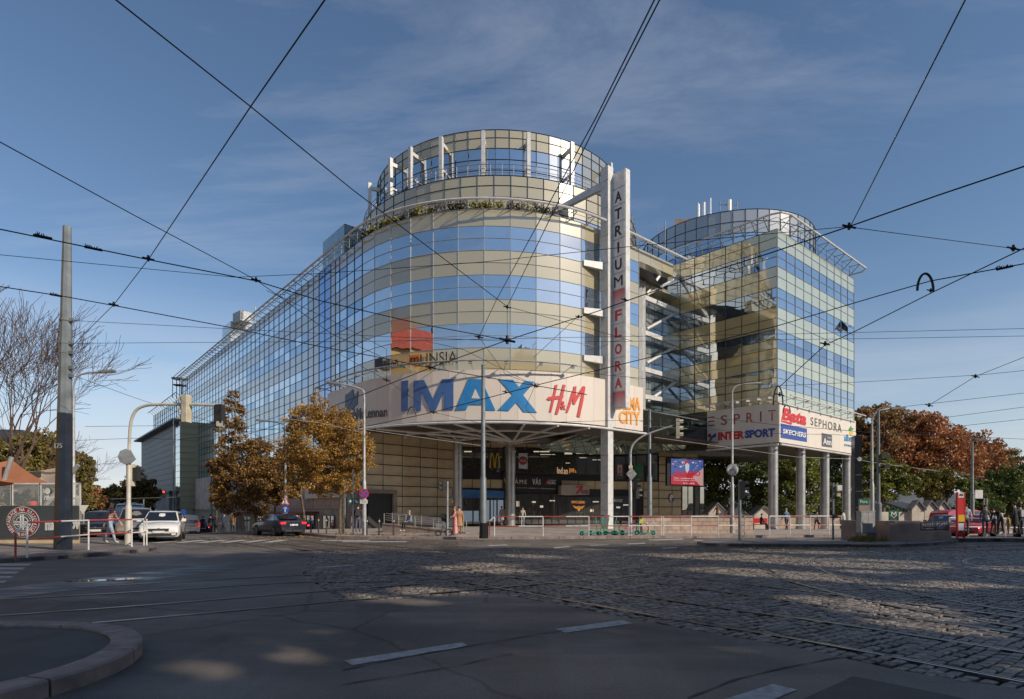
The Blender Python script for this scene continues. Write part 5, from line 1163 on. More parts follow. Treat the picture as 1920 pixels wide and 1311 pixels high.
for r in range(18):
 pq.add('glass_strip_pane', MT['pane'], K0+uM*3.1, K0+uM*1.5, 15-(r+1)*.95, 15-r*.95, gap=.05, jit=.004); pq.add('glass_strip_pane', MT['pane'], K0+uM*1.5, K0, 15-(r+1)*.95, 15-r*.95, gap=.05, jit=.004)
pq.finish()
m = MB(); m.obox((*(K0-uR*1.2-uM*.5), 15.0), (*(uM*38.5), 0), (*(uR*1.6), 0), (0, 0, .25)); m.build('eaves', MT['pole_grey'], annex)
pa_ = Plane(K0+uM*37-nM*.05, -uM); m = MB(); m.obox((*pa_.at(3, .15), 1.4), (*(pa_.t*29), 0), (*(pa_.n*.5), 0), (0, 0, 2.7)); m.build('poster_wall', mat('grey_mural', (.22, .20, .20), .6, var=.35, scale=.25), annex)
m = MB(); m.obox((*pa_.at(2, .15), 4.2), (*(pa_.t*31), 0), (*(pa_.n*.7), 0), (0, 0, .25)); m.build('canopy_edge', MT['darkgrey'], annex)
low = thing('low_stone_building', 'low beige stone building with a garage front beside the grey annex', 'building', (-44, 84, -2))
m = MB(); q = path(-56.5, .4); e_ = path(-35, .4); m.hexa([(*path(-57, .5), -5), (*path(-34, .5), -5), (*path(-34, .05), -5), (*path(-57, .05), -5), (*path(-57, .5), 6.2), (*path(-34, .5), 6.2), (*path(-34, .05), 6.2), (*path(-57, .05), 6.2)]); m.build('wall', MT['stone'], low)
m = MB(); m.obox((*path(-56, .52), -3.0), (*(path(-40)-path(-56)), 0), (*(nM*.1), 0), (0, 0, 4.2)); m.build('shutter', mat('beige_shutter', (.27, .24, .20), .6, stretch=(1, 1, 9), var=.12), low)
m = MB(); m.obox((*path(-57, .5), 1.4), (*(path(-38)-path(-57)), 0), (*(nM*.35), 0), (0, 0, .2)); m.build('ledge', MT['mull_d'], low)
# -- foliage
def leaf_mat(name, c1, c2, var=.5, tr=.25):
 m = bpy.data.materials.new(name); m.use_nodes = True; t = m.node_tree; b = t.nodes['Principled BSDF']; o = t.nodes['Material Output']
 g = t.nodes.new('ShaderNodeNewGeometry'); r = t.nodes.new('ShaderNodeValToRGB'); r.color_ramp.elements[0].color = (*c1, 1); r.color_ramp.elements[1].color = (*c2, 1)
 nz = t.nodes.new('ShaderNodeTexNoise'); nz.inputs['Scale'].default_value = .55; nz.inputs['Detail'].default_value = 3; t.links.new(g.outputs['Position'], nz.inputs['Vector'])
 ma = t.nodes.new('ShaderNodeMath'); ma.operation = 'MULTIPLY_ADD'; ma.inputs[1].default_value = .55; t.links.new(g.outputs['Random Per Island'], ma.inputs[0])
 ms = t.nodes.new('ShaderNodeMath'); ms.operation = 'MULTIPLY_ADD'; ms.inputs[1].default_value = 1.6; ms.inputs[2].default_value = -.55; t.links.new(nz.outputs['Fac'], ms.inputs[0]); t.links.new(ms.outputs[0], ma.inputs[2]); ma.use_clamp = True
 t.links.new(ma.outputs[0], r.inputs[0]); t.links.new(r.outputs[0], b.inputs['Base Color']); b.inputs['Roughness'].default_value = .55
 tl = t.nodes.new('ShaderNodeBsdfTranslucent'); t.links.new(r.outputs[0], tl.inputs['Color']); mx = t.nodes.new('ShaderNodeMixShader'); mx.inputs[0].default_value = tr
 t.links.new(b.outputs[0], mx.inputs[1]); t.links.new(tl.outputs[0], mx.inputs[2]); t.links.new(mx.outputs[0], o.inputs['Surface']); return m
LM = {
 'plane': leaf_mat('golden_plane_leaf', (.20, .095, .022), (.68, .42, .10), tr=.38), 'plane_d': leaf_mat('brown_plane_leaf', (.06, .035, .012), (.25, .13, .035)),
 'rust': leaf_mat('rust_chestnut_leaf', (.20, .075, .032), (.62, .27, .11)), 'green': leaf_mat('green_leaf', (.04, .07, .014), (.26, .30, .05)),
 'dgreen': leaf_mat('dark_green_leaf', (.025, .042, .012), (.14, .17, .04)), 'ygreen': leaf_mat('yellow_green_leaf', (.07, .075, .012), (.27, .22, .04)), 'olive': leaf_mat('olive_brown_leaf', (.07, .06, .018), (.32, .25, .07))}
MT['bark'] = mat('bark', (.13, .10, .075), .9, var=.25, scale=6, bump=.6, bscale=25); MT['bark_l'] = mat('pale_bark', (.34, .26, .17), .85, var=.22, scale=7, bump=.4)
MT['bark_r'] = mat('reddish_twig_bark', (.11, .07, .055), .9, var=.2, scale=6)
def leaf_cloud(blobs, n, size, seed=0, hollow=.35):
 """n leaf quads spread through ellipsoid blobs (cx,cy,cz,rx,ry,rz); returns verts, faces arrays"""
 r = np.random.RandomState(seed); B = np.array(blobs); wgt = (B[:, 3]*B[:, 4]*B[:, 5])**.75; wgt /= wgt.sum()
 nt_ = max(len(B)*9, n//70); kb = r.choice(len(B), nt_, p=wgt); d = r.normal(size=(nt_, 3)); d /= np.linalg.norm(d, axis=1)[:, None]
 tc_ = B[kb, :3]+d*B[kb, 3:]*((hollow+(1.06-hollow)*r.rand(nt_)**.55))[:, None]; tr_ = B[kb, 3:].mean(1)*(.10+.15*r.rand(nt_))+size*1.2
 w2 = tr_**1.3; w2 /= w2.sum(); k = r.choice(nt_, n, p=w2); g_ = r.normal(size=(n, 3)); g_ /= (np.linalg.norm(g_, axis=1)[:, None]+1e-6); g_ *= (r.rand(n)**.45)[:, None]*1.25
 c = tc_[k]+g_*tr_[k][:, None]*np.array([1, 1, .72])
 u = r.normal(size=(n, 3)); u /= np.linalg.norm(u, axis=1)[:, None]; v = np.cross(u, r.normal(size=(n, 3))); v /= np.linalg.norm(v, axis=1)[:, None]
 s = size*(.6+.8*r.rand(n))[:, None]; u *= s; v *= s*.62
 P = np.stack([c-u, c+v*.9, c+u, c-v*.9], 1).reshape(-1, 3); return P
def quads_obj(P, name, mt, parent, kind=None):
 off_ = np.array(wloc(parent)); n = len(P)//4; me = bpy.data.meshes.new(name); me.vertices.add(len(P)); me.vertices.foreach_set('co', (P-off_).astype(np.float32).ravel())
 me.loops.add(len(P)); me.loops.foreach_set('vertex_index', np.arange(len(P), dtype=np.int32)); me.polygons.add(n); me.polygons.foreach_set('loop_start', np.arange(n, dtype=np.int32)*4)
 try: me.polygons.foreach_set('loop_total', np.full(n, 4, dtype=np.int32))
 except Exception: pass
 me.materials.append(mt); me.update(calc_edges=True); o = bpy.data.objects.new(name, me); COL.objects.link(o); o.parent = parent
 if kind: o['kind'] = kind
 return o
def branches(m, p, d, L_, r, depth, rnd, up=.15, spread=.55, minr=.008, kids=3, ends=None, n=5):
 pts = [Vector(p)]; rs = [r]; d = Vector(d).normalized(); seg = 4
 for i in range(seg):
  d = (d+Vector((rnd.gauss(0, .12), rnd.gauss(0, .12), rnd.gauss(0, .08)+up*.35))).normalized(); pts.append(pts[-1]+d*L_/seg); rs.append(max(minr, r*(1-.45*(i+1)/seg)))
 m.tube(pts, rs, n if r > .04 else 3, 0, False)
 if ends is not None and depth <= 1: ends.append(pts[-1])
 if depth <= 0: return
 for k in range(kids):
  i = rnd.choice([2, 3, 4, 4]); a = rnd.uniform(0, 2*PI); o = d.orthogonal().normalized(); o2 = d.cross(o); q = (d+(o*math.cos(a)+o2*math.sin(a))*spread*rnd.uniform(.6, 1.3)).normalized()
  branches(m, pts[i], q, L_*rnd.uniform(.6, .82), rs[i]*rnd.uniform(.55, .75), depth-1, rnd, up, spread, minr, kids, ends, n)
def tree(x, y, H_, blobs, n, size, lm, name='autumn_tree', label='', group=None, trunk_r=.2, trunk_h=None, bark='bark', seed=0, lm2=None, f2=.3, hollow=.35):
 z0 = hgt(x, y)+.1; t = thing(name, label, 'tree', (x, y, z0), 0, group); rnd = random.Random(seed); m = MB(); th = trunk_h or H_*.35
 pts = [Vector((x, y, z0-.1)), Vector((x+rnd.uniform(-.08, .08), y, z0+th*.5)), Vector((x+rnd.uniform(-.15, .15), y, z0+th))]
 m.tube(pts, [trunk_r*1.25, trunk_r, trunk_r*.85], 10, 0)
 m.build('trunk', MT[bark], t, smooth=True); m = MB();
 Bw = [(x+b[0], y+b[1], z0+b[2], b[3], b[4], b[5]) for b in blobs]
 for b in Bw:
  a = pts[-1]; e = Vector(b[:3]); mid = a.lerp(e, .5)+Vector((rnd.uniform(-.3, .3), rnd.uniform(-.3, .3), .1)); m.tube([a-V(0, 0, th*.12), mid, e], [trunk_r*.6, trunk_r*.35, trunk_r*.12], 6)
  for _ in range(7):
   d = Vector((rnd.gauss(0, 1), rnd.gauss(0, 1), rnd.gauss(.3, .8))).normalized(); s_ = mid.lerp(e, rnd.random()); q = e+Vector((d.x*b[3], d.y*b[4], d.z*b[5]))*.95; m.tube([s_, s_.lerp(q, .5)+V(0, 0, .1), q], [trunk_r*.2, trunk_r*.1, .015], 4)
 m.build('limbs', MT[bark], t)
 P = leaf_cloud(Bw, n, size, seed, hollow)
 if lm2:
  q = P.reshape(-1, 4, 3); r = np.random.RandomState(seed+1).rand(len(q)) < f2; quads_obj(q[~r].reshape(-1, 3), 'crown', LM[lm], t); quads_obj(q[r].reshape(-1, 3), 'crown', LM[lm2], t)
 else: quads_obj(P, 'crown', LM[lm], t)
 return t
def pos(px, D): return ((px-960)/F*D, D)
def pblobs(px0, D, lst, z0=0):
 """blobs given as (px, py, rx_px, rz_px[, dD]) at depth D -> local metres about the trunk foot"""
 x0 = (px0-960)/F*D; k = D/F; r = []
 for b in lst:
  d = b[4] if len(b) > 4 else 0
  r.append(((b[0]-960)*k-x0, d, EYE+(HZ-b[1])*k-z0, b[2]*k, max(b[2]*k*.85, .6), b[3]*k))
 return r
SG = 'plane trees along the side street kerb'
x, y = pos(641, 36.5); z0 = hgt(x, y)+.1
tree(x, y, 9, pblobs(641, 36.5, [(600, 752, 17, 24), (612, 790, 44, 30), (575, 790, 40, 28), (636, 808, 45, 32), (590, 838, 58, 42), (660, 850, 38, 34), (628, 872, 52, 40), (680, 838, 20, 26), (560, 862, 34, 36), (600, 905, 40, 24), (648, 902, 32, 22), (693, 868, 15, 20), (612, 925, 22, 10), (540, 905, 24, 26)], z0), 36000, .066, 'plane', 'plane_tree', 'golden leaved plane tree before the cream sign band', SG, .15, 2.7, 'bark_l', 3, 'plane_d', .15, .55)
x, y = pos(473, 42); z0 = hgt(x, y)+.1
tree(x, y, 10, pblobs(473, 42, [(440, 752, 16, 18), (436, 780, 20, 24), (428, 815, 24, 28), (450, 812, 20, 20), (420, 850, 26, 30), (455, 860, 36, 40), (480, 845, 24, 30), (415, 890, 20, 28), (445, 905, 40, 34), (490, 895, 32, 40), (438, 945, 30, 22), (478, 940, 30, 28), (512, 880, 18, 22)], z0), 30000, .074, 'plane_d', 'plane_tree', 'tall dark brown plane tree with a narrow top, left of the golden one', SG, .15, 3.0, 'bark_l', 5, 'plane', .2, .5)
for i, (px, D, lb, bl) in enumerate(((405, 56, 'slim brown street tree farthest left along the side street kerb', [(408, 905, 14, 22), (412, 930, 18, 20), (402, 880, 12, 18)]), (516, 47, 'low brown street tree between the two large plane trees', [(520, 900, 24, 26), (512, 925, 22, 22), (530, 875, 20, 20), (505, 885, 16, 18)]), (568, 44, 'brown street tree half hidden behind the golden plane tree', [(553, 800, 18, 14), (548, 850, 24, 28), (565, 885, 28, 24), (545, 915, 22, 20)]))):
 x, y = pos(px, D); z0 = hgt(x, y)+.1; tree(x, y, 7, pblobs(px, D, bl, z0), 6500, .11, 'plane_d', 'street_tree', lb, SG, .08, 2.4, 'bark', 20+i, 'plane', .15)
RG = 'trees in the park behind the passage'
def ptree(px, D, lst, n, size, lm, lb, nm='park_tree', g=RG, tr=.3, seed=0, lm2=None, f2=.3, th=3, hollow=.35):
 x, y = pos(px, D); z0 = hgt(x, y)+.1; return tree(x, y, 12, pblobs(px, D, lst, z0), n, size, lm, nm, lb, g, tr, th, 'bark', seed, lm2, f2, hollow)
ptree(1740, 84, [(1700, 800, 52, 32), (1745, 815, 46, 36), (1690, 845, 60, 38), (1755, 855, 52, 38), (1800, 870, 44, 34), (1725, 890, 50, 34), (1665, 800, 30, 28)], 24000, .21, 'rust', 'broad rust coloured chestnut tree above the gabled chapels', tr=.45, seed=31, lm2='olive', f2=.12, th=5)
ptree(1815, 92, [(1822, 830, 34, 22), (1840, 850, 42, 30), (1870, 865, 34, 28), (1800, 815, 22, 16), (1850, 885, 40, 26), (1895, 880, 26, 24)], 15000, .22, 'rust', 'rust coloured tree lower and farther right behind the tram stop', seed=32, lm2='olive', f2=.2, th=5)
ptree(1636, 78, [(1628, 790, 34, 24), (1660, 775, 24, 16), (1615, 830, 30, 30), (1650, 825, 36, 26), (1612, 775, 14, 12), (1690, 790, 30, 16)], 13000, .16, 'olive', 'tall olive tree with open crown beside the office block', seed=33, lm2='rust', f2=.45, th=6, hollow=.6)
ptree(1655, 66, [(1650, 880, 34, 26), (1680, 895, 30, 22), (1632, 910, 26, 24), (1665, 920, 34, 16), (1625, 870, 20, 22), (1700, 905, 20, 14)], 16000, .13, 'green', 'bright green spreading tree right of the tall black totem', seed=34, lm2='ygreen', f2=.45, th=2.4)
ptree(1765, 74, [(1765, 900, 30, 22), (1735, 905, 24, 24), (1790, 905, 24, 20), (1752, 930, 26, 12)], 9000, .15, 'ygreen', 'small yellow leaved tree just above the pale gables', seed=35, lm2='olive', f2=.3, th=2)
ptree(1895, 72, [(1890, 895, 36, 26), (1850, 925, 34, 26), (1880, 930, 46, 30), (1915, 860, 22, 24), (1930, 920, 40, 40)], 19000, .15, 'dgreen', 'dark green dense tree at the right edge behind the tram stop', seed=36, lm2='green', f2=.4, th=2)
ptree(1825, 68, [(1830, 935, 26, 18), (1812, 915, 16, 18), (1850, 950, 26, 12)], 7000, .14, 'green', 'low green bushy tree beside the pole with the white box', seed=37, lm2='dgreen', f2=.5, th=1.5)
gx = [(1335, 72, [(1340, 880, 36, 34), (1322, 910, 30, 30), (1362, 910, 30, 34), (1350, 850, 34, 20), (1330, 945, 34, 20)], 'green', 'green leafy tree at the left end of the passage, beside the video screen'),
      (1415, 82, [(1410, 870, 40, 34), (1395, 900, 36, 36), (1435, 905, 34, 40), (1420, 945, 40, 24)], 'dgreen', 'dark tree behind the clock post in the middle of the passage'),
      (1500, 76, [(1490, 880, 42, 34), (1470, 915, 30, 26), (1520, 915, 34, 30), (1495, 945, 40, 20)], 'green', 'green tree seen between the first two round columns'),
      (1590, 80, [(1580, 880, 40, 34), (1560, 915, 34, 34), (1600, 920, 34, 36), (1580, 950, 40, 20)], 'dgreen', 'deep green tree seen between the last two round columns'),
      (1460, 92, [(1455, 860, 50, 24), (1540, 855, 50, 26), (1500, 880, 60, 40)], 'dgreen', 'tall dark tree farthest back behind the round columns')]
for i, (px, D, bl, lm, lb) in enumerate(gx): ptree(px, D, bl, 12000, .17, lm, lb, seed=40+i, lm2='ygreen' if lm == 'green' else 'green', f2=.3, th=2.5)
LG = 'trees down the side street on the left'
ptree(262, 78, [(255, 915, 22, 24), (240, 935, 20, 22), (275, 920, 18, 22), (258, 950, 26, 20), (290, 930, 14, 14), (255, 888, 10, 12)], 14000, .17, 'plane_d', 'dark brown street tree before the grey annex', 'street_tree', LG, .2, 51, 'dgreen', .4, 3)
ptree(210, 110, [(212, 930, 20, 18), (195, 940, 16, 18), (225, 945, 18, 16)], 6000, .24, 'olive', 'olive brown tree far down the side street', 'street_tree', LG, .2, 52, 'plane', .3, 3)
ptree(178, 90, [(172, 935, 16, 24), (184, 945, 14, 20), (165, 950, 14, 16)], 6000, .2, 'rust', 'rust tinted slim tree right of the restaurant corner', 'street_tree', LG, .2, 53, 'olive', .5, 3)
ptree(158, 46, [(158, 870, 12, 22), (152, 895, 13, 20), (165, 885, 10, 22), (158, 915, 12, 20), (165, 940, 11, 14)], 9000, .09, 'olive', 'small round olive tree just behind the black pole', 'street_tree', LG, .09, 54, 'ygreen', .35, 2)
ptree(60, 62, [(75, 835, 40, 30), (40, 850, 44, 30), (10, 860, 40, 34), (100, 860, 36, 30), (60, 885, 60, 24), (-20, 850, 40, 40)], 20000, .15, 'olive', 'broad golden brown tree behind the restaurant canopies', 'autumn_tree', None, .3, 55, 'ygreen', .3, 3)
x, y = pos(18, 38); z0 = hgt(x, y); t = thing('bare_tree', 'bare leafless tree with fine reddish twigs at the left edge', 'tree', (x, y, z0))
rnd = random.Random(12); m = MB(); tw = MB(); ends = []
m.tube([(x, y, z0), (x+.05, y, z0+1.5), (x, y, z0+2.6)], [.24, .19, .17], 9); m.build('trunk', MT['bark_r'], t, smooth=True); m = MB()
for k in range(8):
 a = 2*PI*k/8+.4; d = Vector((math.cos(a)*.42, math.sin(a)*.42, 1)); branches(m, (x, y, z0+2.2+.1*k), d, 4.6 if k % 2 else 5.4, .11, 4, rnd, .16, .5, .012, 4, ends, 5)
for k in range(4):
 a = 2*PI*k/4; d = Vector((abs(math.cos(a))+.4, math.sin(a)*.6, .35)); branches(m, (x, y, z0+2.4), d, 2.5, .06, 4, rnd, .12, .5, .008, 3, ends, 4)
m.build('branches', MT['bark_r'], t)
P = leaf_cloud([((px-960)/F*D, D, hgt((px-960)/F*D, D)+1.2, 6, 2, 2.2) for px, D in ((1310, 95), (1370, 98), (1430, 100), (1500, 98), (1560, 98), (1620, 96), (1700, 94), (1780, 96), (1860, 98), (1930, 96), (1990, 94))], 26000, .2, 77)
root = thing('park_shrubbery', 'dense dark green shrubbery filling the foot of the park trees', 'shrubbery', (40, 96, 0)); quads_obj(P, 'foliage', LM['dgreen'], root, 'stuff')
hp_ = []
m = MB(); nx_ = 60; rowsv = []
for j, D in enumerate((420, 700, 1100, 1700, 2600)):
 for i in range(nx_):
  x = -3600+i*(7000/(nx_-1)); px = 960+F*x/D; base = {420: -9, 700: -6, 1100: 14, 1700: 38, 2600: 66}[D]; rowsv.append((x, D, base+6*math.sin(x*.004+j)*(j > 1)+4*math.sin(x*.011+j*2)*(j > 1)))
m.add(rowsv, [(j*nx_+i, j*nx_+i+1, (j+1)*nx_+i+1, (j+1)*nx_+i) for j in range(4) for i in range(nx_-1)])
MT['hill'] = mat('hazy_hill', (.11, .12, .12), 1, var=.3, scale=.01, world=True); o = m.build('hills', MT['hill']); o['kind'] = 'structure'
MT['town'] = mat('pale_town_wall', (.36, .33, .32), .9, var=.1); MT['town_roof'] = mat('far_red_roof', (.22, .12, .10), .9)
r_ = random.Random(9)
for k in range(26):
 px = r_.uniform(150, 245); D = r_.choice([1000, 1300, 1650, 2100, 2500]); x = (px-960)/F*D; zt_ = {1000: 10, 1300: 22, 1650: 36, 2100: 52, 2500: 64}[D]; wd, dp, hh = r_.uniform(14, 34), 14, r_.uniform(9, 24)
 t = thing('far_building', ['small ', 'wide ', 'tall ', 'low ', 'narrow ', 'long '][k % 6]+['pale', 'cream', 'greyish', 'rosy', 'dusty'][k % 5]+' block on the hazy hillside, '+['near the ridge', 'halfway up', 'at the foot of the slope'][k % 3], 'building', (x, D, zt_-6), 0, 'buildings on the far hillside')
 m = MB(); m.box((x, D, zt_+hh/2-5), (wd, dp, hh+8)); m.build('wall', MT['town'], t)
 m = MB(); m.hexa([(x-wd/2-1, D-dp/2-1, zt_+hh-1), (x+wd/2+1, D-dp/2-1, zt_+hh-1), (x+wd/2+1, D+dp/2+1, zt_+hh-1), (x-wd/2-1, D+dp/2+1, zt_+hh-1), (x-wd/2+2, D-.5, zt_+hh+3), (x+wd/2-2, D-.5, zt_+hh+3), (x+wd/2-2, D+.5, zt_+hh+3), (x-wd/2+2, D+.5, zt_+hh+3)]); m.build('roof', MT['town_roof'], t)
# -- neighbouring houses round the crossing (mirrored in the glass, and casting the shade)
def house(O_, dx, dy, W_, Dp, Hh, wall, roofm, label, floors=6, roof_h=4.5, seed=0, name='town_house', flat=False):
 """O_ front left corner, dx along the front, dy to the back"""
 t = thing(name, label, 'building', (O_[0], O_[1], 0)); O_ = Vector(O_); dx = Vector(dx).normalized(); dy = Vector(dy).normalized()
 c = [O_, O_+dx*W_, O_+dx*W_+dy*Dp, O_+dy*Dp]; m = MB(); m.hexa([(*v, -1) for v in c]+[(*v, Hh) for v in c]); m.build('wall', wall, t)
 if flat: m = MB(); m.hexa([(*v, Hh) for v in c]+[(*v, Hh+.6) for v in c]); m.build('parapet', MT['stone_d'], t)
 else:
  e = [c[0]-dx*.6-dy*.6, c[1]+dx*.6-dy*.6, c[2]+dx*.6+dy*.6, c[3]-dx*.6+dy*.6]; r0, r1 = (c[0]+c[3])/2, (c[1]+c[2])/2; r0 = r0+dx*2; r1 = r1-dx*2
  m = MB(); vs = [(*v, Hh+.05) for v in e]+[(*r0, Hh+roof_h), (*r1, Hh+roof_h)]; m.add(vs, [(0, 1, 5, 4), (2, 3, 4, 5), (3, 0, 4), (1, 2, 5), (3, 2, 1, 0)]); m.build('roof', roofm, t)
  for k in range(3):
   q = O_+dx*(W_*(k+.7)/3.2)+dy*Dp*.5; m = MB(); m.box((*q, Hh+roof_h), (1.0, .8, 3.2), math.atan2(dx.y, dx.x)); m.build('chimney', MT['brown'], t)
 wm_ = MB(); fm = MB(); nw = int(W_/2.9); fh = (Hh-4.5)/(floors-1)
 for side, (o0, d0, L_) in enumerate(((c[0], dx, W_), (c[3], -dy, Dp), (c[1], dy, Dp))):
  n_ = Vector((d0.y, -d0.x)); n_ = n_ if side == 0 else n_; nn = int(L_/2.9)
  for i in range(nn):
   for f_ in range(floors):
    z = (1.2 if f_ == 0 else 4.5+(f_-1)*fh+.9); hh = 2.4 if f_ == 0 else 1.7; u = L_*(i+.5)/nn-.6; p = o0+d0*u
    if side == 0 and f_ >= floors-4:
     w1 = MB(); w1.obox((*(p+n_*.02), z), (*(d0*1.2), 0), (*(n_*.04), 0), (0, 0, hh)); w1.build('window', MT['shop_glass'], t)
    else: wm_.obox((*(p+n_*.02), z), (*(d0*1.2), 0), (*(n_*.04), 0), (0, 0, hh))
    fm.obox((*(p-d0*.15+n_*.02), z-.15), (*(d0*1.5), 0), (*(n_*.16), 0), (0, 0, .12)); fm.obox((*(p-d0*.15+n_*.02), z+hh), (*(d0*1.5), 0), (*(n_*.14), 0), (0, 0, .16))
  for f_ in range(1, floors): fm.obox((*(o0+n_*.02), 4.2+(f_-1)*fh), (*(d0*L_), 0), (*(n_*.12), 0), (0, 0, .2))
 w_ = wm_.build('lower_windows', MT['shop_glass'], t); w_['kind'] = 'stuff'; s_ = fm.build('window_trim', MT['stone'], t); s_['kind'] = 'stuff'; return t
yel = mat('yellow_render', (.62, .38, .12), .85, var=.08, scale=.4); red_r = mat('red_tile_roof', (.42, .07, .03), .8, var=.2, scale=4, bump=.4, bscale=12); grey_w = mat('grey_render', (.33, .30, .28), .85, var=.08, scale=.4); beige_w = mat('beige_render', (.42, .35, .26), .85, var=.08, scale=.4)
house((-47, 43), (.22, -.97), (-.97, -.22), 19, 14, 23.5, yel, red_r, 'yellow corner house with a red tiled roof across the street', 6, 6.5)
house((-42.3, 24.2), (.15, -.99), (-.99, -.15), 17, 14, 25, yel, red_r, 'taller yellow house with a red roof next to the yellow corner house', 6, 6)
fd = Vector((1, .30)).normalized(); fb = Vector((.30, -1)).normalized(); bo = Vector((21.0, -4.3)); xx = 0
for (u_, wd, hh, wl, lb, fl, back_) in ((-16, 16, 12.5, grey_w, 'low grey house behind the tall avenue trees nearest the camera', False, 9), (0, 15, 12.0, beige_w, 'low beige house behind the tall avenue trees', False, 9), (15, 14, 12.5, grey_w, 'low grey house third along behind the avenue trees', False, 9), (30, 15, 26.0, grey_w, 'tall grey apartment house with a flat roof on the right', True, 0), (45, 16, 25.7, beige_w, 'tall beige apartment house farthest along on the right', True, 0)):
 house(tuple(bo+fd*u_+fb*back_), fd, fb, wd, 14 if back_ else 22, hh, wl, red_r, lb, 4 if back_ else 7, 3.0, flat=fl, name='apartment_house')
holes_ = [((-2.0, 10.8), .5), ((-1.6, 11.8), .45), ((-.9, 16.1), .7), ((-.55, 17.4), .45), ((.7, 20.5), .6), ((6.65, 20.3), 1.0), ((8.0, 21.0), .8), ((6.2, 15.4), .8), ((7.0, 14.2), .6), ((9.6, 18.0), 1.2), ((11.2, 18.6), .8), ((6.0, 10.3), .55), ((6.0, 9.2), .45), ((5.7, 8.2), .35), ((8.2, 12.5), .5), ((9.6, 12.9), .45), ((10.6, 23), .9), ((-3.1, 6.1), .26), ((-2.3, 6.5), .22), ((14.5, 15.5), .9), ((3.2, 24.2), .5), ((12.8, 12.8), .6), ((17.5, 22.5), 1.0), ((9.2, 15.4), .4)]  # ground spots where gaps cut in the added crowns let sun patches fall
r = np.random.RandomState(91); nl = 62000; U = r.uniform(-20, 31, nl); Zc = r.uniform(9.5, 26.6, nl)  # leaf mass added out of view to shade and dapple the foreground
top = 25.9+.6*np.sin(U*.9)+.35*np.sin(U*2.3); Zc = np.minimum(Zc, top-r.rand(nl)*.6); Wd = r.normal(0, 1.4, nl)
ctr = np.array([bo.x, bo.y, 0])+np.outer(U, [fd.x, fd.y, 0])+np.outer(Wd, [fb.x, fb.y, 0]); ctr[:, 2] = Zc
sdn = np.array([sd.x, sd.y, sd.z]); keepm = np.ones(nl, bool)
for (hx, hy), rad in holes_:
 q = ctr-np.array([hx, hy, 0]); d_ = q-np.outer(q@sdn, sdn); dd = np.linalg.norm(d_*np.array([1, 1, 1.0]), axis=1); keepm &= dd > 1.32*rad*(.92+.12*r.rand(nl))
ctr = ctr[keepm]; U = U[keepm]; n_ = len(ctr); a_ = r.normal(size=(n_, 3)); a_ /= np.linalg.norm(a_, axis=1)[:, None]; b_ = np.cross(a_, r.normal(size=(n_, 3))); b_ /= np.linalg.norm(b_, axis=1)[:, None]; s_ = (.26*(.7+.6*r.rand(n_)))[:, None]
Pq = np.stack([ctr-a_*s_, ctr+b_*s_*.7, ctr+a_*s_, ctr-b_*s_*.7], 1)
ords = ['first', 'second', 'third', 'fourth', 'fifth', 'sixth']
for k in range(6):
 uc = -15.75+8.5*k; sel = (U >= uc-4.25) & (U < uc+4.25); p = bo+fd*uc; t = thing('added_shade_tree', ords[k]+' tall avenue tree from the camera before the low houses', 'tree', (p.x, p.y, 0), 0, 'tall avenue trees on the near right')
 m = MB(); m.tube([(p.x, p.y, 0), (p.x, p.y, 5), (p.x+.2, p.y, 11), (p.x, p.y, 20)], [.5, .4, .3, .12], 10); m.build('trunk', MT['bark'], t); m = MB()
 for j in range(9): aa = random.uniform(-3.6, 3.6); zz_ = random.uniform(10, 24); q = p+fd*aa; m.tube([(p.x, p.y, zz_-3), (q.x, q.y, zz_)], [.12, .03], 5)
 m.build('limbs', MT['bark'], t); quads_obj(Pq[sel].reshape(-1, 3), 'crown', LM['dgreen'], t)
# -- generic street builders
def bez(pts, n=10): return [Vector(p) for p in pts] if len(pts) < 3 else [q for q in spline3(pts, n)]
def spline3(pts, n=8):
 P = [Vector(p) for p in pts]; P = [P[0]*2-P[1]]+P+[P[-1]*2-P[-2]]; r = []
 for i in range(1, len(P)-2):
  for k in range(n):
   t = k/n; a, b, c, d = P[i-1], P[i], P[i+1], P[i+2]; r.append(.5*((2*b)+(c-a)*t+(2*a-5*b+4*c-d)*t*t+(3*b-a-3*c+d)*t**3))
 r.append(P[-2]); return r
def gz(x, y, k=.12): return hgt(x, y)+k
MT['lens'] = mat('signal_lens_off', (.03, .03, .03), .2, coat=.5); MT['lens_red'] = emis('signal_lens_red', (1, .03, .02), 6, (.3, .01, .01)); MT['sig_black'] = mat('signal_housing_black', (.02, .021, .023), .45); MT['sig_cream'] = mat('signal_housing_cream', (.55, .50, .38), .5, dirt=(3, .75))
def signal_head(parent, c, face, n=3, mt='sig_black', s=.30, lit=None, hoods=True):
 """housing with n lenses centred at c, lenses looking along the 2d vector face"""
 f = Vector((*Vector(face).normalized(), 0)); sd_ = Vector((f.y, -f.x, 0)); c = Vector(c); h_ = n*s; m = MB()
 m.obox(c-sd_*s*.5-f*.10-V(0, 0, h_/2), sd_*s, f*.20, (0, 0, h_)); b = m.build('signal_housing', MT[mt], parent)
 for i in range(n):
  z = h_/2-s*(i+.5); q = c+f*.10+V(0, 0, z); l = MB(); l.tube([q, q+f*.03], s*.36, 12); l.build('signal_lens', MT['lens_red' if lit == i else 'lens'], parent)
  if hoods:
   m = MB(); r_ = s*.40
   for k in range(8):
    a0, a1 = PI*(-.1+1.2*k/8), PI*(-.1+1.2*(k+1)/8); p0, p1 = q+sd_*math.cos(a0)*r_+V(0, 0, math.sin(a0)*r_), q+sd_*math.cos(a1)*r_+V(0, 0, math.sin(a1)*r_); m.quad(p0, p1, p1+f*.2, p0+f*.2)
   m.build('signal_hood', MT[mt], parent)
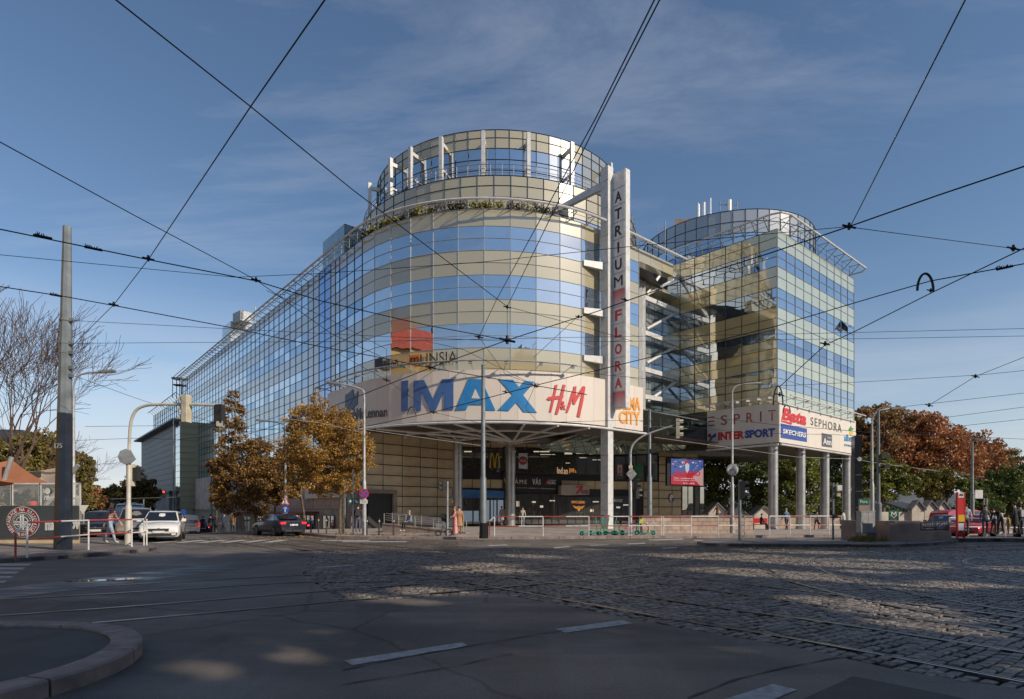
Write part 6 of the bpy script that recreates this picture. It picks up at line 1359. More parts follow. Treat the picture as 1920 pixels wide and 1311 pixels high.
def pole(m, x, y, z0, z1, r0, r1, n=12, step=None):
 if step: m.tube([(x, y, z0), (x, y, z0+step), (x, y, z0+step+.08), (x, y, z1)], [r0, r0, r1, r1*.85], n)
 else: m.tube([(x, y, z0), (x, y, z1)], [r0, r1], n)
FACE = (0, -1)
x, y = GP(118, 1030, .13); t = thing('catenary_mast', 'tall grey tram mast painted dark blue below, number 175, at the left corner', 'mast', (x, y, 0))
zt = z_at(425, y); zm = z_at(775, y); xt = (126-960)/F*y; k = (zm-.1)/(zt-.1)
m = MB(); m.tube([(x, y, .1), (x+(xt-x)*k, y, zm)], [.29, .235], 8); m.build('blue_base', MT['pole_blue'], t)
m = MB(); m.tube([(x+(xt-x)*k, y, zm-.01), (xt, y, zt)], [.235, .135], 8); m.build('shaft', MT['pole_grey'], t)
for py in (601, 644, 662, 690, 705):
 z = z_at(py, y); xx_ = x+(xt-x)*(z/zt); m = MB(); m.tube([(xx_, y, z-.03), (xx_, y, z+.03)], .215, 8); m.box((xx_+.24, y-.05, z), (.16, .10, .12)); m.build('clamp_band', MT['pole_grey'], t)
vs, fs = text_mesh('175'); vs = fit(vs, x-.09, x+.17, z_at(842, y), z_at(833, y)); letters('mast_number', vs, fs, lambda a, b: (a, y-.30, b), MT['galv'], t, None, (0, -1, 0))
x, y = GP(906, 1009, .12); t = thing('catenary_mast', 'grey tram mast with a dark foot standing before the IMAX letters', 'mast', (x, y, 0)); zt = z_at(686, y)
m = MB(); m.tube([(x, y, .1), (x, y, 3.2), (x, y, 3.3), (x, y, zt)], [.17, .16, .12, .095], 12); m.build('shaft', MT['pole_grey'], t, smooth=True)
m = MB(); m.tube([(x, y, .1), (x, y, .9)], [.22, .18], 10); m.box((x+.12, y-.1, .5), (.3, .25, .75)); m.build('foot_cover', MT['black'], t); m = MB(); m.tube([(x, y, zt), (x, y, zt+.12)], [.12, .03], 8); m.build('cap', MT['pole_grey'], t)
x, y = pos(1218, 37.5); t = thing('catenary_mast', 'grey tram mast between the white pylon and the video screen', 'mast', (x, y, 0)); zt = z_at(768, y); m = MB(); m.tube([(x, y, .1), (x, y, 3.6), (x, y, 3.7), (x, y, zt)], [.15, .15, .10, .085], 12); m.build('shaft', MT['pole_grey'], t, smooth=True)
m = MB();
for z in (z_at(805, y), z_at(845, y)): m.box((x+.15, y-.12, z), (.22, .14, .2))
m.build('clamp_box', MT['sig_black'], t)
def lamp(px, D, pytop, pts, label, r=.11, foot=True, mt='galv', z0=None, head=True, lowr=None, g='street lamps with curved arms', nm='street_lamp'):
 x, y = pos(px, D); z0 = gz(x, y) if z0 is None else z0; t = thing(nm, label, 'street lamp', (x, y, z0), 0, g); zt = z_at(pytop, y); k = D/F
 m = MB(); zs_ = z0+3.0; m.tube([(x, y, z0), (x, y, zs_), (x, y, zs_+.1), (x, y, zt)], [lowr or r*1.5, lowr or r*1.35, r, r*.7], 12); m.build('post', MT[mt], t, smooth=True)
 P = [(x, y, zt-.02)]+[(x+(a-px)*k, y-.02*i, z_at(b, y)) for i, (a, b) in enumerate(pts)]; m = MB(); sp = spline3(P, 6); m.tube(sp, r*.55, 8); m.build('arm', MT[mt], t, smooth=True)
 if head:
  e = sp[-1]; d = (sp[-1]-sp[-3]).normalized(); m = MB(); m.obox(e-V(0, .14, .06), d*.85, (0, .28, 0), (0, 0, .11)); m.build('lamp_head', MT['pole_grey'], t); m = MB(); m.obox(e-V(0, .10, .075)+d*.2, d*.5, (0, .20, 0), (0, 0, .012)); m.build('lamp_lens', MT['white'], t)
 return t
lamp(683, 34.5, 745, [(682, 735), (677, 730), (662, 725), (641, 721)], 'white street lamp with the no stopping sign, left of the IMAX letters', r=.085)
lamp(138, 33, 740, [(139, 722), (147, 706), (163, 700), (188, 698)], 'white street lamp rising behind the black pole', r=.085)
lamp(1635, 36, 800, [(1636, 785), (1641, 775), (1652, 769), (1668, 767)], 'white street lamp behind the grey cabinet', r=.085)
lamp(1823, 45, 826, [(1823, 823), (1825, 823)], 'street lamp with a small flat head behind the tram stop people', r=.10, head=True, mt='pole_grey')
lamp(535, 42, 830, [(535, 805), (533, 797), (520, 792), (503, 790)], 'grey street lamp hidden in the plane trees', r=.10, mt='pole_grey')
lamp(396, 60, 880, [(396, 872), (397, 868)], 'grey pole on the side street kerb behind the leftmost tree', r=.09, mt='pole_grey', head=False)
lamp(325, 62, 800, [(325, 790), (326, 786)], 'thin grey pole against the olive end wall', r=.06, mt='pole_grey', head=False)
def plate(parent, name, mt, c, w_, h_, face=(0, -1), th=.02):
 f = Vector((*Vector(face).normalized(), 0)); sd_ = Vector((f.y, -f.x, 0)); m = MB(); m.obox(Vector(c)-sd_*w_/2-V(0, 0, h_/2), sd_*w_, f*th, (0, 0, h_)); return m.build(name, MT[mt], parent)
def disc(parent, name, mt, c, r, face=(0, -1), th=.02, n=24, sides=None):
 f = Vector((*Vector(face).normalized(), 0)); m = MB(); m.tube([Vector(c), Vector(c)+f*th], r, sides or n); return m.build(name, MT[mt], parent)
def poly_plate(parent, name, mt, c, pts, dy=0, th=.02):
 cx, cy, cz = c; m = MB(); p = [Vector((cx+a, cy-dy-th, cz+b)) for a, b in pts]; n = len(p)
 ar = sum(pts[i][0]*pts[(i+1) % n][1]-pts[(i+1) % n][0]*pts[i][1] for i in range(n))
 if ar < 0: p = p[::-1]
 q = [v+V(0, th, 0) for v in p]; m.add(p+q, [tuple(range(n)), tuple(reversed(range(n, 2*n)))]+[(i, n+i, n+(i+1) % n, (i+1) % n) for i in range(n)]); return m.build(name, MT[mt], parent)
x, y = pos(683, 34.2); c = (x, y-.1, z_at(926, y)); t = thing('no_stopping_sign', 'round blue and red no stopping sign with a white plate on the lamp post', 'road sign', c)
disc(t, 'sign_rim', 'logo_red', c, .29); disc(t, 'sign_face', 'sign_blue', (c[0], c[1]-.021, c[2]), .235)
for s in (1, -1): poly_plate(t, 'sign_bar', 'logo_red', c, [(-.19, -.14*s), (-.14, -.19*s), (.19, .14*s), (.14, .19*s)], .04+.004*s, .012)
plate(t, 'text_plate', 'white', (c[0], c[1], c[2]-.45), .42, .22)
for i in range(3): plate(t, 'text_line', 'logo_grey', (c[0], c[1]-.021, c[2]-.39-i*.06), .3-.05*(i % 2), .018, th=.004)
x, y = pos(536, 41.6); c = (x, y-.12, z_at(940, y)); t = thing('road_works_sign', 'white triangle warning sign with red rim on the pole by the parked sedan', 'road sign', c)
tri = lambda k: [(-.34*k, -.28*k), (.34*k, -.28*k), (0, .34*k)]
poly_plate(t, 'sign_rim', 'logo_red', c, tri(1)); poly_plate(t, 'sign_face', 'white', c, tri(.72), .024); poly_plate(t, 'sign_mark', 'logo_black', c, [(-.025, -.06), (.025, -.06), (.035, .14), (-.035, .14)], .046, .01); poly_plate(t, 'sign_mark', 'logo_black', c, [(-.03, -.14), (.03, -.14), (.03, -.09), (-.03, -.09)], .046, .01)
c = (x, y-.12, z_at(954.5, y)); t = thing('straight_ahead_sign', 'round blue sign with a white upward arrow below the triangle sign', 'road sign', c); disc(t, 'sign_face', 'sign_blue', c, .27); poly_plate(t, 'arrow', 'white', c, [(-.04, -.2), (.04, -.2), (.04, .06), (.12, .0), (.12, .08), (0, .2), (-.12, .08), (-.12, 0), (-.04, .06)], .024)
x, y = pos(662, 35.0); t = thing('parking_direction_sign', 'dark green arrow sign on a slim post beside the lamp', 'sign', (x, y, gz(x, y))); m = MB(); m.tube([(x, y, .1), (x, y, z_at(880, y))], .045, 8); m.build('post', MT['galv'], t)
c = (x+.05, y-.08, z_at(940, y)); plate(t, 'sign_face', 'green', c, .62, .34); plate(t, 'sign_divider', 'white', (c[0], c[1]-.021, c[2]), .02, .3, th=.004)
poly_plate(t, 'arrow', 'white', (c[0]-.16, c[1], c[2]), [(-.1, 0), (0, .1), (0, .04), (.08, .04), (.08, -.04), (0, -.04), (0, -.1)], .024, .006); poly_plate(t, 'arrow', 'white', (c[0]+.16, c[1], c[2]), [(-.09, .07), (-.05, .11), (.04, .0), (.08, .04), (.09, -.1), (-.05, -.09), (-.01, -.05)], .024, .006)
def sig_post(px, D, pytop, label, zb=.12, r=.055, mt='galv'):
 x, y = pos(px, D); z0 = hgt(x, y)+zb; t = thing('pedestrian_signal', label, 'traffic light', (x, y, z0)); m = MB(); m.tube([(x, y, z0), (x, y, z_at(pytop, y))], r, 10); m.build('post', MT[mt], t); return t, x, y
t, x, y = sig_post(839, 33.4, 903, 'slim grey signal post with a black head left of the centre mast'); signal_head(t, (x-.20, y, z_at(912, y)), (-.9, -.35), 2, s=.26)
t, x, y = sig_post(1387, 28.5, 900, 'signal post on the traffic island before the clock', .11, .07, 'pole_grey'); signal_head(t, (x+.12, y, z_at(918, y)), (.95, -.2), 3, s=.27)
t, x, y = sig_post(1562, 29.5, 905, 'thin post with two small boxes on the traffic island', .11, .05, 'pole_grey'); plate(t, 'white_box', 'white', (x+.24, y-.02, z_at(915, y)), .22, .26, th=.15); plate(t, 'white_box', 'sig_cream', (x+.2, y-.02, z_at(928, y)), .15, .16, th=.15); signal_head(t, (x+.03, y-.1, z_at(968, y)), (0, -1), 1, s=.2, hoods=False)
x, y = pos(1182, 34.2); t = thing('signal_gantry', 'curved signal arm reaching right of the white pylon with a cream head', 'traffic light', (x, y, .12)); k = y/F
m = MB(); zt = z_at(850, y); m.tube([(x, y, .12), (x, y, 3.0), (x, y, 3.05), (x, y, zt)], [.10, .10, .075, .07], 10); sp = spline3([(x, y, zt-.3), (x, y, zt), (x+.18, y, z_at(832, y)), (x+.9, y, z_at(815, y)), (x+2.5, y, z_at(797, y))], 6); m.tube(sp, [.07-.03*i/len(sp) for i in range(len(sp))], 8); m.build('post', MT['galv'], t, smooth=True)
signal_head(t, (x+(1271-1182)*k, y, z_at(804, y)), (.95, -.25), 3, 'sig_cream', .37); signal_head(t, (x+.28, y, z_at(908, y)), (.9, -.3), 2, s=.3); signal_head(t, (x+.42, y+.3, z_at(925, y)), (.9, .2), 2, s=.3)
poly_plate(t, 'diamond_back', 'galv', (x+.05, y-.06, z_at(889, y)), [(-.3, 0), (0, .36), (.3, 0), (0, -.36)], 0); plate(t, 'small_plate', 'sig_cream', (x, y-.08, z_at(876, y)), .22, .18)
x, y = GP(240, 1022, .13); t = thing('signal_gantry', 'cream curved signal arm over the side street with two heads', 'traffic light', (x, y, .13)); k = y/F
P = [(x+(a-240)*k, y, z_at(b, y)) for a, b in ((242, 850), (243, 820), (246, 790), (255, 770), (272, 761), (300, 758.5), (350, 758.5), (418, 760))]
m = MB(); m.tube([(x, y, .13), (x+(241-240)*k, y, z_at(950, y)), (x+(241.2-240)*k, y, z_at(946, y)), Vector(P[0])], [.13, .115, .085, .075], 12); m.tube(spline3(P, 6), .062, 8); m.build('post', MT['cream_pole'], t, smooth=True)
signal_head(t, (x+(351-240)*k, y-.05, z_at(767, y)), (-1, .12), 3, 'sig_cream', .37); m = MB(); m.tube([(x+(353-240)*k, y, z_at(740, y)), (x+(353-240)*k, y, z_at(792, y))], .05, 8); m.build('bracket', MT['sig_cream'], t)
signal_head(t, (x+(411-240)*k, y, z_at(776, y)), (-.3, -1), 2, 'sig_black', .38, hoods=False); poly_plate(t, 'small_plate', 'sig_cream', (x+(414-240)*k, y-.1, z_at(795, y)), [(-.13, -.1), (.13, -.1), (.13, .1), (-.13, .1)])
signal_head(t, (x+.05, y+.1, z_at(891, y)), (-.4, 1), 3, 'sig_cream', .30); signal_head(t, (x+.28, y+.1, z_at(889, y)), (.3, 1), 2, 'sig_black', .27); disc(t, 'octagon_back', 'galv', (x-.02, y-.10, z_at(857, y)), .33, sides=8); poly_plate(t, 'triangle_back', 'galv', (x+.25, y-.08, z_at(857, y)), [(-.1, -.3), (.14, -.1), (-.1, .3)])
x, y = pos(308, 44); t = thing('street_signal', 'small traffic light showing red over the side street', 'traffic light', (x, y, gz(x, y))); signal_head(t, (x, y, z_at(927, y)), (.2, -1), 3, s=.17, lit=0, hoods=False); m = MB(); m.tube([(x-1.5, y, z_at(936, y)), (x-1.6, y, gz(x, y))], .05, 8); m.tube([(x-3.9, y, z_at(936, y)), (x+1.4, y, z_at(932, y))], .025, 6); m.build('arm', MT['pole_grey'], t)
x, y = pos(344, 50); t = thing('street_signal', 'low traffic light showing red under a round blue sign behind the van', 'traffic light', (x, y, gz(x, y))); m = MB(); m.tube([(x, y, gz(x, y, 0)), (x, y, z_at(955, y))], .05, 8); m.build('post', MT['pole_grey'], t); signal_head(t, (x, y-.05, z_at(974, y)), (.1, -1), 2, s=.22, lit=0, hoods=False); disc(t, 'blue_sign', 'sign_blue', (x+.03, y-.1, z_at(961, y)), .24)
x, y = pos(292, 40); t = thing('round_blue_sign', 'round blue sign on a short post beyond the white car', 'road sign', (x, y, 0)); m = MB(); m.tube([(x, y, 0), (x, y, z_at(955, y))], .035, 6); m.build('post', MT['pole_grey'], t); disc(t, 'sign_face', 'sign_blue', (x, y-.06, z_at(967, y)), .27)
x, y = pos(1373, 37.5); t = thing('clock_post', 'white post with a round two faced street clock under a curled arm', 'street clock', (x, y, .12)); zt = z_at(745, y); k = y/F
m = MB(); m.tube([(x, y, .12), (x, y, z_at(910, y)), (x, y, z_at(908, y)), (x, y, zt)], [.12, .10, .075, .055], 10); m.tube(spline3([(x, y, zt), (x+.05, y, z_at(731, y)), (x+.4, y, z_at(722, y)), (x+1.2, y, z_at(719, y)), (x+1.8, y, z_at(718, y))], 6), .04, 8); m.build('post', MT['galv'], t, smooth=True)
MT['clock_face'] = mat('clock_face', (.72, .72, .68), .35);
for fx, fy in ((-.25, -1), (1, -.25)):
 f = Vector((fx, fy, 0)).normalized(); sdv = Vector((-f.y, f.x, 0)); c = Vector((x, y, z_at(881, y)))+f*.22; m = MB(); m.tube([c-f*.14, c], .36, 24); dr = m.build('clock_drum', MT['galv'], t); m = MB(); m.tube([c, c+f*.012], .31, 24); m.build('clock_face', MT['clock_face'], t)
 m = MB()
 for h_ in range(12): a = h_*PI/6; d = sdv*math.sin(a)+V(0, 0, math.cos(a)); m.obox(c+f*.014+d*.24-sdv*.01, sdv*.02, d*.05, f*.006)
 for a, L_, w_ in ((2.0, .16, .035), (4.35, .24, .025)): d = sdv*math.sin(a)+V(0, 0, math.cos(a)); e = d.cross(f)*w_; m.obox(c+f*.016-e/2, e, d*L_, f*.008)
 m.build('clock_hands', MT['logo_black'], t)
x, y = pos(1606, 50); t = thing('black_totem', 'tall black slab totem right of the office block columns', 'totem', (x, y, gz(x, y))); m = MB(); m.box((x, y, (gz(x, y)+z_at(818, y))/2), (.55, .8, z_at(818, y)-gz(x, y)), -.2); m.build('slab', mat('totem_black', (.016, .018, .024), .3, coat=.3), t); m = MB()
for i in range(5): m.box((x-.02, y-.41, gz(x, y)+.6+i*1.35), (.5, .02, .02), -.2)
m.build('panel_joint', MT['galv'], t)
x, y = pos(1647, 31); t = thing('equipment_post', 'dark grey post with camera boxes behind the metro entrance wall', 'post', (x, y, .12)); m = MB(); m.tube([(x, y, .12), (x, y, 1.9), (x, y, 1.95), (x, y, z_at(770, y))], [.16, .15, .09, .06], 12); m.tube([(x-.1, y, z_at(770, y)), (x+.1, y, z_at(765, y)), (x+.7, y, z_at(764, y))], .03, 6); m.build('post', MT['pole_grey'], t, smooth=True)
for px, py, a, b in ((1655, 856, .45, .2), (1657, 875, .28, .2)): plate(t, 'camera_box', 'sig_black', (x+(px-1647)*y/F, y-.1, z_at(py, y)), a, b, th=.2)
disc(t, 'mirror', 'galv', (x-.98, y, z_at(861, y)), .11, th=.03)
x, y = pos(1832, 44.5); t = thing('box_sign', 'blank white box sign fixed beside the dark lamp post', 'sign', (x, y, 0)); plate(t, 'sign_face', 'white', (x, y-.1, z_at(927, y)), .55, .62, th=.1); m = MB(); m.tube([(x-.5, y, z_at(927, y)), (x, y, z_at(927, y))], .03, 6); m.build('bracket', MT['galv'], t)
for px, D, lb in ((1845, 50, 'left one of two slim pale posts behind the people'), (1850, 50, 'right one of two slim pale posts behind the people')):
 x, y = pos(px, D); m = MB(); m.tube([(x, y, gz(x, y)), (x, y, z_at(934, y))], .05, 6); tag(m.build('slim_post', MT['galv'], loc=(x, y, 0)), lb, 'post', 'slim posts behind the tram stop')
# -- red and white railings
MT['rail_red'] = mat('railing_red', (.34, .045, .045), .45, var=.1, dirt=(4, .75)); MT['rail_white'] = mat('railing_white', (.66, .64, .62), .45, var=.06, dirt=(4, .8))
def striped(parent, P, r, seg=1.1, start=0, name='rail'):
 P = [Vector(p) for p in P]; k = start
 for i in range(len(P)-1):
  a, b = P[i], P[i+1]; L_ = (b-a).length; n = max(1, round(L_/seg))
  for j in range(n): m = MB(); m.tube([a.lerp(b, j/n), a.lerp(b, (j+1)/n)], r, 8, 0, True); m.build(name, MT['rail_white' if k % 2 else 'rail_red'], parent); k += 1
def fence(label, posts, htop=1.08, hmid=.56, r=.03, red=(), seg=1.25, start=0, name='pedestrian_railing', lows=None, cap=None):
 """posts: ground points (x, y)"""
 t = thing(name, label, 'railing', (*posts[0], gz(*posts[0])), 0, 'red and white pedestrian railings')
 for i, (x, y) in enumerate(posts):
  m = MB(); hh = (lows or {}).get(i, htop); m.tube([(x, y, gz(x, y)), (x, y, gz(x, y)+hh)], r*.95, 8); m.build('post', MT['rail_red' if i in red else 'rail_white'], t)
 striped(t, [(x, y, gz(x, y)+(lows or {}).get(i, htop)) for i, (x, y) in enumerate(posts)], r, seg, start)
 mid = [p for i, p in enumerate(posts) if i not in (lows or {})]
 striped(t, [(x, y, gz(x, y)+hmid) for x, y in mid], r*.85, seg*1.3, start+1); return t
def kerbpt(px, inset=.35):
 """point just behind the plaza kerb seen at a photo column"""
 P = [(-9.6, 33.5), (-8.0, 33.0), (-5, 32.5), (-1.74, 32.3), (6, 33.2), (12, 34.0), (19.1, 35.0), (26, 38.5), (40, 51)]; k = (px-960)/F
 for a, b in zip(P, P[1:]):
  a, b = Vector((a[0], a[1]+inset)), Vector((b[0], b[1]+inset)); d = b-a; den = d.x-k*d.y
  t = (k*a.y-a.x)/den
  if 0 <= t <= 1: return tuple(a+d*t)
fence('long red and white railing along the plaza kerb right of the centre mast', [kerbpt(p) for p in (918, 927, 1018, 1104, 1179, 1240)], lows={0: .85}, red=(0,), seg=1.3, start=1)
fence('red and white railing in front of the pink granite parapet', [kerbpt(p) for p in (1244, 1296, 1347, 1396)], seg=1.2)
fence('red and white railing before the round columns', [kerbpt(p) for p in (1443, 1481, 1519, 1554, 1578)], seg=1.2, start=1)
fence('bent red and white railing on the left corner around the black pole', [GP(29, 1049, .13), GP(51, 1045, .13), GP(166, 1030.5, .13), GP(247, 1025, .13), GP(270, 1022.5, .13), GP(275, 1022.6, .13)], lows={0: .80}, red=(0,), seg=1.45, start=1, r=.030)
fence('white and red railing behind the tram stop platform', [pos(p, D) for p, D in ((1780, 35.5), (1815, 36.0), (1850, 36.5), (1885, 37), (1920, 37.5), (1960, 38))], seg=1.3, start=1)
bl = thing('bollard', '', 'bollard', (0, 0, 0), 0, 'dark bollards along the kerb'); m = MB(); m.tube([(0, 0, 0), (0, 0, .92), (0, 0, .95)], [.05, .045, .03], 8); m.build('post', MT['darkgrey'], bl); m = MB(); m.tube([(0, 0, .80), (0, 0, .84)], .052, 8); m.build('band', MT['white'], bl)
lab = [(444, 45, 'bollard by the thin street tree'), (459, 44, 'bollard left of the dark plane trunk'), (486, 42.5, 'bollard right of the dark plane trunk'), (570, 38.5, 'bollard just right of the parked sedan'), (583, 37.8, 'bollard in front of the shop pier'), (597, 37.2, 'bollard in front of the glass door'), (612, 36.6, 'bollard before the dark opening'), (688, 34.2, 'bollard just right of the white lamp post'), (711, 34.0, 'bollard before the foot of the ramp wall'), (738, 33.8, 'bollard below the sitting person')]
for i, (px, D, lb) in enumerate(lab):
 x, y = pos(px, D); z = gz(x, y)
 if i == 0: bl.location = (x, y, z); bl['label'] = 'dark '+lb
 else: copy_thing(bl, (x, y, z), 0, 'dark '+lb)
# -- ramp wall with steel rails
t = thing('ramp_wall', 'sloping brown granite ramp wall with steel handrails left of the entrance', 'ramp', (-8, 38.5, .12))
ra, rb = pos(716, 38.5), pos(873, 36.8); ra, rb = Vector(ra), Vector(rb); m = MB()
za, zb = z_at(981, ra.y), z_at(998, rb.y); nrm = Vector((0, 1))
for i in range(7):
 a, b = ra.lerp(rb, i/7+.002), ra.lerp(rb, (i+1)/7-.002); z1, z2 = za+(zb-za)*i/7, za+(zb-za)*(i+1)/7; m = MB(); m.hexa([(*a, .05), (*b, .05), (*(b+nrm*.35), .05), (*(a+nrm*.35), .05), (*a, z1-.07), (*b, z2-.07), (*(b+nrm*.35), z2-.07), (*(a+nrm*.35), z1-.07)]); m.build('wall_stone', MT['stone_d'], t)
 m = MB(); m.hexa([(*(a-nrm*.04), z1-.065), (*(b-nrm*.04), z2-.065), (*(b+nrm*.39), z2-.065), (*(a+nrm*.39), z1-.065), (*(a-nrm*.04), z1), (*(b-nrm*.04), z2), (*(b+nrm*.39), z2), (*(a+nrm*.39), z1)]); m.build('coping_stone', MT['kerb'], t)
m = MB(); m.hexa([(ra.x, ra.y+.35, .1), (rb.x, rb.y+.35, .1), (rb.x, rb.y+3.4, .1), (ra.x, ra.y+3.4, .1), (ra.x, ra.y+.35, za-.1), (rb.x, rb.y+.35, zb-.15), (rb.x, rb.y+3.4, zb-.15), (ra.x, ra.y+3.4, za-.1)]); m.build('ramp_bed', MT['stone_d'], t)
for yo in (.2, 2.8):
 for j, h_ in enumerate((1.0, .78, .56, .34)):
  m = MB(); m.tube([(ra.x+.2, ra.y+yo, za+h_*.62), (ra.lerp(rb, .62).x, ra.lerp(rb, .62).y+yo, za*.38+zb*.62+h_*.62), (rb.x-.3, rb.y+yo, zb+h_*.62)], .022, 6); m.build('handrail', MT['steel'], t)
 for k in (.02, .2, .4, .62, .8, .97): p = ra.lerp(rb, k); z = za+(zb-za)*k; m = MB(); m.tube([(p.x, p.y+yo, z), (p.x, p.y+yo, z+.64)], .025, 6); m.build('handrail_post', MT['steel'], t)
t = thing('granite_parapet', 'pink granite block parapet before the passage', 'parapet wall', (pos(1330, 37)[0], 37, .12))
pa2, pb2 = Vector(pos(1203, 37.0)), Vector(pos(1412, 37.6)); zt_ = z_at(967, 37)
rows_ = 4;
for r in range(rows_):
 n = 13; o_ = .5*(r % 2)
 for i in range(n+1):
  u0, u1 = max(0, (i-o_)/n), min(1, (i+1-o_)/n)
  if u1-u0 < .01: continue
  a, b = pa2.lerp(pb2, u0), pa2.lerp(pb2, u1); d = (b-a).normalized()*.008; nn = Vector((0, 1)); z0 = .05+(zt_-.12-.05)*r/rows_; z1 = .05+(zt_-.12-.05)*(r+1)/rows_
  m = MB(); jx = random.uniform(0, .012); a2, b2 = a+d-nn*jx, b-d-nn*jx; m.hexa([(*a2, z0+.008), (*b2, z0+.008), (*(b+nn*.4), z0+.008), (*(a+nn*.4), z0+.008), (*a2, z1-.008), (*b2, z1-.008), (*(b+nn*.4), z1-.008), (*(a+nn*.4), z1-.008)]); m.build('granite_block', MT['tile_r'], t)
for i in range(9): a, b = pa2.lerp(pb2, i/9+.001), pa2.lerp(pb2, (i+1)/9-.001); m = MB(); m.hexa([(a.x, a.y-.05, zt_-.11), (b.x, b.y-.05, zt_-.11), (b.x, b.y+.45, zt_-.11), (a.x, a.y+.45, zt_-.11), (a.x, a.y-.05, zt_), (b.x, b.y-.05, zt_), (b.x, b.y+.45, zt_), (a.x, a.y+.45, zt_)]); m.build('coping_stone', MT['kerb'], t)
m = MB(); m.hexa([(pa2.x, pa2.y+.03, .06), (pb2.x, pb2.y+.03, .06), (pb2.x, pb2.y+.35, .06), (pa2.x, pa2.y+.35, .06), (pa2.x, pa2.y+.03, zt_-.12), (pb2.x, pb2.y+.03, zt_-.12), (pb2.x, pb2.y+.35, zt_-.12), (pa2.x, pa2.y+.35, zt_-.12)]); m.build('wall_core', MT['backing'], t)
t = thing('metro_entrance_wall', 'low brown granite wall of the metro stairs with a barred railing', 'wall', (18.5, 28.5, .12))
def slab(a, b, z0, z1, dep=.4, nm='wall_slab', mt='stone_d'):
 a, b = Vector(a), Vector(b); n_ = Vector((-(b-a).normalized().y, (b-a).normalized().x)); m = MB(); m.hexa([(*a, z0), (*b, z0), (*(b+n_*dep), z0), (*(a+n_*dep), z0), (*a, z1), (*b, z1), (*(b+n_*dep), z1), (*(a+n_*dep), z1)]); m.build(nm, MT[mt], t)
q = [pos(1577, 30.5), pos(1612, 29.6), pos(1640, 29.2), pos(1668, 28.0)]
for a, b in zip(q, q[1:]): slab(a, b, .1, z_at(976, 29.5))
q = [pos(1668, 27.9), pos(1697, 28.0), pos(1726, 28.3)]
for a, b in zip(q, q[1:]): slab(a, b, .55, z_at(977, 28));
q = [pos(1668, 27.86), pos(1725, 28.2), pos(1784, 28.9)]
for a, b in zip(q, q[1:]): slab(a, b, -.02, .60 if b[0] < 19.5 else .56, .5)
a, b = Vector(pos(1727, 28.4)), Vector(pos(1779, 29.0)); z0, z1 = .58, z_at(979, 28.6)
for z in (z0+.06, z1): m = MB(); m.tube([(*a, z), (*b, z)], .03, 6); m.build('railing_rail', MT['brown'], t)
for i in range(17): p = a.lerp(b, i/16); m = MB(); m.tube([(*p, z0), (*p, z1)], .014 if i % 8 else .03, 5); m.build('railing_bar', MT['brown'], t)
m = MB(); m.tube([(*a.lerp(b, .45), z0+.05), (*a.lerp(b, .75), z1)], .02, 5); m.build('railing_bar', MT['brown'], t)
x, y = pos(1674, 27.9); t = thing('metro_sign', 'dark green metro sign with a white arrow M on the granite wall', 'sign', (x, y, 1)); c = (x, y-.05, z_at(966.5, y)); plate(t, 'sign_face', 'green', c, .46, .48)
poly_plate(t, 'arrow_emblem', 'white', (c[0], c[1], c[2]+.04), [(-.12, .13), (-.07, .13), (0, .03), (.07, .13), (.12, .13), (.12, -.02), (.17, -.02), (0, -.17), (-.17, -.02), (-.12, -.02)], .022, .006); poly_plate(t, 'arrow_emblem', 'green', (c[0], c[1], c[2]+.04), [(-.08, .06), (0, -.03), (.08, .06), (.08, -.05), (0, -.12), (-.08, -.05)], .03, .003)
vs, fs = text_mesh('FLORA'); vs = fit(vs, x-.13, x+.13, c[2]-.20, c[2]-.15); letters('sign_letter', vs, fs, lambda a, b: (a, y-.078, b), MT['white'], t, None, (0, -1, 0))
x, y = pos(1619, 33); t = thing('station_name_sign', 'green station name board behind the grey cabinet', 'sign', (x, y, .1)); plate(t, 'sign_face', 'green', (x, y, z_at(941, y)), .6, .34, th=.05); m = MB(); m.tube([(x+.32, y, .1), (x+.32, y, z_at(938, y))], .03, 6); m.build('post', MT['galv'], t); plate(t, 'timetable', 'stone_d', (x, y, z_at(953, y)), .55, .32, th=.05)
vs, fs = text_mesh('Flora'); vs = fit(vs, x-.22, x+.18, z_at(943.5, y), z_at(938, y)); letters('sign_letter', vs, fs, lambda a, b: (a, y-.07, b), MT['white'], t, None, (0, -1, 0))
x, y = pos(1623, 28.6); t = thing('electrical_cabinet', 'pale grey electrical cabinet with a black lock by the metro wall', 'cabinet', (x, y, .1)); m = MB(); m.box((x, y, (.12+z_at(959, y))/2+.15), (.66, .4, z_at(959, y)-.4)); m.build('housing', MT['galv'], t); m = MB(); m.box((x+.02, y, .25), (.74, .45, .5)); m.build('base', MT['kerb_d'], t); m = MB(); m.box((x-.26, y-.21, .95), (.03, .02, .14)); m.build('lock', MT['black'], t); m = MB(); m.box((x, y-.0, z_at(959, y)+.0), (.7, .44, .04)); m.build('lid', MT['galv'], t)
for i in range(2): m = MB(); m.box((x-.165+.33*i, y-.205, (.12+z_at(959, y))/2+.15), (.315, .012, z_at(959, y)-.5)); m.build('cabinet_door', MT['galv'], t)
m_ = []
for k in range(420):
 px = random.choice([random.uniform(1590, 1668), random.uniform(1600, 1640)]); x, y = pos(px, random.uniform(27.4, 28.3)); hh = random.uniform(.05, .28); a = random.uniform(0, PI); dx_ = math.cos(a)*.02; lean = random.gauss(0, .06); m_.append([(x-dx_, y, .12), (x+dx_, y, .12), (x+dx_*.4+lean, y, .12+hh), (x-dx_*.4+lean, y, .12+hh)])
root = thing('dry_weeds', 'tufts of dry yellowish weeds at the foot of the cabinet and wall', 'weeds', (18, 28, .1)); quads_obj(np.array(m_).reshape(-1, 3), 'weed_blades', LM['ygreen'], root, 'stuff')
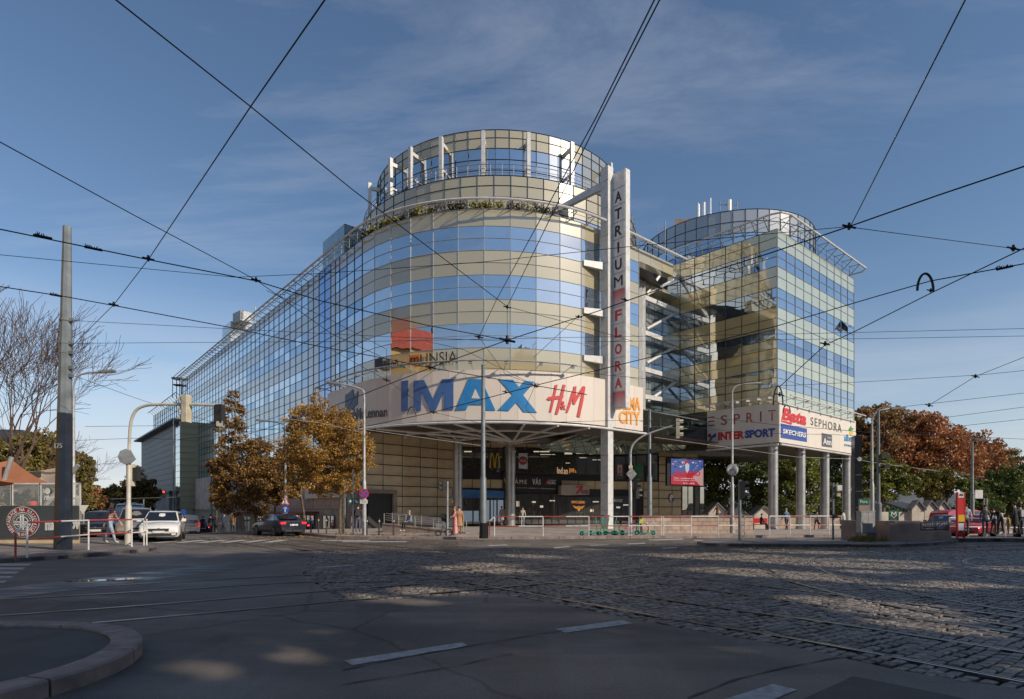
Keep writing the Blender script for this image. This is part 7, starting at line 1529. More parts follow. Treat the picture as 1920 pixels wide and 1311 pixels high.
x, y = GP(1801, 1009, .17); t = thing('tram_stop_column', 'red tram stop column with a white tram symbol head and timetable', 'tram stop sign', (x, y, .17)); zt = z_at(923, y)
m = MB(); m.box((x-.17, y, (.17+zt)/2), (.05, .12, zt-.17)); m.box((x+.17, y, (.17+zt)/2), (.05, .12, zt-.17)); m.build('upright', MT['logo_red'], t)
plate(t, 'head_plate', 'white', (x, y-.03, z_at(928.5, y)), .32, .26); plate(t, 'red_panel', 'logo_red', (x, y-.03, z_at(950, y)), .3, .82); plate(t, 'timetable_board', 'logo_yellow', (x, y-.04, z_at(972, y)), .3, .34); plate(t, 'timetable_board', 'pale_poster', (x, y-.03, z_at(988, y)), .3, .36); plate(t, 'red_panel', 'logo_red', (x, y-.03, z_at(1003, y)), .3, .2)
poly_plate(t, 'tram_symbol', 'logo_grey', (x, y-.05, z_at(928.5, y)), [(-.1, -.05), (.1, -.05), (.1, .03), (.04, .07), (-.04, .07), (-.1, .03)], 0, .006)
t = thing('gabled_cemetery_wall', 'pale plaster cemetery wall with three small gabled chapels', 'wall', (pos(1740, 52)[0], 52, 0)); D = 52
def gable(px0, px1, pyb, pye, pyp, D, root, dep=2.2, mt='stone'):
 k = D/F; x0, x1 = pos(px0, D)[0], pos(px1, D)[0]; zb, ze, zp = z_at(pyb, D)-.4, z_at(pye, D), z_at(pyp, D); xm = (x0+x1)/2; m = MB()
 p = [(x0, D, zb), (x1, D, zb), (x1, D, ze), (xm, D, zp), (x0, D, ze)]; m.add(p+[(a, b+dep, c) for a, b, c in p], [(0, 1, 2, 3, 4), (9, 8, 7, 6, 5), (0, 5, 6, 1), (1, 6, 7, 2), (2, 7, 8, 3), (3, 8, 9, 4), (4, 9, 5, 0)]); m.build('gable_wall', MT[mt], root)
 for a, b, s in (((x0-.12, ze-.1), (xm, zp+.02), 1), ((x1+.12, ze-.1), (xm, zp+.02), -1)): m = MB(); m.hexa([(a[0], D-.15, a[1]), (b[0], D-.15, b[1]), (b[0], D+dep+.1, b[1]), (a[0], D+dep+.1, a[1]), (a[0], D-.15, a[1]+.14), (b[0], D-.15, b[1]+.14), (b[0], D+dep+.1, b[1]+.14), (a[0], D+dep+.1, a[1]+.14)]); m.build('gable_coping', MT['kerb_d'], root)
for a, b in ((1710, 1733), (1734, 1757), (1758, 1778)): gable(a, b, 1000, 955, 941, D, t, .6)
m = MB(); x0, x1 = pos(1655, D)[0], pos(1711, D)[0]; m.hexa([(x0, D+.3, -.8), (x1, D+.3, -.8), (x1, D+.8, -.8), (x0, D+.8, -.8), (x0, D+.3, z_at(960, D)), (x1, D+.3, z_at(960, D)), (x1, D+.8, z_at(960, D)), (x0, D+.8, z_at(960, D))]); m.build('plain_wall', MT['stone'], t)
m = MB(); x0, x1 = pos(1684, D+2)[0], pos(1722, D+2)[0]; z0, z1 = z_at(956, D+2), z_at(941, D+2); m.hexa([(x0, D+1, z0), (x1, D+1, z0), (x1, D+4, z0+.5), (x0, D+4, z0+.5), (x0, D+1, z0+.1), (x1, D+1, z0+.1), (x1, D+4, z1), (x0, D+4, z1)]); m.build('shed_roof', MT['darkgrey'], t)
m = MB(); x0, x1 = pos(1779, D)[0], pos(2000, D)[0]; m.hexa([(x0, D+6, -1.2), (x1, D+6, -1.2), (x1, D+6.4, -1.2), (x0, D+6.4, -1.2), (x0, D+6, z_at(972, D)), (x1, D+6, z_at(972, D)), (x1, D+6.4, z_at(972, D)), (x0, D+6.4, z_at(972, D))]); m.build('plain_wall', MT['stone_d'], t)
t = thing('gabled_kiosks', 'grey roofed gabled stalls seen through the passage', 'stall', (pos(1380, 56)[0], 56, 0)); D = 56
for a, b, e_, p_ in ((1329, 1362, 962, 945), (1364, 1402, 968, 949), (1414, 1450, 966, 951)): gable(a, b, 998, e_, p_, D, t, 1.6, 'stone')
m = MB(); x0, x1 = pos(1400, 60)[0], pos(1660, 60)[0]; m.hexa([(x0, 60, -1), (x1, 66, -1), (x1, 66.4, -1), (x0, 60.4, -1), (x0, 60, z_at(970, 60)), (x1, 66, z_at(972, 64)), (x1, 66.4, z_at(972, 64)), (x0, 60.4, z_at(970, 60))])
tag(m.build('park_wall', MT['stone_d'], loc=(x0, 60, 0)), 'low brown wall at the back of the passage', 'wall')
for px, hh, lb in ((1345, 44, 'tall dark bronze standing figure by the left stall'), (1361, 22, 'small dark bronze child figure'), (1369, 38, 'dark bronze figure close to the clock post')):
 x, y = pos(px, 44); k = 44/F; t = thing('bronze_statue', lb, 'statue', (x, y, gz(x, y)), 0, 'bronze figures in the passage'); z0 = z_at(968, 44)-.25; H_ = hh*k*.62; m = MB()
 for s in (-1, 1): m.tube([(x+s*.1*H_, y, z0-.9), (x+s*.05*H_, y, z0+H_*.45)], [.05*H_, .07*H_], 6)
 m.tube([(x, y, z0+H_*.42), (x, y, z0+H_*.6), (x, y, z0+H_*.82), (x, y, z0+H_*.87)], [.10*H_, .09*H_, .13*H_, .04*H_], 8); m.ball((x, y, z0+H_*.94), .075*H_, n=10);
 for s in (-1, 1): m.tube([(x+s*.12*H_, y, z0+H_*.8), (x+s*.2*H_, y, z0+H_*.62), (x+s*(.32)*H_, y, z0+H_*.48)], [.035*H_, .03*H_, .02*H_], 6)
 o = m.build('figure', MT['brown'], t, smooth=True)
t = thing('video_screen', 'outdoor video screen with a colourful red and blue theatre advert', 'screen', (pos(1288, 58)[0], 58, 5)); pS = Plane(pos(1257, 57.2), (1, .10))
def scr(n, pts, mt, o): return pl_poly(n, pS, pts, mt, t, o)
MT['scr_blue'] = emis('screen_blue', (.10, .18, .55), .55); MT['scr_red'] = emis('screen_red', (.75, .03, .05), .6); MT['scr_white'] = emis('screen_white', (.8, .85, .9), .6); MT['scr_pink'] = emis('screen_pink', (.8, .45, .42), .6); MT['scr_dark'] = emis('screen_navy', (.03, .04, .15), .5)
pl_poly('screen_case', pS, [(1251, 857), (1320, 861), (1320, 913), (1251, 911)], MT['logo_black'], t, 0, .5)
scr('screen_picture', [(1258, 860), (1318, 863), (1318, 911), (1258, 908)], MT['scr_blue'], .05)
r5 = random.Random(4)
for k in range(26):
 a, b = r5.uniform(1261, 1315), r5.uniform(865, 882); s_ = r5.uniform(1.2, 3.2); scr('picture_petal', [(a-s_, b), (a, b-s_*.6), (a+s_, b), (a, b+s_*.8)], MT[r5.choice(['scr_white', 'scr_dark', 'scr_pink', 'scr_blue'])], .08)
scr('picture_face', [(1284, 872), (1288, 868), (1292, 872), (1291, 883), (1288, 887), (1285, 883)], MT['scr_white'], .1); scr('picture_hair', [(1283, 867), (1288, 864), (1293, 868), (1292, 870), (1288, 868), (1284, 871)], MT['scr_red'], .11)
scr('picture_red', [(1258, 892), (1318, 884), (1318, 911), (1258, 908)], MT['scr_red'], .07); scr('picture_wedge', [(1298, 894), (1318, 878), (1318, 911), (1312, 910.6)], MT['scr_pink'], .09)
pl_text('screen_letter', 'DIVADLO', pS, (1263, 891), (1263, 883), (1312, 893), (1312, 884), MT['scr_red'], t, .12, bold=.03)
for i, tx in enumerate(('Praha - muzikálové divadlo', 'Dobré příběhy v Atriu')): pl_text('screen_letter', tx, pS, (1263, 897.5+i*4), (1263, 895.2+i*4), (1305, 899+i*4), (1305, 896.6+i*4), MT['scr_white'], t, .12)
pl_text('screen_letter', '31.7. - 25.8.', pS, (1280, 907.5), (1280, 905), (1302, 908), (1302, 905.6), MT['scr_white'], t, .12, bold=.02)
# -- restaurant terrace on the left
t = thing('restaurant_terrace', 'restaurant terrace wall with a dark banner and glass screens on the left', 'terrace', (-22, 27, .12))
MT['banner'] = mat('dark_slate_banner', (.045, .055, .06), .6, var=.12, scale=.5); MT['banner_g'] = mat('banner_print_white', (.62, .62, .60), .6); MT['maroon'] = mat('maroon_print', (.20, .02, .025), .6)
bx1 = pos(150, 26.2); bx0 = (-30, 26.6); zb0, zb1 = z_at(1012, 26.4), z_at(948, 26.4)
m = MB(); m.hexa([(bx0[0], bx0[1], .1), (bx1[0], bx1[1], .1), (bx1[0]-2.3, bx1[1]+2.5, .1), (bx0[0], bx0[1]+2.5, .1), (bx0[0], bx0[1], zb1-.06), (bx1[0], bx1[1], zb1-.06), (bx1[0]-2.3, bx1[1]+2.5, zb1-.06), (bx0[0], bx0[1]+2.5, zb1-.06)]); m.build('terrace_wall', MT['tile'], t)
pB = Plane(bx0, (bx1[0]-bx0[0], bx1[1]-bx0[1]))
u1 = pB.u(149.5); m = MB(); m.obox((*pB.at(0, .03), .32), (*(pB.t*u1), 0), (*(pB.n*.02), 0), (0, 0, zb1-.32)); m.build('banner', MT['banner'], t)
def B(n, pts, mt, o): return pl_poly(n, pB, pts, MT[mt], t, o, .008)
cx, cy = 45, 979
B('round_logo', circ(cx, cy, 31, 29, 40), 'banner_g', .065); B('round_logo', circ(cx, cy, 30, 28, 40), 'maroon', .075); B('round_logo', circ(cx, cy, 20, 18.6, 36), 'banner_g', .085); B('round_logo', circ(cx, cy, 18.8, 17.4, 36), 'banner', .095)
for k in range(28): a = 2*PI*k/28; B('logo_bead', circ(cx+16*math.cos(a), cy+15*math.sin(a), 1.0, 1.0, 6), 'banner_g', .105)
B('logo_rail', circ(cx, cy, 12, 11, 24), 'banner_g', .105); B('logo_rail', circ(cx, cy, 10.5, 9.6, 24), 'banner', .112)
for a, b, c_, d in ((cx-3.5, cy-14, cx-.8, cy+14), (cx+1.2, cy-14, cx+3.9, cy+14), (cx-15, cy-1.5, cx+15, cy+.8), (cx-15, cy+3, cx+15, cy+5)): B('logo_rail', [(a, b), (c_, b), (c_, d), (a, d)], 'banner_g', .12)
def ring_text(s, a0, a1, rx, ry, size, inward=False):
 n = len(s)
 for i, ch in enumerate(s):
  if ch == ' ': continue
  a = math.radians(a0+(a1-a0)*i/(n-1)); vs, fs = text_mesh(ch, bold=.015); w_ = size*.62 if ch not in 'I' else size*.2; vs = fit(vs, -w_/2, w_/2, -size/2, size/2)
  th = (-a-PI/2) if not inward else (-a+PI/2)
  cxx, cyy = cx+rx*math.cos(a), cy+ry*math.sin(a); co_, si_ = math.cos(th), math.sin(th)
  P = [(cxx+(x_*co_-y_*si_), cyy-(x_*si_+y_*co_)) for x_, y_ in vs]
  o_ = [pB.pt(px_, py_, .10) for px_, py_ in P]; m = MB(); m.add(o_, fs); m.build('logo_letter', MT['banner_g'], t)
def ring_text2(s, deg0, deg1, up=True):
 n = len(s)
 for i, ch in enumerate(s):
  if ch == ' ': continue
  a = math.radians(deg0+(deg1-deg0)*i/(n-1)); vs, fs = text_mesh(ch, bold=.02); w_ = 4.4 if ch != 'I' else 1.4; vs = fit(vs, -w_/2, w_/2, -3.2, 3.2)
  rx, ry = 25, 23.4; ox, oy = cx+rx*math.sin(a), cy-ry*math.cos(a); r_ = a if up else a+PI
  P = [(ox+x_*math.cos(r_)+y_*math.sin(r_), oy+x_*math.sin(r_)-y_*math.cos(r_)) for x_, y_ in vs]; m = MB(); m.add([pB.pt(p_, q_, .10) for p_, q_ in P], fs); m.build('logo_letter', MT['banner_g'], t)
ring_text2('RESTAURACE NA KŘIŽOVATCE', -135, 135); ring_text2('PRAHA', 202, 158, False)
vs, fs = text_mesh('na křižovatce', bold=.05)
pl_text('banner_letter', 'na křižov', pB, (87, 995), (87, 971), (152, 992), (152, 967), MT['banner_g'], t, .08, bold=.045)
for i, (a, b) in enumerate(((-30, 22), (23, 75), (76, 128), (129, 150))):
 D_ = 26.3; x0, x1 = pos(a, D_)[0], pos(b, D_)[0]; z0, z1 = zb1-.04, z_at(907, D_); m = MB()
 for xx_ in (x0, x1): m.box((xx_, D_, (z0+z1)/2), (.06, .06, z1-z0))
 m.box(((x0+x1)/2, D_, z1), (x1-x0+.06, .06, .06)); m.box(((x0+x1)/2, D_, z0+.03), (x1-x0, .05, .04)); m.build('screen_frame', MT['white_metal'], t)
gm = bpy.data.materials.new('clear_screen_glass'); gm.use_nodes = True; b_ = gm.node_tree; o_ = b_.nodes['Material Output']; tr_ = b_.nodes.new('ShaderNodeBsdfTransparent'); gl_ = b_.nodes.new('ShaderNodeBsdfGlossy'); gl_.inputs['Roughness'].default_value = .02; mx_ = b_.nodes.new('ShaderNodeMixShader'); mx_.inputs[0].default_value = .12; b_.links.new(tr_.outputs[0], mx_.inputs[1]); b_.links.new(gl_.outputs[0], mx_.inputs[2]); b_.links.new(mx_.outputs[0], o_.inputs[0])
for a, b in ((-30, 22), (23, 75), (76, 128), (129, 150)): D_ = 26.3; x0, x1 = pos(a, D_)[0], pos(b, D_)[0]; m = MB(); m.box(((x0+x1)/2, D_, (zb1+z_at(907, D_))/2), (x1-x0-.06, .012, z_at(907, D_)-zb1-.06)); m.build('screen_pane', gm, t)
pG = Plane((-30, 26.27), (1, 0));
def PG(tx, a0, a1, b0, b1): pl_text('screen_letter', tx, pG, a0, a1, b0, b1, MT['banner_g'], t, .03, bold=.01, shear=.2)
PG('Pilsner', (83, 938), (83, 930), (106, 937), (106, 928)); pl_poly('round_emblem', pG, circ(90, 921, 5, 6, 20), MT['banner_g'], t, .03, .006)
PG('Urquell', (136, 938), (136, 932), (147, 938), (147, 930))
MT['sail_b'] = mat('brown_sail_cloth', (.30, .115, .055), .8, var=.08, scale=1); MT['sail_c'] = mat('beige_sail_cloth', (.50, .40, .30), .8, var=.06, scale=1)
def sail(cs, mt, label, g='shade sails over the terrace'):
 n = 10; A_, B_, C_, D4 = [Vector(c) for c in cs]; vs = []
 for i in range(n+1):
  for j in range(n+1): u, v = i/n, j/n; p = (A_*(1-u)+B_*u)*(1-v)+(D4*(1-u)+C_*u)*v; p.z -= .5*math.sin(PI*u)*math.sin(PI*v)+.25*(math.sin(PI*u)+math.sin(PI*v))*.4; vs.append(p)
 m = MB(); m.add(vs+[v-V(0, 0, .012) for v in vs], [(i*(n+1)+j, i*(n+1)+j+1, (i+1)*(n+1)+j+1, (i+1)*(n+1)+j) for i in range(n) for j in range(n)]+[((n+1)**2+i*(n+1)+j, (n+1)**2+(i+1)*(n+1)+j, (n+1)**2+(i+1)*(n+1)+j+1, (n+1)**2+i*(n+1)+j+1) for i in range(n) for j in range(n)]); o = m.build('shade_sail', MT[mt], loc=tuple(A_), smooth=True); tag(o, label, 'shade sail', g)
sail([WP(-60, 870, 27), WP(22, 862, 28.5), WP(96, 908, 28), WP(-40, 895, 24.8)], 'sail_b', 'brown shade sail at the far left of the terrace')
sail([WP(30, 884, 36), WP(110, 876, 35), WP(138, 905, 29), WP(62, 902, 29.5)], 'sail_c', 'beige shade sail stretched behind the black pole')
for pts, lb in (([(0, 925), (22, 857)], 'slanted grey sail mast at the left edge'), ([(96, 935), (147, 872)], 'slanted grey sail mast crossing behind the black pole')):
 a, b = WP(*pts[0], 27.6), WP(*pts[1], 27.6); a = a+(a-b)*.9; m = MB(); m.tube([a, b], .10, 10); tag(m.build('sail_mast', MT['galv'], loc=tuple(a), smooth=True), lb, 'mast', 'slanted sail masts')
for k, (px, D_, r_, lm_, lb) in enumerate(((40, 28.3, 15, 'green', 'tall green grasses in the planter behind the left screen'), (15, 28, 14, 'dgreen', 'dark shrub in the planter at the left edge'), (92, 28.4, 12, 'dgreen', 'dark green shrub behind the lettered screen'), (110, 28.2, 9, 'ygreen', 'yellow flowering plant in the planter by the black pole'))):
 x, y = pos(px, D_); kk = D_/F; r0 = thing('terrace_plant', lb, 'plant', (x, y, zb1), 0, 'plants along the restaurant terrace'); quads_obj(leaf_cloud([(x, y, z_at(932, D_), r_*kk, .4, 16*kk), (x+.3, y, z_at(938, D_), r_*kk*.8, .4, 9*kk), (x-.3, y, z_at(940, D_), r_*kk*.8, .4, 9*kk)], 2400, .04, 90+k), 'leaves', LM[lm_], r0); m = MB(); m.tube([(x, y, zb1-.1), (x, y, z_at(935, D_))], .03, 5); m.build('stem', MT['bark'], r0)
x, y = pos(62, 27.4); m = MB(); m.tube([(x, y, zb1-.02), (x, y, zb1+.2)], [.13, .15], 12); tag(m.build('flower_pot', MT['logo_red'], loc=(x, y, zb1)), 'small red pot behind the glass screen', 'pot')
t = thing('restaurant_pavilion', 'low beige restaurant pavilion behind the terrace plants', 'building', (-27, 33, .1)); m = MB(); m.hexa([(-40, 34, 0), (-25.3, 32.5, 0), (-33.5, 40, 0), (-40, 42, 0), (-40, 34, 3.3), (-25.3, 32.5, 3.3), (-33.5, 40, 3.3), (-40, 42, 3.3)]); m.build('wall', MT['stone'], t); m = MB(); m.hexa([(-41, 33.4, 3.3), (-25, 32, 3.3), (-33.2, 40.5, 3.3), (-41, 42.5, 3.3), (-41, 33.4, 3.6), (-25, 32, 3.6), (-33.2, 40.5, 3.6), (-41, 42.5, 3.6)]); m.build('roof', MT['darkgrey'], t)
m = MB()
for k in range(4): m.box((-37+k*3.4, 33.7-k*.35, 1.6), (2.2, .1, 2.0), -.1)
m.build('window', MT['shop_glass'], t)
t = thing('tenement_roof_house', 'grey house with attic windows showing behind the bare tree', 'building', (-60, 75, 0)); m = MB(); m.hexa([(-76, 70, -3), (-59, 72, -3), (-60, 84, -3), (-78, 84, -3), (-76, 70, 8.6), (-59, 72, 8.6), (-60, 84, 8.6), (-78, 84, 8.6)]); m.build('wall', grey_w, t); m = MB(); m.hexa([(-77, 69, 8.6), (-58, 71, 8.6), (-59, 85, 8.6), (-79, 85, 8.6), (-75, 73, 11.5), (-61, 75, 11.5), (-62, 80, 11.5), (-76, 80, 11.5)]); m.build('roof', MT['darkgrey'], t)
for k in range(5): m = MB(); m.box((-73+k*3.0, 71.1+k*.35, 6.6), (1.2, .5, 1.6), .1); m.build('window', MT['shop_glass'], t)
x, y = pos(157, 32); t = thing('back_facing_sign', 'small triangular road sign seen beside the terrace corner', 'road sign', (x, y, .1)); m = MB(); m.tube([(x, y, .1), (x, y, z_at(950, y))], .03, 6); m.build('post', MT['galv'], t); poly_plate(t, 'sign_back', 'white', (x, y-.04, z_at(955, y)), [(-.3, .22), (.3, .22), (0, -.28)], 0)
# -- overhead tram wires: one wire, one thing
def cable(label, pts, z=6.4, r=.009, mt='wire', name='overhead_wire', D=None, grp='overhead tram wires', sag=.0):
 P = []
 for p in pts:
  px, py = p[0], p[1]; zz_ = p[2] if len(p) > 2 else z
  d = D if D else (zz_-EYE)*F/(HZ-py); P.append(WP(px, py, d))
 Q = []
 for a, b in zip(P, P[1:]):
  n = max(2, int((b-a).length/3))
  for i in range(n): q = a.lerp(b, i/n); q.z -= sag*4*(i/n)*(1-i/n); Q.append(q)
 Q.append(P[-1]); m = MB(); rr_ = [max(r, r*(.35+q.y*.045)) for q in Q]; m.tube(Q, rr_, 5); o = m.build(name, MT[mt], loc=tuple(P[0])); tag(o, label, 'wire', grp); return P
T_, W_, X_ = .008, .012, .006
cable('thin span wire from the top left edge to the knot above the IMAX letters', [(205, -10), (470, 200), (660, 355), (800, 461), (951, 575)], r=T_)
cable('thin span wire from the top centre down to the black mast', [(616, -10), (470, 200), (278, 487), (213, 572), (134, 650)], r=T_)
cable('thin wire from the left edge down to the long glass wing', [(-10, 261), (250, 403), (480, 525), (620, 625), (760, 690)], r=T_)
cable('thick contact wire, upper of two from the left edge to the centre knot', [(-10, 428), (278, 487), (480, 527), (600, 564), (800, 610), (951, 638)], r=W_)
cable('thick contact wire, lower of two from the left edge past the black mast', [(-10, 536), (120, 556), (213, 573), (420, 612), (600, 650), (700, 668), (807, 690), (1003, 723), (1100, 740)], r=W_)
cable('thick contact wire rising from the IMAX letters to the right edge', [(620, 764), (700, 732), (807, 690), (951, 638), (1120, 584), (1294, 522), (1440, 476), (1592, 425), (1760, 366), (1930, 309)], r=W_)
cable('second contact wire parallel to it, rising to the right from the sign band', [(600, 818), (813, 773), (1003, 723), (1240, 665), (1455, 612), (1640, 557), (1745, 527), (1930, 493)], r=W_)
cable('contact wire from the office block corner up to the right edge', [(1462, 725), (1547, 647), (1602, 622), (1749, 548), (1930, 461)], r=W_)
cable('left one of the twin steep wires from the top centre', [(1232, -10), (1118, 220), (931, 562), (898, 632)], r=T_)
cable('right one of the twin steep wires from the top centre', [(1242, -10), (1124, 220), (951, 575)], r=T_)
cable('steep thin wire from the top right to the knot right of the block', [(1815, -10), (1596, 422)], r=T_)
cable('long thin span wire crossing in front of the drum windows', [(-10, 477), (440, 520), (600, 513), (900, 492), (1186, 462), (1592, 425)], r=X_)
cable('thin span wire from the right knot to the right edge', [(1600, 427), (1900, 466), (1930, 470)], r=X_)
cable('nearly level wire from the black mast to the glass wing, upper', [(133, 601), (415, 616), (715, 631), (960, 640)], z=7.2, r=X_)
cable('nearly level wire from the black mast to the right edge, lower', [(133, 644), (413, 642), (715, 640), (1120, 632), (1500, 626), (1930, 616)], z=7.2, r=X_)
cable('level wire across the office block to the right edge', [(1100, 641), (1640, 635), (1930, 630)], z=7.2, r=X_)
cable('thin wire sloping from the black mast over the side street', [(137, 704), (250, 745), (341, 775), (440, 803), (560, 842)], z=6.5, r=X_)
cable('span wire from the drum letters to the right edge above the trees', [(1275, 716), (1480, 723), (1640, 715), (1840, 703), (1930, 694)], z=6.6, r=X_)
cable('contact wire rising at the right edge above the rust trees', [(1742, 760), (1829, 706), (1930, 666)], z=6.4, r=X_*1.3)
for i, (a, b, lb) in enumerate((((1700, 762), (1930, 736), 'thin wire above the rust trees, highest'), ((1750, 786), (1930, 762), 'thin wire above the rust trees, second highest'), ((1800, 799), (1930, 785), 'thin wire before the rust trees near the right edge'), ((1650, 812), (1930, 824), 'thin wire crossing the rust trees slanting down right'), ((1648, 800), (1720, 790), 'short wire from the equipment post to the rust trees'))): cable(lb, [a, b], z=6.3, r=X_)
cable('pale feeder cable from the signal arm mast to the right edge', [(1227, 820), (1371, 840), (1493, 857), (1600, 861), (1648, 869), (1819, 891), (1930, 909)], z=6.2, r=X_, mt='wire_l')
cable('pale feeder cable from the lamp to the centre mast', [(670, 803), (780, 819), (904, 836)], z=6.0, r=X_, mt='wire_l')
cable('pale feeder cable from the left signal arm to the lamp', [(415, 760), (520, 783), (600, 793), (683, 812)], z=6.3, r=X_, mt='wire_l')
cable('thin black wire through the IMAX letters down to the H&M letters', [(898, 632), (948, 702), (1003, 723), (985, 765), (1010, 793)], z=6.2, r=X_)
cable('thin wire fanning right from the centre knot over the windows', [(951, 575), (1090, 612), (1187, 640)], z=6.4, r=X_)
cable('short drop wire between the two knots', [(951, 575), (951, 638)], z=6.2, r=X_)
cable('thin wire from the lower knot down over the IMAX letters', [(800, 640), (870, 656), (1003, 723)], z=6.3, r=X_)
cable('thin wire from the mid knot to the white pylon', [(1000, 671), (1085, 592)], z=6.3, r=X_)
cable('dark span wire through the IMAX letters toward the office block', [(620, 655), (725, 713), (813, 773), (905, 795), (1180, 788), (1330, 792)], z=6.2, r=X_)
cable('low span wire across the sign band of the office block', [(1210, 770), (1330, 783), (1459, 797), (1640, 812)], z=6.3, r=X_*1.2)
cable('low span wire across the bottom of the office sign band', [(1200, 790), (1400, 812), (1560, 815), (1700, 822)], z=6.2, r=X_)
cable('short wire from the centre mast along the band bottom', [(905, 690), (1100, 700), (1275, 716)], z=6.5, r=X_)
cable('thin wire crossing the signal arm toward the dark trees', [(160, 800), (330, 798), (520, 806), (683, 818)], z=6.2, r=X_)
cable('thin level wire between the black mast and the distant annex', [(140, 826), (250, 822), (337, 824), (525, 803)], z=6.2, r=X_)
cable('long thin wire crossing the drum from the glass wing to the knot', [(500, 545), (620, 600), (725, 655), (725, 713)], z=6.4, r=X_)
def knot(px, py, s, label, z=6.4):
 d = (z-EYE)*F/(HZ-py); p = WP(px, py, d); k = d/F*s; t = thing('wire_clamp', label, 'wire clamp', tuple(p), 0, 'clamps and insulators on the tram wires'); m = MB()
 m.ball(p, 3.2*k, n=8, sc=(1.2, 1, .8)); m.build('clamp_body', MT['wire'], t); m = MB(); m.tube([p+V(-9*k, 0, 2*k), p+V(9*k, 0, -2*k)], 1.3*k, 6); m.build('clamp_arm', MT['wire'], t); m = MB(); m.tube([p+V(0, 0, 5*k), p-V(0, 0, 4*k)], 1.8*k, 6); m.build('insulator', MT['wire'], t)
for px, py, s, lb in ((278, 485, 1.2, 'dark insulator stack on the upper contact wire at the left'), (213, 571, 1.0, 'dark insulator stack on the lower contact wire at the left'), (480, 525, 1.0, 'wire knot before the roof edge of the glass wing'), (951, 638, 1.7, 'big star shaped wire knot above the IMAX letters'), (898, 632, .9, 'small clamp left of the big star knot'), (951, 576, .8, 'small clamp where the twin wires meet'), (807, 689, 1.1, 'wire knot at the top edge of the cream band'), (1003, 723, .9, 'clamp over the letter X'), (813, 773, .8, 'clamp low on the cream band under the IMAX letters'), (1592, 425, 1.4, 'wire knot just right of the office block roof'), (1900, 466, 1.3, 'insulator near the right edge'), (1547, 645, 1.0, 'clamp over the right face of the office block'), (1829, 706, .8, 'clamp above the rust trees'), (1742, 760, .8, 'clamp at the top of the rust trees'), (725, 713, .8, 'clamp over the slate emblem'), (1172, 562, .8, 'clamp beside the white pylon'), (1462, 740, .9, 'clamp at the office block corner'), (948, 735, .7, 'small square clamp between the letters'), (1085, 594, .7, 'clamp on the rising wire before the pylon'), (1745, 545, .8, 'clamp under the large wire hoop')): knot(px, py, s, lb)
def hoop(px, py, w_, hh, label, z=6.4, r=.02):
 d = (z-EYE)*F/(HZ-py); k = d/F; c = WP(px, py, d); m = MB(); m.tube([c+V(w_/2*k*math.cos(a), 0, hh*k*math.sin(a)) for a in np.linspace(PI, 0, 14)], r*(d/15+.4), 6); tag(m.build('wire_hoop', MT['wire'], loc=tuple(c), smooth=True), label, 'wire hoop', 'jumper hoops on the tram wires')
hoop(1735, 545, 30, 32, 'large black wire hoop right of the office block'); hoop(1459, 760, 18, 36, 'tall wire hoop before the office block corner', r=.014); hoop(1748, 800, 16, 14, 'small wire hoop before the rust trees', r=.01); hoop(772, 778, 15, 15, 'pale wire hoop under the letter I', r=.012); hoop(1475, 775, 14, 16, 'small wire hoop over the red shoe shop name', r=.01)
def spikes(px0, py0, px1, py1, label, z=6.4):
 a, b = [WP(x_, y_, (z-EYE)*F/(HZ-y_)) for x_, y_ in ((px0, py0), (px1, py1))]; m = MB(); m.tube([a, b], .025, 5)
 for i in range(16): p = a.lerp(b, i/21); q = p+V(random.uniform(-.05, .05), random.uniform(-.06, .06), random.uniform(.03, .06)); m.tube([p, q], .007, 3)
 tag(m.build('spike_strip', MT['wire'], loc=tuple(a)), label, 'spike strip', 'spiked strips on the contact wires')
spikes(62, 441, 98, 448, 'spiky dark strip on the upper left contact wire, left of the mast'); spikes(158, 463, 192, 470, 'spiky dark strip on the upper contact wire, right of the mast'); spikes(93, 552, 116, 556, 'spiky dark strip on the lower left contact wire'); spikes(1868, 506, 1900, 499, 'spiky dark strip on the wire near the right edge')
# -- vehicles
def paint(name, col, rough=.28, metal=.2): return mat(name, col, rough, metal, var=.03, scale=2, coat=.8)
PT = {'white': paint('white_car_paint', (.72, .71, .68), .3, 0), 'navy': paint('midnight_car_paint', (.015, .02, .04)), 'black': paint('black_car_paint', (.008, .008, .01)), 'silver': paint('beige_silver_paint', (.33, .27, .21), .3, .4), 'red': paint('red_car_paint', (.42, .02, .03)), 'grey': paint('grey_car_paint', (.16, .17, .19)), 'blue': paint('blue_grey_paint', (.05, .08, .13))}
MT['car_glass'] = mat('car_glass', (.012, .014, .016), .06, 0, var=0, coat=1); MT['tyre'] = mat('tyre_rubber', (.014, .014, .014), .8, var=.2); MT['rim'] = mat('alloy_rim', (.35, .35, .36), .35, .8, var=.1); MT['lamp_glass'] = mat('headlamp_glass', (.22, .23, .25), .1, .3, var=.1, coat=1); MT['tail'] = emis('tail_lamp', (1, .03, .02), .8, (.35, .01, .01)); MT['tail_on'] = emis('brake_lamp', (1, .03, .02), 5, (.4, .01, .01)); MT['head_on'] = emis('lit_headlamp', (1, .9, .7), 7, (.6, .6, .6)); MT['plate'] = mat('number_plate', (.65, .65, .63), .5); MT['trim'] = mat('black_plastic_trim', (.02, .02, .021), .55)
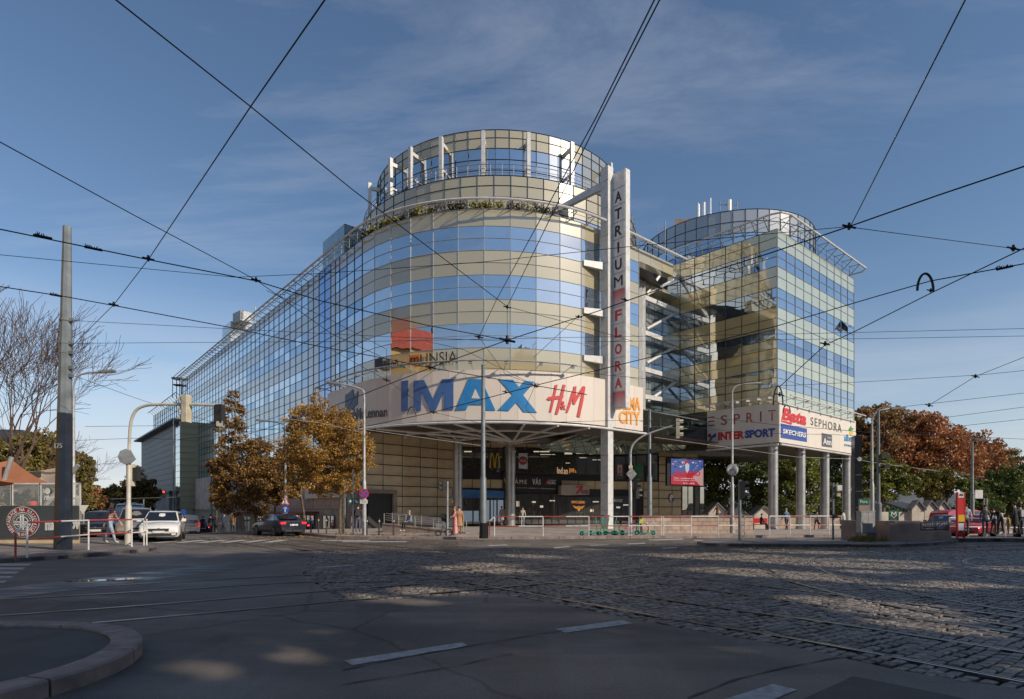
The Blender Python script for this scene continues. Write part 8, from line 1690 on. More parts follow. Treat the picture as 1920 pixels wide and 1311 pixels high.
def car(label, x, y, heading, kind='sedan', col='white', rear_on=False, head_on=False, extra=None, cat='car', grp=None, sc=1.0):
 """local +X is forward; heading = angle of the forward direction"""
 t = thing({'van': 'parked_van', 'sedan': 'car', 'wagon': 'car', 'suv': 'car'}[kind], label, cat, (0, 0, 0), 0, grp)
 if kind == 'sedan': L_, W_, Hh = 4.75, 1.82, 1.45; belt = [(-2.37, .78), (-2.30, .98), (-1.5, 1.05), (-.5, 1.0), (.9, .96), (1.9, .84), (2.3, .68), (2.37, .52)]; cab = [(-1.85, 1.03), (-1.05, 1.40), (-.2, 1.46), (.35, 1.42), (1.15, .97)]
 elif kind in ('wagon', 'suv'): L_, W_, Hh = 4.6, 1.80 if kind == 'wagon' else 1.85, 1.5; belt = [(-2.3, .80), (-2.26, 1.05), (-1.5, 1.05), (-.5, 1.02), (.9, .98), (1.85, .86), (2.22, .70), (2.3, .52)]; cab = [(-2.24, 1.03), (-1.95, 1.42 if kind == 'wagon' else 1.55), (-.6, 1.50 if kind == 'wagon' else 1.66), (.3, 1.45 if kind == 'wagon' else 1.6), (1.1, .98)]
 else: L_, W_, Hh = 5.1, 1.95, 2.0; belt = [(-2.55, .9), (-2.53, 1.15), (-1.5, 1.15), (-.5, 1.15), (1.3, 1.12), (2.1, 1.0), (2.48, .78), (2.55, .55)]; cab = [(-2.53, 1.14), (-2.42, 1.88), (-.6, 1.97), (1.0, 1.93), (1.85, 1.1)]
 hw = W_/2; xw = (L_*.30, -L_*.29); rw = .33
 m = MB(); rings = []
 st = [(-L_/2, belt[0][1], .86)]+[(b[0], b[1], 1.0 if abs(b[0]) < L_*.42 else .93) for b in belt[1:-1]]+[(L_/2, belt[-1][1], .84)]
 S_ = spline3([(a, b, c) for a, b, c in st], 4)
 for q in S_:
  xq, zt, wk = q.x, q.y, min(1.0, q.z); w_ = hw*wk; zb = .24+(.10 if abs(xq) > L_*.46 else 0)
  rings.append([(xq, -w_*.90, zb), (xq, -w_*.99, zb+.12), (xq, -w_, (zb+zt)/2), (xq, -w_*.97, zt-.07), (xq, -w_*.88, zt), (xq, 0, zt+.035), (xq, w_*.88, zt), (xq, w_*.97, zt-.07), (xq, w_, (zb+zt)/2), (xq, w_*.99, zb+.12), (xq, w_*.90, zb)])
 n = 11; vs = [v for r_ in rings for v in r_]; fs = [(i*n+k, i*n+(k+1) % n, (i+1)*n+(k+1) % n, (i+1)*n+k) for i in range(len(rings)-1) for k in range(n)]+[tuple(range(n)), tuple((len(rings)-1)*n+k for k in reversed(range(n)))]
 m.add(vs, fs); m.build('body', PT[col], t, smooth=True)
 m = MB(); C_ = spline3([(a, 0, b) for a, b in cab], 4) if kind != 'x' else cab; rings = []
 zb = min(cab[0][1], cab[-1][1])-.02; zm = max(b for a, b in cab)
 def wd(z): return hw*(.90-.17*(z-zb)/(zm-zb))
 for q in C_: rings.append([(q.x, -wd(zb), zb), (q.x, -wd(q.z), q.z-.03), (q.x, -wd(q.z)*.9, q.z+.005), (q.x, 0, q.z+.025), (q.x, wd(q.z)*.9, q.z+.005), (q.x, wd(q.z), q.z-.03), (q.x, wd(zb), zb)])
 n = 7; vs = [v for r_ in rings for v in r_]; fs = [(i*n+k, i*n+k+1, (i+1)*n+k+1, (i+1)*n+k) for i in range(len(rings)-1) for k in range(n-1)]+[tuple(range(n)), tuple((len(rings)-1)*n+k for k in reversed(range(n)))]
 m.add(vs, fs); m.build('roof', PT[col], t, smooth=True)
 def glass_q(name, pts):
  m = MB(); m.add(pts, [tuple(range(len(pts)))]); m.build(name, MT['car_glass'], t)
 e = .012
 def wat(x_, z): return wd(z)+e
 c0, c1, c2_, c3, c4 = cab
 f0, f1 = (c4[0]-.04, c4[1]+.04), (c3[0]+.05, c3[1]-.02); k_ = wd(f0[1])*.93; k2 = wd(f1[1])*.88
 glass_q('windscreen', [(f0[0]+.02, -k_, f0[1]+.015), (f0[0]+.02, k_, f0[1]+.015), (f1[0]+.03, k2, f1[1]+.03), (f1[0]+.03, -k2, f1[1]+.03)])
 g0, g1 = (c0[0]-.01, c0[1]+.08), (c1[0]-.03, c1[1]-.03)
 if kind == 'van':
  for s in (-1, 1): glass_q('rear_window', [(g0[0]-.02, s*.06, 1.3), (g0[0]-.02, s*hw*.76, 1.3), (g1[0]-.07, s*hw*.70, 1.76), (g1[0]-.07, s*.06, 1.76)][::s])
 else: glass_q('rear_window', [(g0[0]-.02, wd(g0[1])*.86, g0[1]+.01), (g0[0]-.02, -wd(g0[1])*.86, g0[1]+.01), (g1[0]-.02, -wd(g1[1])*.86, g1[1]+.02), (g1[0]-.02, wd(g1[1])*.86, g1[1]+.02)])
 xs_ = [c4[0]-.18, .15*(c3[0])-.05+.0, c1[0]*.72 if kind != 'sedan' else -.95]; zt = zm-.10; zbq = zb+.07
 xm = (c4[0]+c1[0])/2-.08
 for s in (-1, 1):
  y0, y1 = s*wat(0, zbq)*.995, s*wat(0, zt)*1.0
  def sq(xa, xb, xc, xd): pts = [(xa, y0, zbq), (xb, y0, zbq), (xc, y1, zt), (xd, y1, zt)]; glass_q('side_window', pts if s < 0 else pts[::-1])
  if kind == 'van': sq(1.0, 1.62, 1.12, 1.0) if False else sq(.35, 1.55, 1.05, .35)
  else:
   sq(xm+.04, c4[0]-.22, c3[0]-.02, xm+.04); sq(c0[0]+(.62 if kind == 'sedan' else .25), xm-.04, xm-.04, c1[0]+.12)
  m = MB(); m.box((c4[0]-.3, s*(hw+.09), zb+.1), (.12, .2, .14)); m.build('mirror', PT[col], t)
  m = MB(); m.box((0, s*hw*.992, .36), (L_*.52, .03, .1)); m.build('side_sill', MT['trim'], t)
  for xh in (xm-.1, xm-1.1): m = MB(); m.box((xh, s*(hw+.005), .86), (.18, .03, .03)); m.build('door_handle', MT['trim'], t)
 for xq in xw:
  for s in (-1, 1):
   a = MB(); a.tube([(xq, s*(hw-.20), .0+rw), (xq, s*(hw+.01), rw)], rw, 20); wheel = a.build('wheel', MT['tyre'], t, smooth=True)
   b_ = MB(); b_.tube([(xq, s*(hw+.008), rw), (xq, s*(hw+.022), rw)], rw*.66, 16); b_.build('rim', MT['rim'], wheel)
   b_ = MB()
   for k in range(5): a_ = 2*PI*k/5+.6; b_.tube([(xq, s*(hw+.026), rw), (xq+math.cos(a_)*rw*.55, s*(hw+.026), rw+math.sin(a_)*rw*.55)], .022, 4)
   b_.build('spokes', MT['trim'], wheel)
   m = MB(); m.tube([(xq, s*(hw-.25), rw+.02), (xq, s*(hw-.004), rw+.02)], rw+.05, 20); m.build('wheel_arch', MT['trim'], t)
 xf, xr = L_/2, -L_/2; zf = belt[-2][1]
 for s in (-1, 1):
  m = MB(); m.hexa([(xf-.30, s*hw*.97, zf-.14), (xf-.02, s*hw*.55, zf-.16), (xf-.02, s*hw*.55, zf-.17), (xf-.3, s*hw*.9, zf-.15), (xf-.40, s*hw*.955, zf+.02), (xf-.12, s*hw*.55, zf-.03), (xf-.13, s*hw*.55, zf-.03), (xf-.4, s*hw*.9, zf+.02)]) if False else m.ball((xf-.17, s*hw*.70, zf-.10), .15, n=10, sc=(1.0, 1.25, .62)); m.build('headlight', MT['head_on' if head_on else 'lamp_glass'], t)
  m = MB(); zr = belt[1][1]-.12; m.box((xr+.06, s*hw*.76, zr-(.0 if kind != 'van' else .0)), (.16, hw*.36, .15 if kind != 'van' else .42)); m.build('tail_light', MT['tail_on' if rear_on else 'tail'], t)
  m = MB(); m.box((xf-.06, s*hw*.7, .42), (.1, .3, .1)); m.build('fog_lamp', MT['trim'], t)
 m = MB(); m.box((xf-.03, 0, zf-.11), (.10, hw*.95, .13)); m.build('grille', MT['trim'], t); m = MB(); m.box((xf-.035, 0, zf-.045), (.12, hw*1.0, .018)); m.box((xf+.02, 0, zf-.04), (.03, .09, .07)); m.build('grille_bar', MT['rim'], t)
 m = MB(); m.box((xf-.0, 0, .36), (.10, hw*1.2, .12)); m.build('lower_intake', MT['trim'], t); m = MB(); m.box((xr-.0, 0, .36), (.08, hw*1.3, .12)); m.build('rear_bumper_trim', MT['trim'], t)
 m = MB(); m.box((xf+.045, 0, .50), (.015, .52, .11)); m.build('number_plate', MT['plate'], t); m = MB(); m.box((xr-.02, 0, .72 if kind != 'sedan' else .74), (.03, .52, .11)); m.build('number_plate', MT['plate'], t)
 if extra: extra(t, L_, hw, zm)
 t.location = (x, y, hgt(x, y)+.004); t.rotation_euler = (0, 0, heading); t.scale = (sc,)*3; return t
def tag_none(t, hw, zm):
 m = MB()
 for s in (-1, 1): m.tube([(-2.2, s*.28, zm+.10), (1.0, s*.28, zm+.10)], .025, 5)
 for k in range(9): m.tube([(-2.1+k*.38, -.28, zm+.10), (-2.1+k*.38, .28, zm+.10)], .018, 4)
 m.build('ladder', MT['rim'], t)
def ang_(v): return math.atan2(v[1], v[0])
hd_in = ang_((.62, -.78)); hd_out = ang_(uM)
x, y = GP(284, 1017); car('white estate car waiting in front at the side street crossing', x-.75, y+2.3, ang_((.42, -.9)), 'wagon', 'white', grp='cars on the side street')
def roofbars(t, L_, hw, zm):
 for s in (-1, 1): m = MB(); m.tube([(-1.7, s*hw*.68, zm+.06), (.2, s*hw*.68, zm+.05)], .02, 5); m.build('roof_rail', MT['rim'], t)
x, y = pos(246, 33); car('beige silver car with lit headlights behind the signal post', x, y+.5, ang_((.5, -.87)), 'suv', 'silver', head_on=True, extra=roofbars, grp='cars on the side street')
x, y = pos(214, 36); car('grey blue van with a ladder on its roof behind the walking man', x-.6, y+2.5, ang_((.5, -.87)), 'van', 'blue', grp='cars on the side street', cat='van', extra=lambda t, L_, hw, zm: [tag_none(t, hw, zm)])
x, y = pos(183, 33); car('low black car beside the terrace corner, mostly hidden by the railing', x-.3, y+.8, ang_((.45, -.89)), 'wagon', 'black', grp='cars on the side street')
x, y = pos(345, 60);
MT['van_print'] = mat('abstract_van_print', (.55, .53, .52), .4, var=.3, scale=2.2, col2=(.12, .10, .12))
def vprint(t, L_, hw, zm): m = MB(); m.box((-L_/2-.005, 0, 1.25), (.03, hw*1.5, .75)); m.build('printed_door', MT['van_print'], t)
car('white van with grey printed rear doors driving down the side street', x, y, hd_out, 'van', 'white', rear_on=False, extra=vprint, cat='van', grp='cars on the side street')
x, y = pos(371, 66); car('black sedan with glowing brake lights behind the van', x, y, hd_out, 'sedan', 'black', rear_on=True, grp='cars on the side street')
x, y = pos(524, 37.6); car('dark blue sedan with red tail lights parked at the corner by the plane trees', x, y-.2, ang_((-.70, .71)), 'sedan', 'navy', rear_on=False, grp='cars on the side street', sc=.92)
x, y = pos(1822, 48); car('red van behind the tram stop people', x, y+1, ang_((.95, .3)), 'van', 'red', cat='van', grp='cars at the tram stop')
x, y = pos(1826, 42); car('red hatchback with its front toward the camera at the tram stop', x, y, ang_((-.75, -.6)), 'wagon', 'red', grp='cars at the tram stop')
x, y = pos(1790, 44); car('silver car behind the red tram stop column', x, y+1, ang_((-.8, -.5)), 'wagon', 'grey', grp='cars at the tram stop')
x, y = pos(1935, 42); car('grey blue minivan cut by the right edge of the picture', x, y, ang_((-.6, -.8)), 'suv', 'blue', grp='cars at the tram stop')
x, y = pos(1880, 47); car('dark car behind the waiting people', x, y+3, ang_((.95, .3)), 'sedan', 'black', grp='cars at the tram stop')
# -- scooters, bicycle, hoops, pram
MT['mint'] = mat('mint_green_paint', (.02, .36, .22), .4, var=.05)
def scooter(label, px, D, rz, grp='green hire scooters by the railing'):
 x, y = pos(px, D); t = thing('kick_scooter', label, 'scooter', (0, 0, 0), 0, grp); m = MB(); m.tube([(-.42, 0, .14), (.28, 0, .12), (.42, 0, .24)], .035, 6); m.box((-.08, 0, .14), (.66, .15, .045)); m.build('deck', MT['mint'], t)
 m = MB(); m.tube([(.42, 0, .24), (.30, 0, 1.12)], .028, 8); m.build('stem', MT['mint'], t); m = MB(); m.tube([(.30, -.25, 1.13), (.30, .25, 1.13)], .02, 6); m.build('handlebar', MT['black'], t)
 for xq, nm in ((.50, 'front_wheel'), (-.46, 'rear_wheel')): m = MB(); m.tube([(xq, -.03, .12), (xq, .03, .12)], .12, 14); w1 = m.build(nm, MT['tyre'], t, smooth=True); m = MB(); m.tube([(xq, -.034, .12), (xq, .034, .12)], .06, 10); m.build('hub', MT['mint'], w1)
 m = MB(); m.tube([(-.55, 0, .24), (-.34, 0, .27)], .035, 5); m.build('mudguard', MT['mint'], t); t.location = (x, y, gz(x, y)); t.rotation_euler = (math.radians(3), 0, rz); return t
for lb, px, D, rz in (('leftmost green scooter at the railing', 1106, 34.0, .1), ('second green scooter, left of the white pylon foot', 1120, 34.4, .25), ('third green scooter right before the white pylon foot', 1140, 34.0, 3.3), ('fourth green scooter, right of the pylon foot', 1152, 34.5, 3.2), ('fifth green scooter beside the red bicycle', 1166, 34.3, 2.9), ('rightmost green scooter against the parapet', 1210, 34.6, 3.2)): scooter(lb, px, D, rz)
x, y = pos(1188, 35.2); t = thing('bicycle', 'red bicycle with a yellow bag among the scooters', 'bicycle', (x, y, gz(x, y))); z0 = gz(x, y)
for dx_ in (-.52, .52):
 m = MB(); m.tube([(x+dx_+.34*math.cos(a), y, z0+.35+.34*math.sin(a)) for a in np.linspace(0, 2*PI, 25)], .022, 6); w1 = m.build('wheel', MT['tyre'], t)
 m = MB()
 for k in range(8): m.tube([(x+dx_, y, z0+.35), (x+dx_+.33*math.cos(k*PI/4), y, z0+.35+.33*math.sin(k*PI/4))], .004, 3)
 m.build('spokes', MT['rim'], w1)
m = MB(); pb_ = {'r': (x-.52, y, z0+.35), 'b': (x-.05, y, z0+.32), 's': (x-.18, y, z0+.82), 'h': (x+.34, y, z0+.86), 'f': (x+.52, y, z0+.35)}
for a, b in (('r', 'b'), ('r', 's'), ('b', 's'), ('b', 'h'), ('s', 'h'), ('h', 'f')): m.tube([pb_[a], pb_[b]], .022, 6)
m.build('frame', MT['logo_red'], t); m = MB(); m.tube([(x+.34, y-.24, z0+.98), (x+.34, y+.24, z0+.98)], .016, 6); m.tube([(x+.34, y, z0+.86), (x+.34, y, z0+.98)], .016, 6); m.build('handlebar', MT['black'], t); m = MB(); m.box((x-.2, y, z0+.92), (.26, .12, .06)); m.build('saddle', MT['black'], t); m = MB(); m.box((x+.42, y, z0+.78), (.22, .2, .24)); m.build('bag', mat('hi_vis_yellow', (.55, .62, .05), .6), t)
for px, lb in ((1199, 'white bicycle hoop left of the parapet end'), (1222, 'white bicycle hoop next to the parapet')):
 x, y = pos(px, 35.4); z0 = gz(x, y); m = MB(); m.tube([(x-.18, y, z0), (x-.18, y, z0+.6)]+[(x+.18*math.cos(a), y, z0+.6+.18*math.sin(a)) for a in np.linspace(PI, 0, 8)]+[(x+.18, y, z0)], .025, 6); tag(m.build('bicycle_hoop', MT['galv'], loc=(x, y, z0)), lb, 'bicycle hoop', 'bicycle hoops')
x, y = pos(831, 33.6); z0 = gz(x, y); t = thing('pram', 'grey and black pram with large wheels pushed by the woman in pink', 'pram', (x, y, z0))
for dx_, r_ in ((-.28, .15), (.30, .19)):
 for dy in (-.25, .25): m = MB(); m.tube([(x+dx_+r_*math.cos(a), y+dy, z0+r_+r_*math.sin(a)*.98) for a in np.linspace(0, 2*PI, 17)], .022, 5); w1 = m.build('wheel', MT['tyre'], t)
m = MB();
for dy in (-.22, .22): m.tube([(x-.28, y+dy, z0+.16), (x+.22, y+dy, z0+.72), (x+.45, y+dy, z0+1.02)], .016, 5); m.tube([(x+.30, y+dy, z0+.2), (x-.02, y+dy, z0+.6)], .016, 5)
m.tube([(x+.45, y-.22, z0+1.02), (x+.45, y+.22, z0+1.02)], .02, 5); m.build('frame', MT['rim'], t)
m = MB(); m.hexa([(x-.35, y-.2, z0+.45), (x+.2, y-.2, z0+.38), (x+.2, y+.2, z0+.38), (x-.35, y+.2, z0+.45), (x-.45, y-.22, z0+.68), (x+.28, y-.22, z0+.72), (x+.28, y+.22, z0+.72), (x-.45, y+.22, z0+.68)]); m.build('seat', mat('pram_grey', (.22, .22, .23), .8), t)
m = MB(); m.tube([(x+.0+.32*math.cos(a), y, z0+.72+.32*math.sin(a)) for a in np.linspace(.2, 1.9, 6)], .2, 8); m.build('hood', MT['black'], t)
x, y = pos(1424, 50); t = thing('red_bench', 'red bench in the passage behind the railing', 'bench', (x, y, gz(x, y))); z0 = gz(x, y)
m = MB(); m.box((x, y, z0+.45), (1.5, .45, .06)); m.build('seat', MT['logo_red'], t); m = MB(); m.box((x, y+.22, z0+.75), (1.5, .05, .4)); m.build('backrest', MT['logo_red'], t)
for s in (-.6, .6): m = MB(); m.box((x+s, y, z0+.22), (.06, .4, .44)); m.build('leg', MT['black'], t)
# -- people: one skinned body each, clothing by region
CM = {}
def cloth(name, col, r=.85, **k):
 if name not in CM: CM[name] = mat(name, col, r, 0, var=.12, scale=9, bump=.25, bscale=18, **k)
 return CM[name]
HAIR = {'dark': (.02, .014, .01), 'brown': (.07, .035, .018), 'grey': (.42, .40, .38), 'fair': (.30, .19, .08)}
def plaid(name, base, l1, l2):
 m = mat(name, base, .85, var=.05); t = m.node_tree; b = t.nodes['Principled BSDF']; tcn = t.nodes.new('ShaderNodeTexCoord'); mx = t.nodes.new('ShaderNodeMixRGB'); mx.inputs[1].default_value = (*base, 1); mx.inputs[2].default_value = (*l1, 1); my = t.nodes.new('ShaderNodeMixRGB'); my.inputs[2].default_value = (*l2, 1)
 for i, (ax, node) in enumerate((('X', mx), ('Z', my))):
  wv = t.nodes.new('ShaderNodeTexWave'); wv.bands_direction = ax; wv.inputs['Scale'].default_value = 3.2; wv.inputs['Distortion'].default_value = .6; t.links.new(tcn.outputs['Object'], wv.inputs['Vector']); r_ = t.nodes.new('ShaderNodeValToRGB'); r_.color_ramp.elements[0].position = .6; r_.color_ramp.elements[1].position = .66; t.links.new(wv.outputs['Fac'], r_.inputs[0]); ml = t.nodes.new('ShaderNodeMath'); ml.operation = 'MULTIPLY'; ml.inputs[1].default_value = .75; t.links.new(r_.outputs[0], ml.inputs[0]); t.links.new(ml.outputs[0], node.inputs[0])
 t.links.new(mx.outputs[0], my.inputs[1]); t.links.new(my.outputs[0], b.inputs['Base Color']); return m
def person(label, x, y, z, H_=1.72, rz=0, pose='stand', top=(.1, .1, .1), legs=(.05, .06, .1), shoe=(.03, .03, .03), hair='dark', coat=False, topm=None, cap=None, skirt=None, bulk=1.0, bag=None, swing=.25, lod=0):
 """local: +Y is the facing direction; z is the ground (or seat) level"""
 t = thing('person', label, 'person', (0, 0, 0)); s = H_/1.75
 J = {}; E = []
 def j(n, p, r, par=None): J[n] = (Vector(p)*s, r*s); (E.append((par, n)) if par else None)
 sw = swing if pose == 'walk' else .04
 if pose == 'sit':
  j('pel', (0, 0, .12), .135*bulk); j('wst', (0, -.02, .32), .120*bulk, 'pel'); j('cst', (0, .02, .52), .145*bulk, 'wst'); j('nek', (0, .05, .68), .055, 'cst')
 else:
  lean = .05 if pose == 'walk' else 0
  if pose == 'bend': j('pel', (0, 0, .93), .135*bulk); j('wst', (0, .12, 1.08), .12*bulk, 'pel'); j('cst', (0, .36, 1.2), .145*bulk, 'wst'); j('nek', (0, .52, 1.27), .055, 'cst')
  else: j('pel', (0, 0, .93), .135*bulk); j('wst', (0, lean*.5, 1.10), .118*bulk, 'pel'); j('cst', (0, lean, 1.32), .150*bulk, 'wst'); j('nek', (0, lean+.01, 1.49), .055, 'cst')
 nk = J['nek'][0]/s; hd_ = (0, nk.y+.03, nk.z+.13) if pose != 'bend' else (0, nk.y+.12, nk.z+.04)
 j('hd1', (hd_[0], hd_[1], hd_[2]-.04), .078, 'nek'); j('hd2', (hd_[0], hd_[1]+.005, hd_[2]+.05), .085, 'hd1')
 cs = J['cst'][0]/s
 for sd_, q in ((-1, 'L'), (1, 'R')):
  f = sd_*sw
  j('sh'+q, (sd_*.17, cs.y, cs.z+.08), .062*bulk, 'cst')
  if pose == 'push' : el, wr = (sd_*.24, cs.y+.12, cs.z-.16), (sd_*.18, cs.y+.38, cs.z-.22)
  elif pose == 'sit': el, wr = (sd_*.23, cs.y+.10, cs.z-.20), (sd_*.10, cs.y+.30, cs.z-.28)
  elif pose == 'bend': el, wr = (sd_*.2, cs.y+.06, cs.z-.28), (sd_*.16, cs.y+.18, cs.z-.48)
  elif pose == 'phone' and sd_ == 1: el, wr = (sd_*.24, cs.y+.05, cs.z-.20), (sd_*.12, cs.y+.28, cs.z-.10)
  else: el, wr = (sd_*.235, cs.y-f*.35, cs.z-.21), (sd_*.25, cs.y-f*.9+.05, cs.z-.46)
  j('el'+q, el, .048*bulk, 'sh'+q); j('wr'+q, wr, .030, 'el'+q)
  el, wr = Vector(el), Vector(wr); d = (wr-el).normalized(); sdv = Vector((sd_, 0, 0)); palm = wr+d*.07; j('pm'+q, palm, .032, 'wr'+q)
  if lod == 0:
   side = d.cross(Vector((0, 0, 1))) if abs(d.z) < .8 else Vector((0, 1, 0)); side.normalize()
   for k in range(4):
    o_ = side*(-.027+.018*k); ln = (.075, .088, .082, .062)[k]; b0 = palm+o_+d*.018; b1 = b0+d*ln*.55; b2 = b0+d*ln-sdv*.015; j('f%d%s' % (k, q), b0, .0105, 'pm'+q); j('g%d%s' % (k, q), b1, .0095, 'f%d%s' % (k, q)); j('h%d%s' % (k, q), b2, .008, 'g%d%s' % (k, q))
   th = wr+d*.03+side*.03; j('t0'+q, th, .012, 'wr'+q); j('t1'+q, th+side*.025+d*.035, .010, 't0'+q)
  if pose == 'sit':
   j('hp'+q, (sd_*.09, .03, .10), .098*bulk, 'pel'); j('kn'+q, (sd_*.11, .44, .12), .062, 'hp'+q); j('an'+q, (sd_*.11, .50+.06*sd_, -.30), .040, 'kn'+q); j('to'+q, (sd_*.12, .64+.06*sd_, -.345), .036, 'an'+q)
  else:
   j('hp'+q, (sd_*.09, 0, .86), .098*bulk, 'pel'); j('kn'+q, (sd_*.10, f*.55+.02, .49), .062*bulk, 'hp'+q); j('an'+q, (sd_*.10, f*1.15-.05*(f < 0), .09+(.05 if f < -.1 else 0)), .042, 'kn'+q); j('to'+q, (sd_*.11, f*1.15+.14, .045), .038, 'an'+q)
 names = list(J); idx = {n: i for i, n in enumerate(names)}; me = bpy.data.meshes.new('body'); me.from_pydata([tuple(J[n][0]) for n in names], [(idx[a], idx[b]) for a, b in E], [])
 o = bpy.data.objects.new('body', me); COL.objects.link(o); bmx = bmesh.new(); bmx.from_mesh(me); ly = bmx.verts.layers.skin.verify()
 for v in bmx.verts:
  r_ = J[names[v.index]][1]; n_ = names[v.index]; ry = r_*(.68 if n_ in ('cst', 'wst', 'pel') else 1.0); v[ly].radius = (r_*(1.12 if n_ in ('cst',) else 1), ry if ry else r_); v[ly].use_root = (n_ == 'pel')
 bmx.to_mesh(me); bmx.free(); sk = o.modifiers.new('skin', 'SKIN'); sk.use_smooth_shade = True; ss = o.modifiers.new('sub', 'SUBSURF'); ss.levels = 1; ss.render_levels = 1
 dg = bpy.context.evaluated_depsgraph_get(); nm = bpy.data.meshes.new_from_object(o.evaluated_get(dg)); bpy.data.objects.remove(o); o = bpy.data.objects.new('body', nm); COL.objects.link(o); o.parent = t; nm.name = 'body'
 tm = topm or cloth('cloth_'+label[:14].replace(' ', '_')+'_top', top); lm_ = cloth('cloth_%02d%02d%02d' % tuple(int(c*99) for c in legs), legs); sm_ = cloth('shoe_%02d%02d%02d' % tuple(int(c*99) for c in shoe), shoe, .5)
 nm.materials.clear()
 for mm_ in (MT['skin'], tm, lm_, sm_): nm.materials.append(mm_)
 segs = []
 for a, b in E:
  nmz = a+'>'+b; c_ = 0
  if b[:2] in ('hd', 'pm', 't0', 't1') or b[0] in 'fgh' and b[1].isdigit(): c_ = 0
  elif b in ('cst', 'wst') or b[:2] in ('sh', 'el', 'wr'): c_ = 1
  elif b == 'nek': c_ = 1
  elif b[:2] in ('hp', 'kn', 'an'): c_ = 2
  elif b[:2] == 'to': c_ = 3
  segs.append((J[a][0], J[b][0], c_, J[a][1]))
 for p in nm.polygons:
  c = p.center; best, bc = 9, 0
  for a, b, k_, r_ in segs:
   ab = b-a; tt = max(0, min(1, (c-a).dot(ab)/max(ab.length_squared, 1e-9))); dd = (c-(a+ab*tt)).length
   if dd < best: best, bc = dd, k_
  if bc == 1 and (c-J['nek'][0]).length < .055*s*1.25 and c.z > J['nek'][0].z-.01*s: bc = 0
  p.material_index = bc
 hc = J['hd2'][0]; r0 = .098*s
 m = MB(); hcol = 'hair_'+hair
 if hcol not in CM: CM[hcol] = mat(hcol, HAIR[hair], .7, var=.3, scale=40, stretch=(1, 1, .2))
 if cap is None:
  m.ball((hc.x, hc.y-.018*s, hc.z+.012*s), r0, n=12, sc=(.98, 1.02, .98));
  for i, v in enumerate(m.v):
   if v[1] > hc.y+.03*s and v[2] < hc.z+.045*s: m.v[i] = (v[0]*.9, hc.y+.01*s, v[2])
  m.build('hair', CM[hcol], t, smooth=True)
 else:
  m.ball((hc.x, hc.y-.005*s, hc.z+.035*s), r0*1.02, n=12, sc=(1, 1.05, .75)); m.box((hc.x, hc.y+.12*s, hc.z+.035*s), (.15*s, .13*s, .015*s)); m.build('cap', cloth('cap_cloth', cap), t, smooth=True)
 m = MB(); fy = hc.y+.086*s
 m.tube([(hc.x, fy-.008*s, hc.z+.008*s), (hc.x, fy+.014*s, hc.z-.03*s), (hc.x, fy-.004*s, hc.z-.04*s)], [.008*s, .013*s, .008*s], 5); m.build('nose', MT['skin'], t, smooth=True)
 for sx in (-1, 1):
  m = MB(); m.ball((hc.x+sx*.032*s, fy-.010*s, hc.z-.002*s), .010*s, n=6); m.build('eye', CM.setdefault('eye', mat('eye', (.03, .025, .02), .3)), t)
  m = MB(); m.ball((hc.x+sx*.086*s, hc.y, hc.z-.015*s), .02*s, n=6, sc=(.4, 1, 1.3)); m.build('ear', MT['skin'], t)
 m = MB(); m.box((hc.x, fy-.006*s, hc.z-.062*s), (.045*s, .012*s, .009*s)); m.build('mouth', CM.setdefault('lips', mat('lips', (.34, .12, .10), .5)), t)
 if coat or skirt:
  z1_ = (J['wst'][0].z+.02*s); z0_ = (.55 if coat else (skirt[1] if skirt else .5))*s; mt_ = tm if coat else cloth('skirt_'+label[:10].replace(' ', '_'), skirt[0]); m = MB(); n = 14; rings = []
  for k, f in enumerate((0, .35, .7, 1)):
   zz_ = z1_+(z0_-z1_)*f; ra = (.165+.045*f)*s*bulk; rb = (.115+.06*f)*s*bulk; rings.append([(ra*math.cos(2*PI*i/n)*(1+.05*math.sin(i*3)*f), rb*math.sin(2*PI*i/n)*(1+.05*math.cos(i*2)*f), zz_) for i in range(n)])
  vs = [v for r_ in rings for v in r_]; m.add(vs, [(k*n+i, k*n+(i+1) % n, (k+1)*n+(i+1) % n, (k+1)*n+i) for k in range(3) for i in range(n)]); m.build('coat_skirt' if coat else 'skirt', mt_, t, smooth=True)
 if bag:
  m = MB(); cc = J['cst'][0]
  if bag[0] == 'back': m.hexa([(-.13*s, cc.y-.25*s, cc.z-.26*s), (.13*s, cc.y-.25*s, cc.z-.26*s), (.13*s, cc.y-.10*s, cc.z-.26*s), (-.13*s, cc.y-.10*s, cc.z-.26*s), (-.11*s, cc.y-.21*s, cc.z+.12*s), (.11*s, cc.y-.21*s, cc.z+.12*s), (.11*s, cc.y-.10*s, cc.z+.12*s), (-.11*s, cc.y-.10*s, cc.z+.12*s)])
  else: pm = J['pmR'][0]; m.box((pm.x+.02*s, pm.y, pm.z-.22*s), (.10*s, .26*s, .30*s)); m.tube([(pm.x, pm.y-.08*s, pm.z-.08*s), (pm.x, pm.y, pm.z+.0), (pm.x, pm.y+.08*s, pm.z-.08*s)], .008*s, 4)
  m.build('bag', cloth('bag_%02d' % int(bag[1][0]*99), bag[1]), t)
 t.location = (x, y, z); t.rotation_euler = (0, 0, rz); return t
def P_(label, px, D, H_, rz=0, zoff=None, **k):
 x, y = pos(px, D); z = gz(x, y, .125) if zoff is None else zoff; return person(label, x, y, z, H_, rz, **k)
PL = plaid('plaid_shirt', (.32, .13, .10), (.52, .36, .31), (.08, .06, .07))
P_('man in a cap and plaid shirt walking right with a phone behind the left railing', 206, 26.0, 1.86, -PI/2+.25, pose='walk', topm=PL, legs=(.30, .38, .46), shoe=(.55, .45, .38), cap=(.035, .035, .035), bulk=1.12, swing=.2)
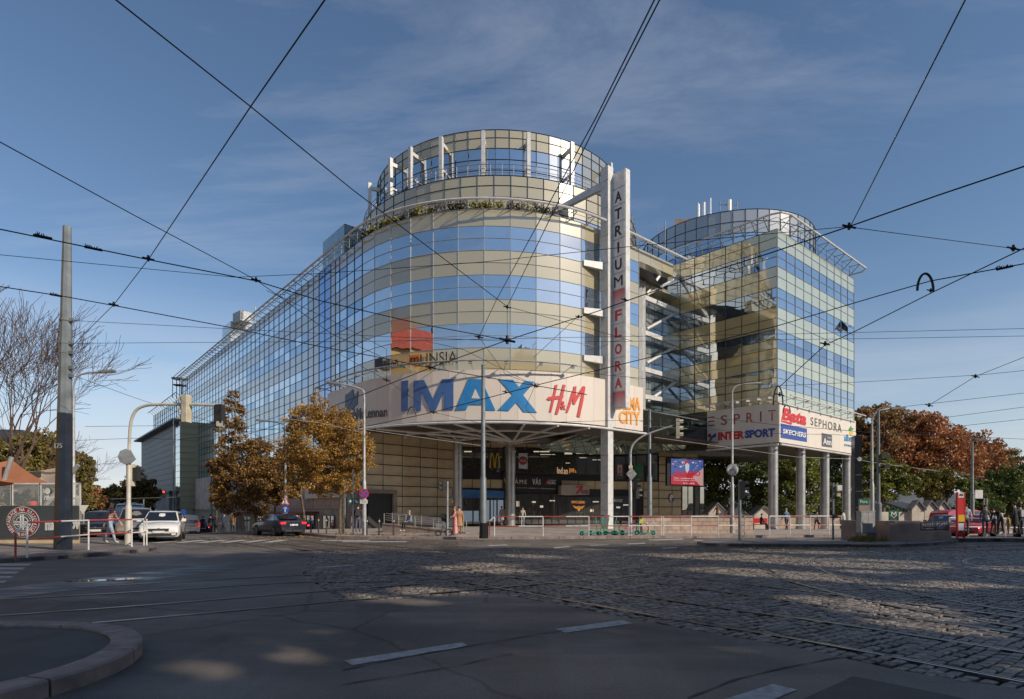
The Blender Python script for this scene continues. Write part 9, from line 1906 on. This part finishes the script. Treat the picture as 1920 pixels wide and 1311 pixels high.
P_('grey haired person sitting on the granite ramp wall in a denim jacket', 769, 36.9, 1.66, PI-.9, zoff=.62, pose='sit', top=(.22, .27, .34), legs=(.03, .03, .04), shoe=(.6, .6, .6), hair='grey', lod=1)
P_('woman in a pink patterned dress standing by the pram', 853, 34.0, 1.62, PI/2+.2, pose='push', top=(.62, .26, .26), legs=(.62, .30, .30), hair='fair', skirt=((.64, .28, .28), .12), shoe=(.5, .3, .3), lod=1)
P_('companion in an ochre coat just behind the woman in pink', 861, 35.0, 1.66, .2, top=(.42, .22, .10), legs=(.30, .17, .08), hair='brown', coat=True, lod=1)
P_('man in a beige jacket standing left of the middle column', 941, 54, 1.76, .6, zoff=.1, top=(.34, .27, .22), legs=(.30, .23, .17), hair='brown', coat=True, lod=1)
P_('woman in a white blouse right beside the middle column', 947, 54.5, 1.68, -.6, zoff=.1, top=(.5, .48, .46), legs=(.02, .02, .02), hair='dark', lod=1)
P_('older man in a light jacket and cap walking out from the entrance', 980, 52, 1.70, PI, zoff=.1, pose='walk', top=(.46, .44, .38), legs=(.40, .43, .48), shoe=(.6, .6, .6), cap=(.6, .6, .58), bag=('hand', (.5, .5, .5)), lod=1)
P_('man in black with a bicycle bag in the dark opening behind the lamp', 671, 39, 1.78, .2, top=(.03, .03, .035), legs=(.09, .11, .16), bag=('back', (.04, .04, .05)), lod=1)
P_('dark dressed person at the far left bus stop kerb', 395, 58, 1.72, 1.2, top=(.03, .03, .04), legs=(.03, .03, .04), coat=True, lod=1)
P_('person in a black coat with a bag by the street canopy', 405, 56, 1.76, .3, top=(.02, .02, .025), legs=(.03, .03, .04), coat=True, bag=('hand', (.05, .03, .02)), lod=1)
P_('person with a dark backpack walking along the shops', 419, 55, 1.70, -PI/2, pose='walk', top=(.05, .06, .10), legs=(.03, .03, .04), bag=('back', (.02, .02, .03)), lod=1)
P_('person in a brown coat by the shop windows', 436, 52, 1.70, PI, top=(.20, .12, .06), legs=(.05, .04, .04), coat=True, hair='brown', lod=1)
P_('person in a black jacket right behind the black sedan', 380, 62, 1.74, .2, top=(.03, .03, .04), legs=(.03, .03, .03), lod=1)
P_('man in a blue shirt and dark shorts walking away past the first round column', 1475, 50, 1.78, .1, pose='walk', top=(.11, .16, .26), legs=(.05, .045, .05), shoe=(.10, .08, .07), hair='grey', bulk=1.1, lod=1)
P_('woman in a pale top with a red bag between the second and third columns', 1531, 52, 1.66, -.8, pose='walk', top=(.42, .38, .32), legs=(.20, .08, .08), hair='dark', bag=('hand', (.4, .03, .03)), lod=1)
P_('person in white walking near the last round column', 1583, 50, 1.70, .4, pose='walk', top=(.58, .56, .52), legs=(.10, .09, .10), hair='brown', lod=1)
x, y = pos(1427, 49.5); person('person in black sitting on the red bench', x, y, gz(x, y)+.40, 1.72, -PI/2, pose='sit', top=(.02, .02, .025), legs=(.02, .02, .03), hair='dark', lod=1)
tsz = .17
P_('man in a white shirt and grey trousers behind the red tram stop column', 1811, 33.0, 1.72, -.5, zoff=tsz, top=(.56, .55, .56), legs=(.11, .11, .12), hair='dark', lod=1)
P_('person in a grey green jacket leaning on the tram stop railing', 1847, 34.6, 1.66, PI-.4, zoff=tsz, top=(.12, .12, .11), legs=(.06, .065, .08), hair='dark', lod=1)
P_('person in a white coat bending by the railing', 1863, 34.8, 1.60, -PI/2, zoff=tsz, pose='bend', top=(.55, .54, .52), legs=(.05, .05, .06), lod=1)
P_('person in black bending forward at the tram stop', 1876, 33.8, 1.78, PI/2+.3, zoff=tsz, pose='bend', top=(.02, .02, .024), legs=(.025, .028, .035), lod=1)
P_('small child in yellow between the waiting adults', 1891, 34.2, 1.05, .3, zoff=tsz, top=(.45, .32, .08), legs=(.30, .25, .2), hair='fair', lod=1)
P_('tall person in a long black coat waiting at the tram stop', 1903, 33.6, 1.80, .5, zoff=tsz, top=(.02, .02, .022), legs=(.03, .03, .03), coat=True, shoe=(.5, .5, .5), lod=1)
P_('person with a pale rucksack right of the long black coat', 1913, 33.8, 1.68, .0, zoff=tsz, top=(.04, .05, .07), legs=(.03, .03, .04), bag=('back', (.5, .5, .48)), lod=1)
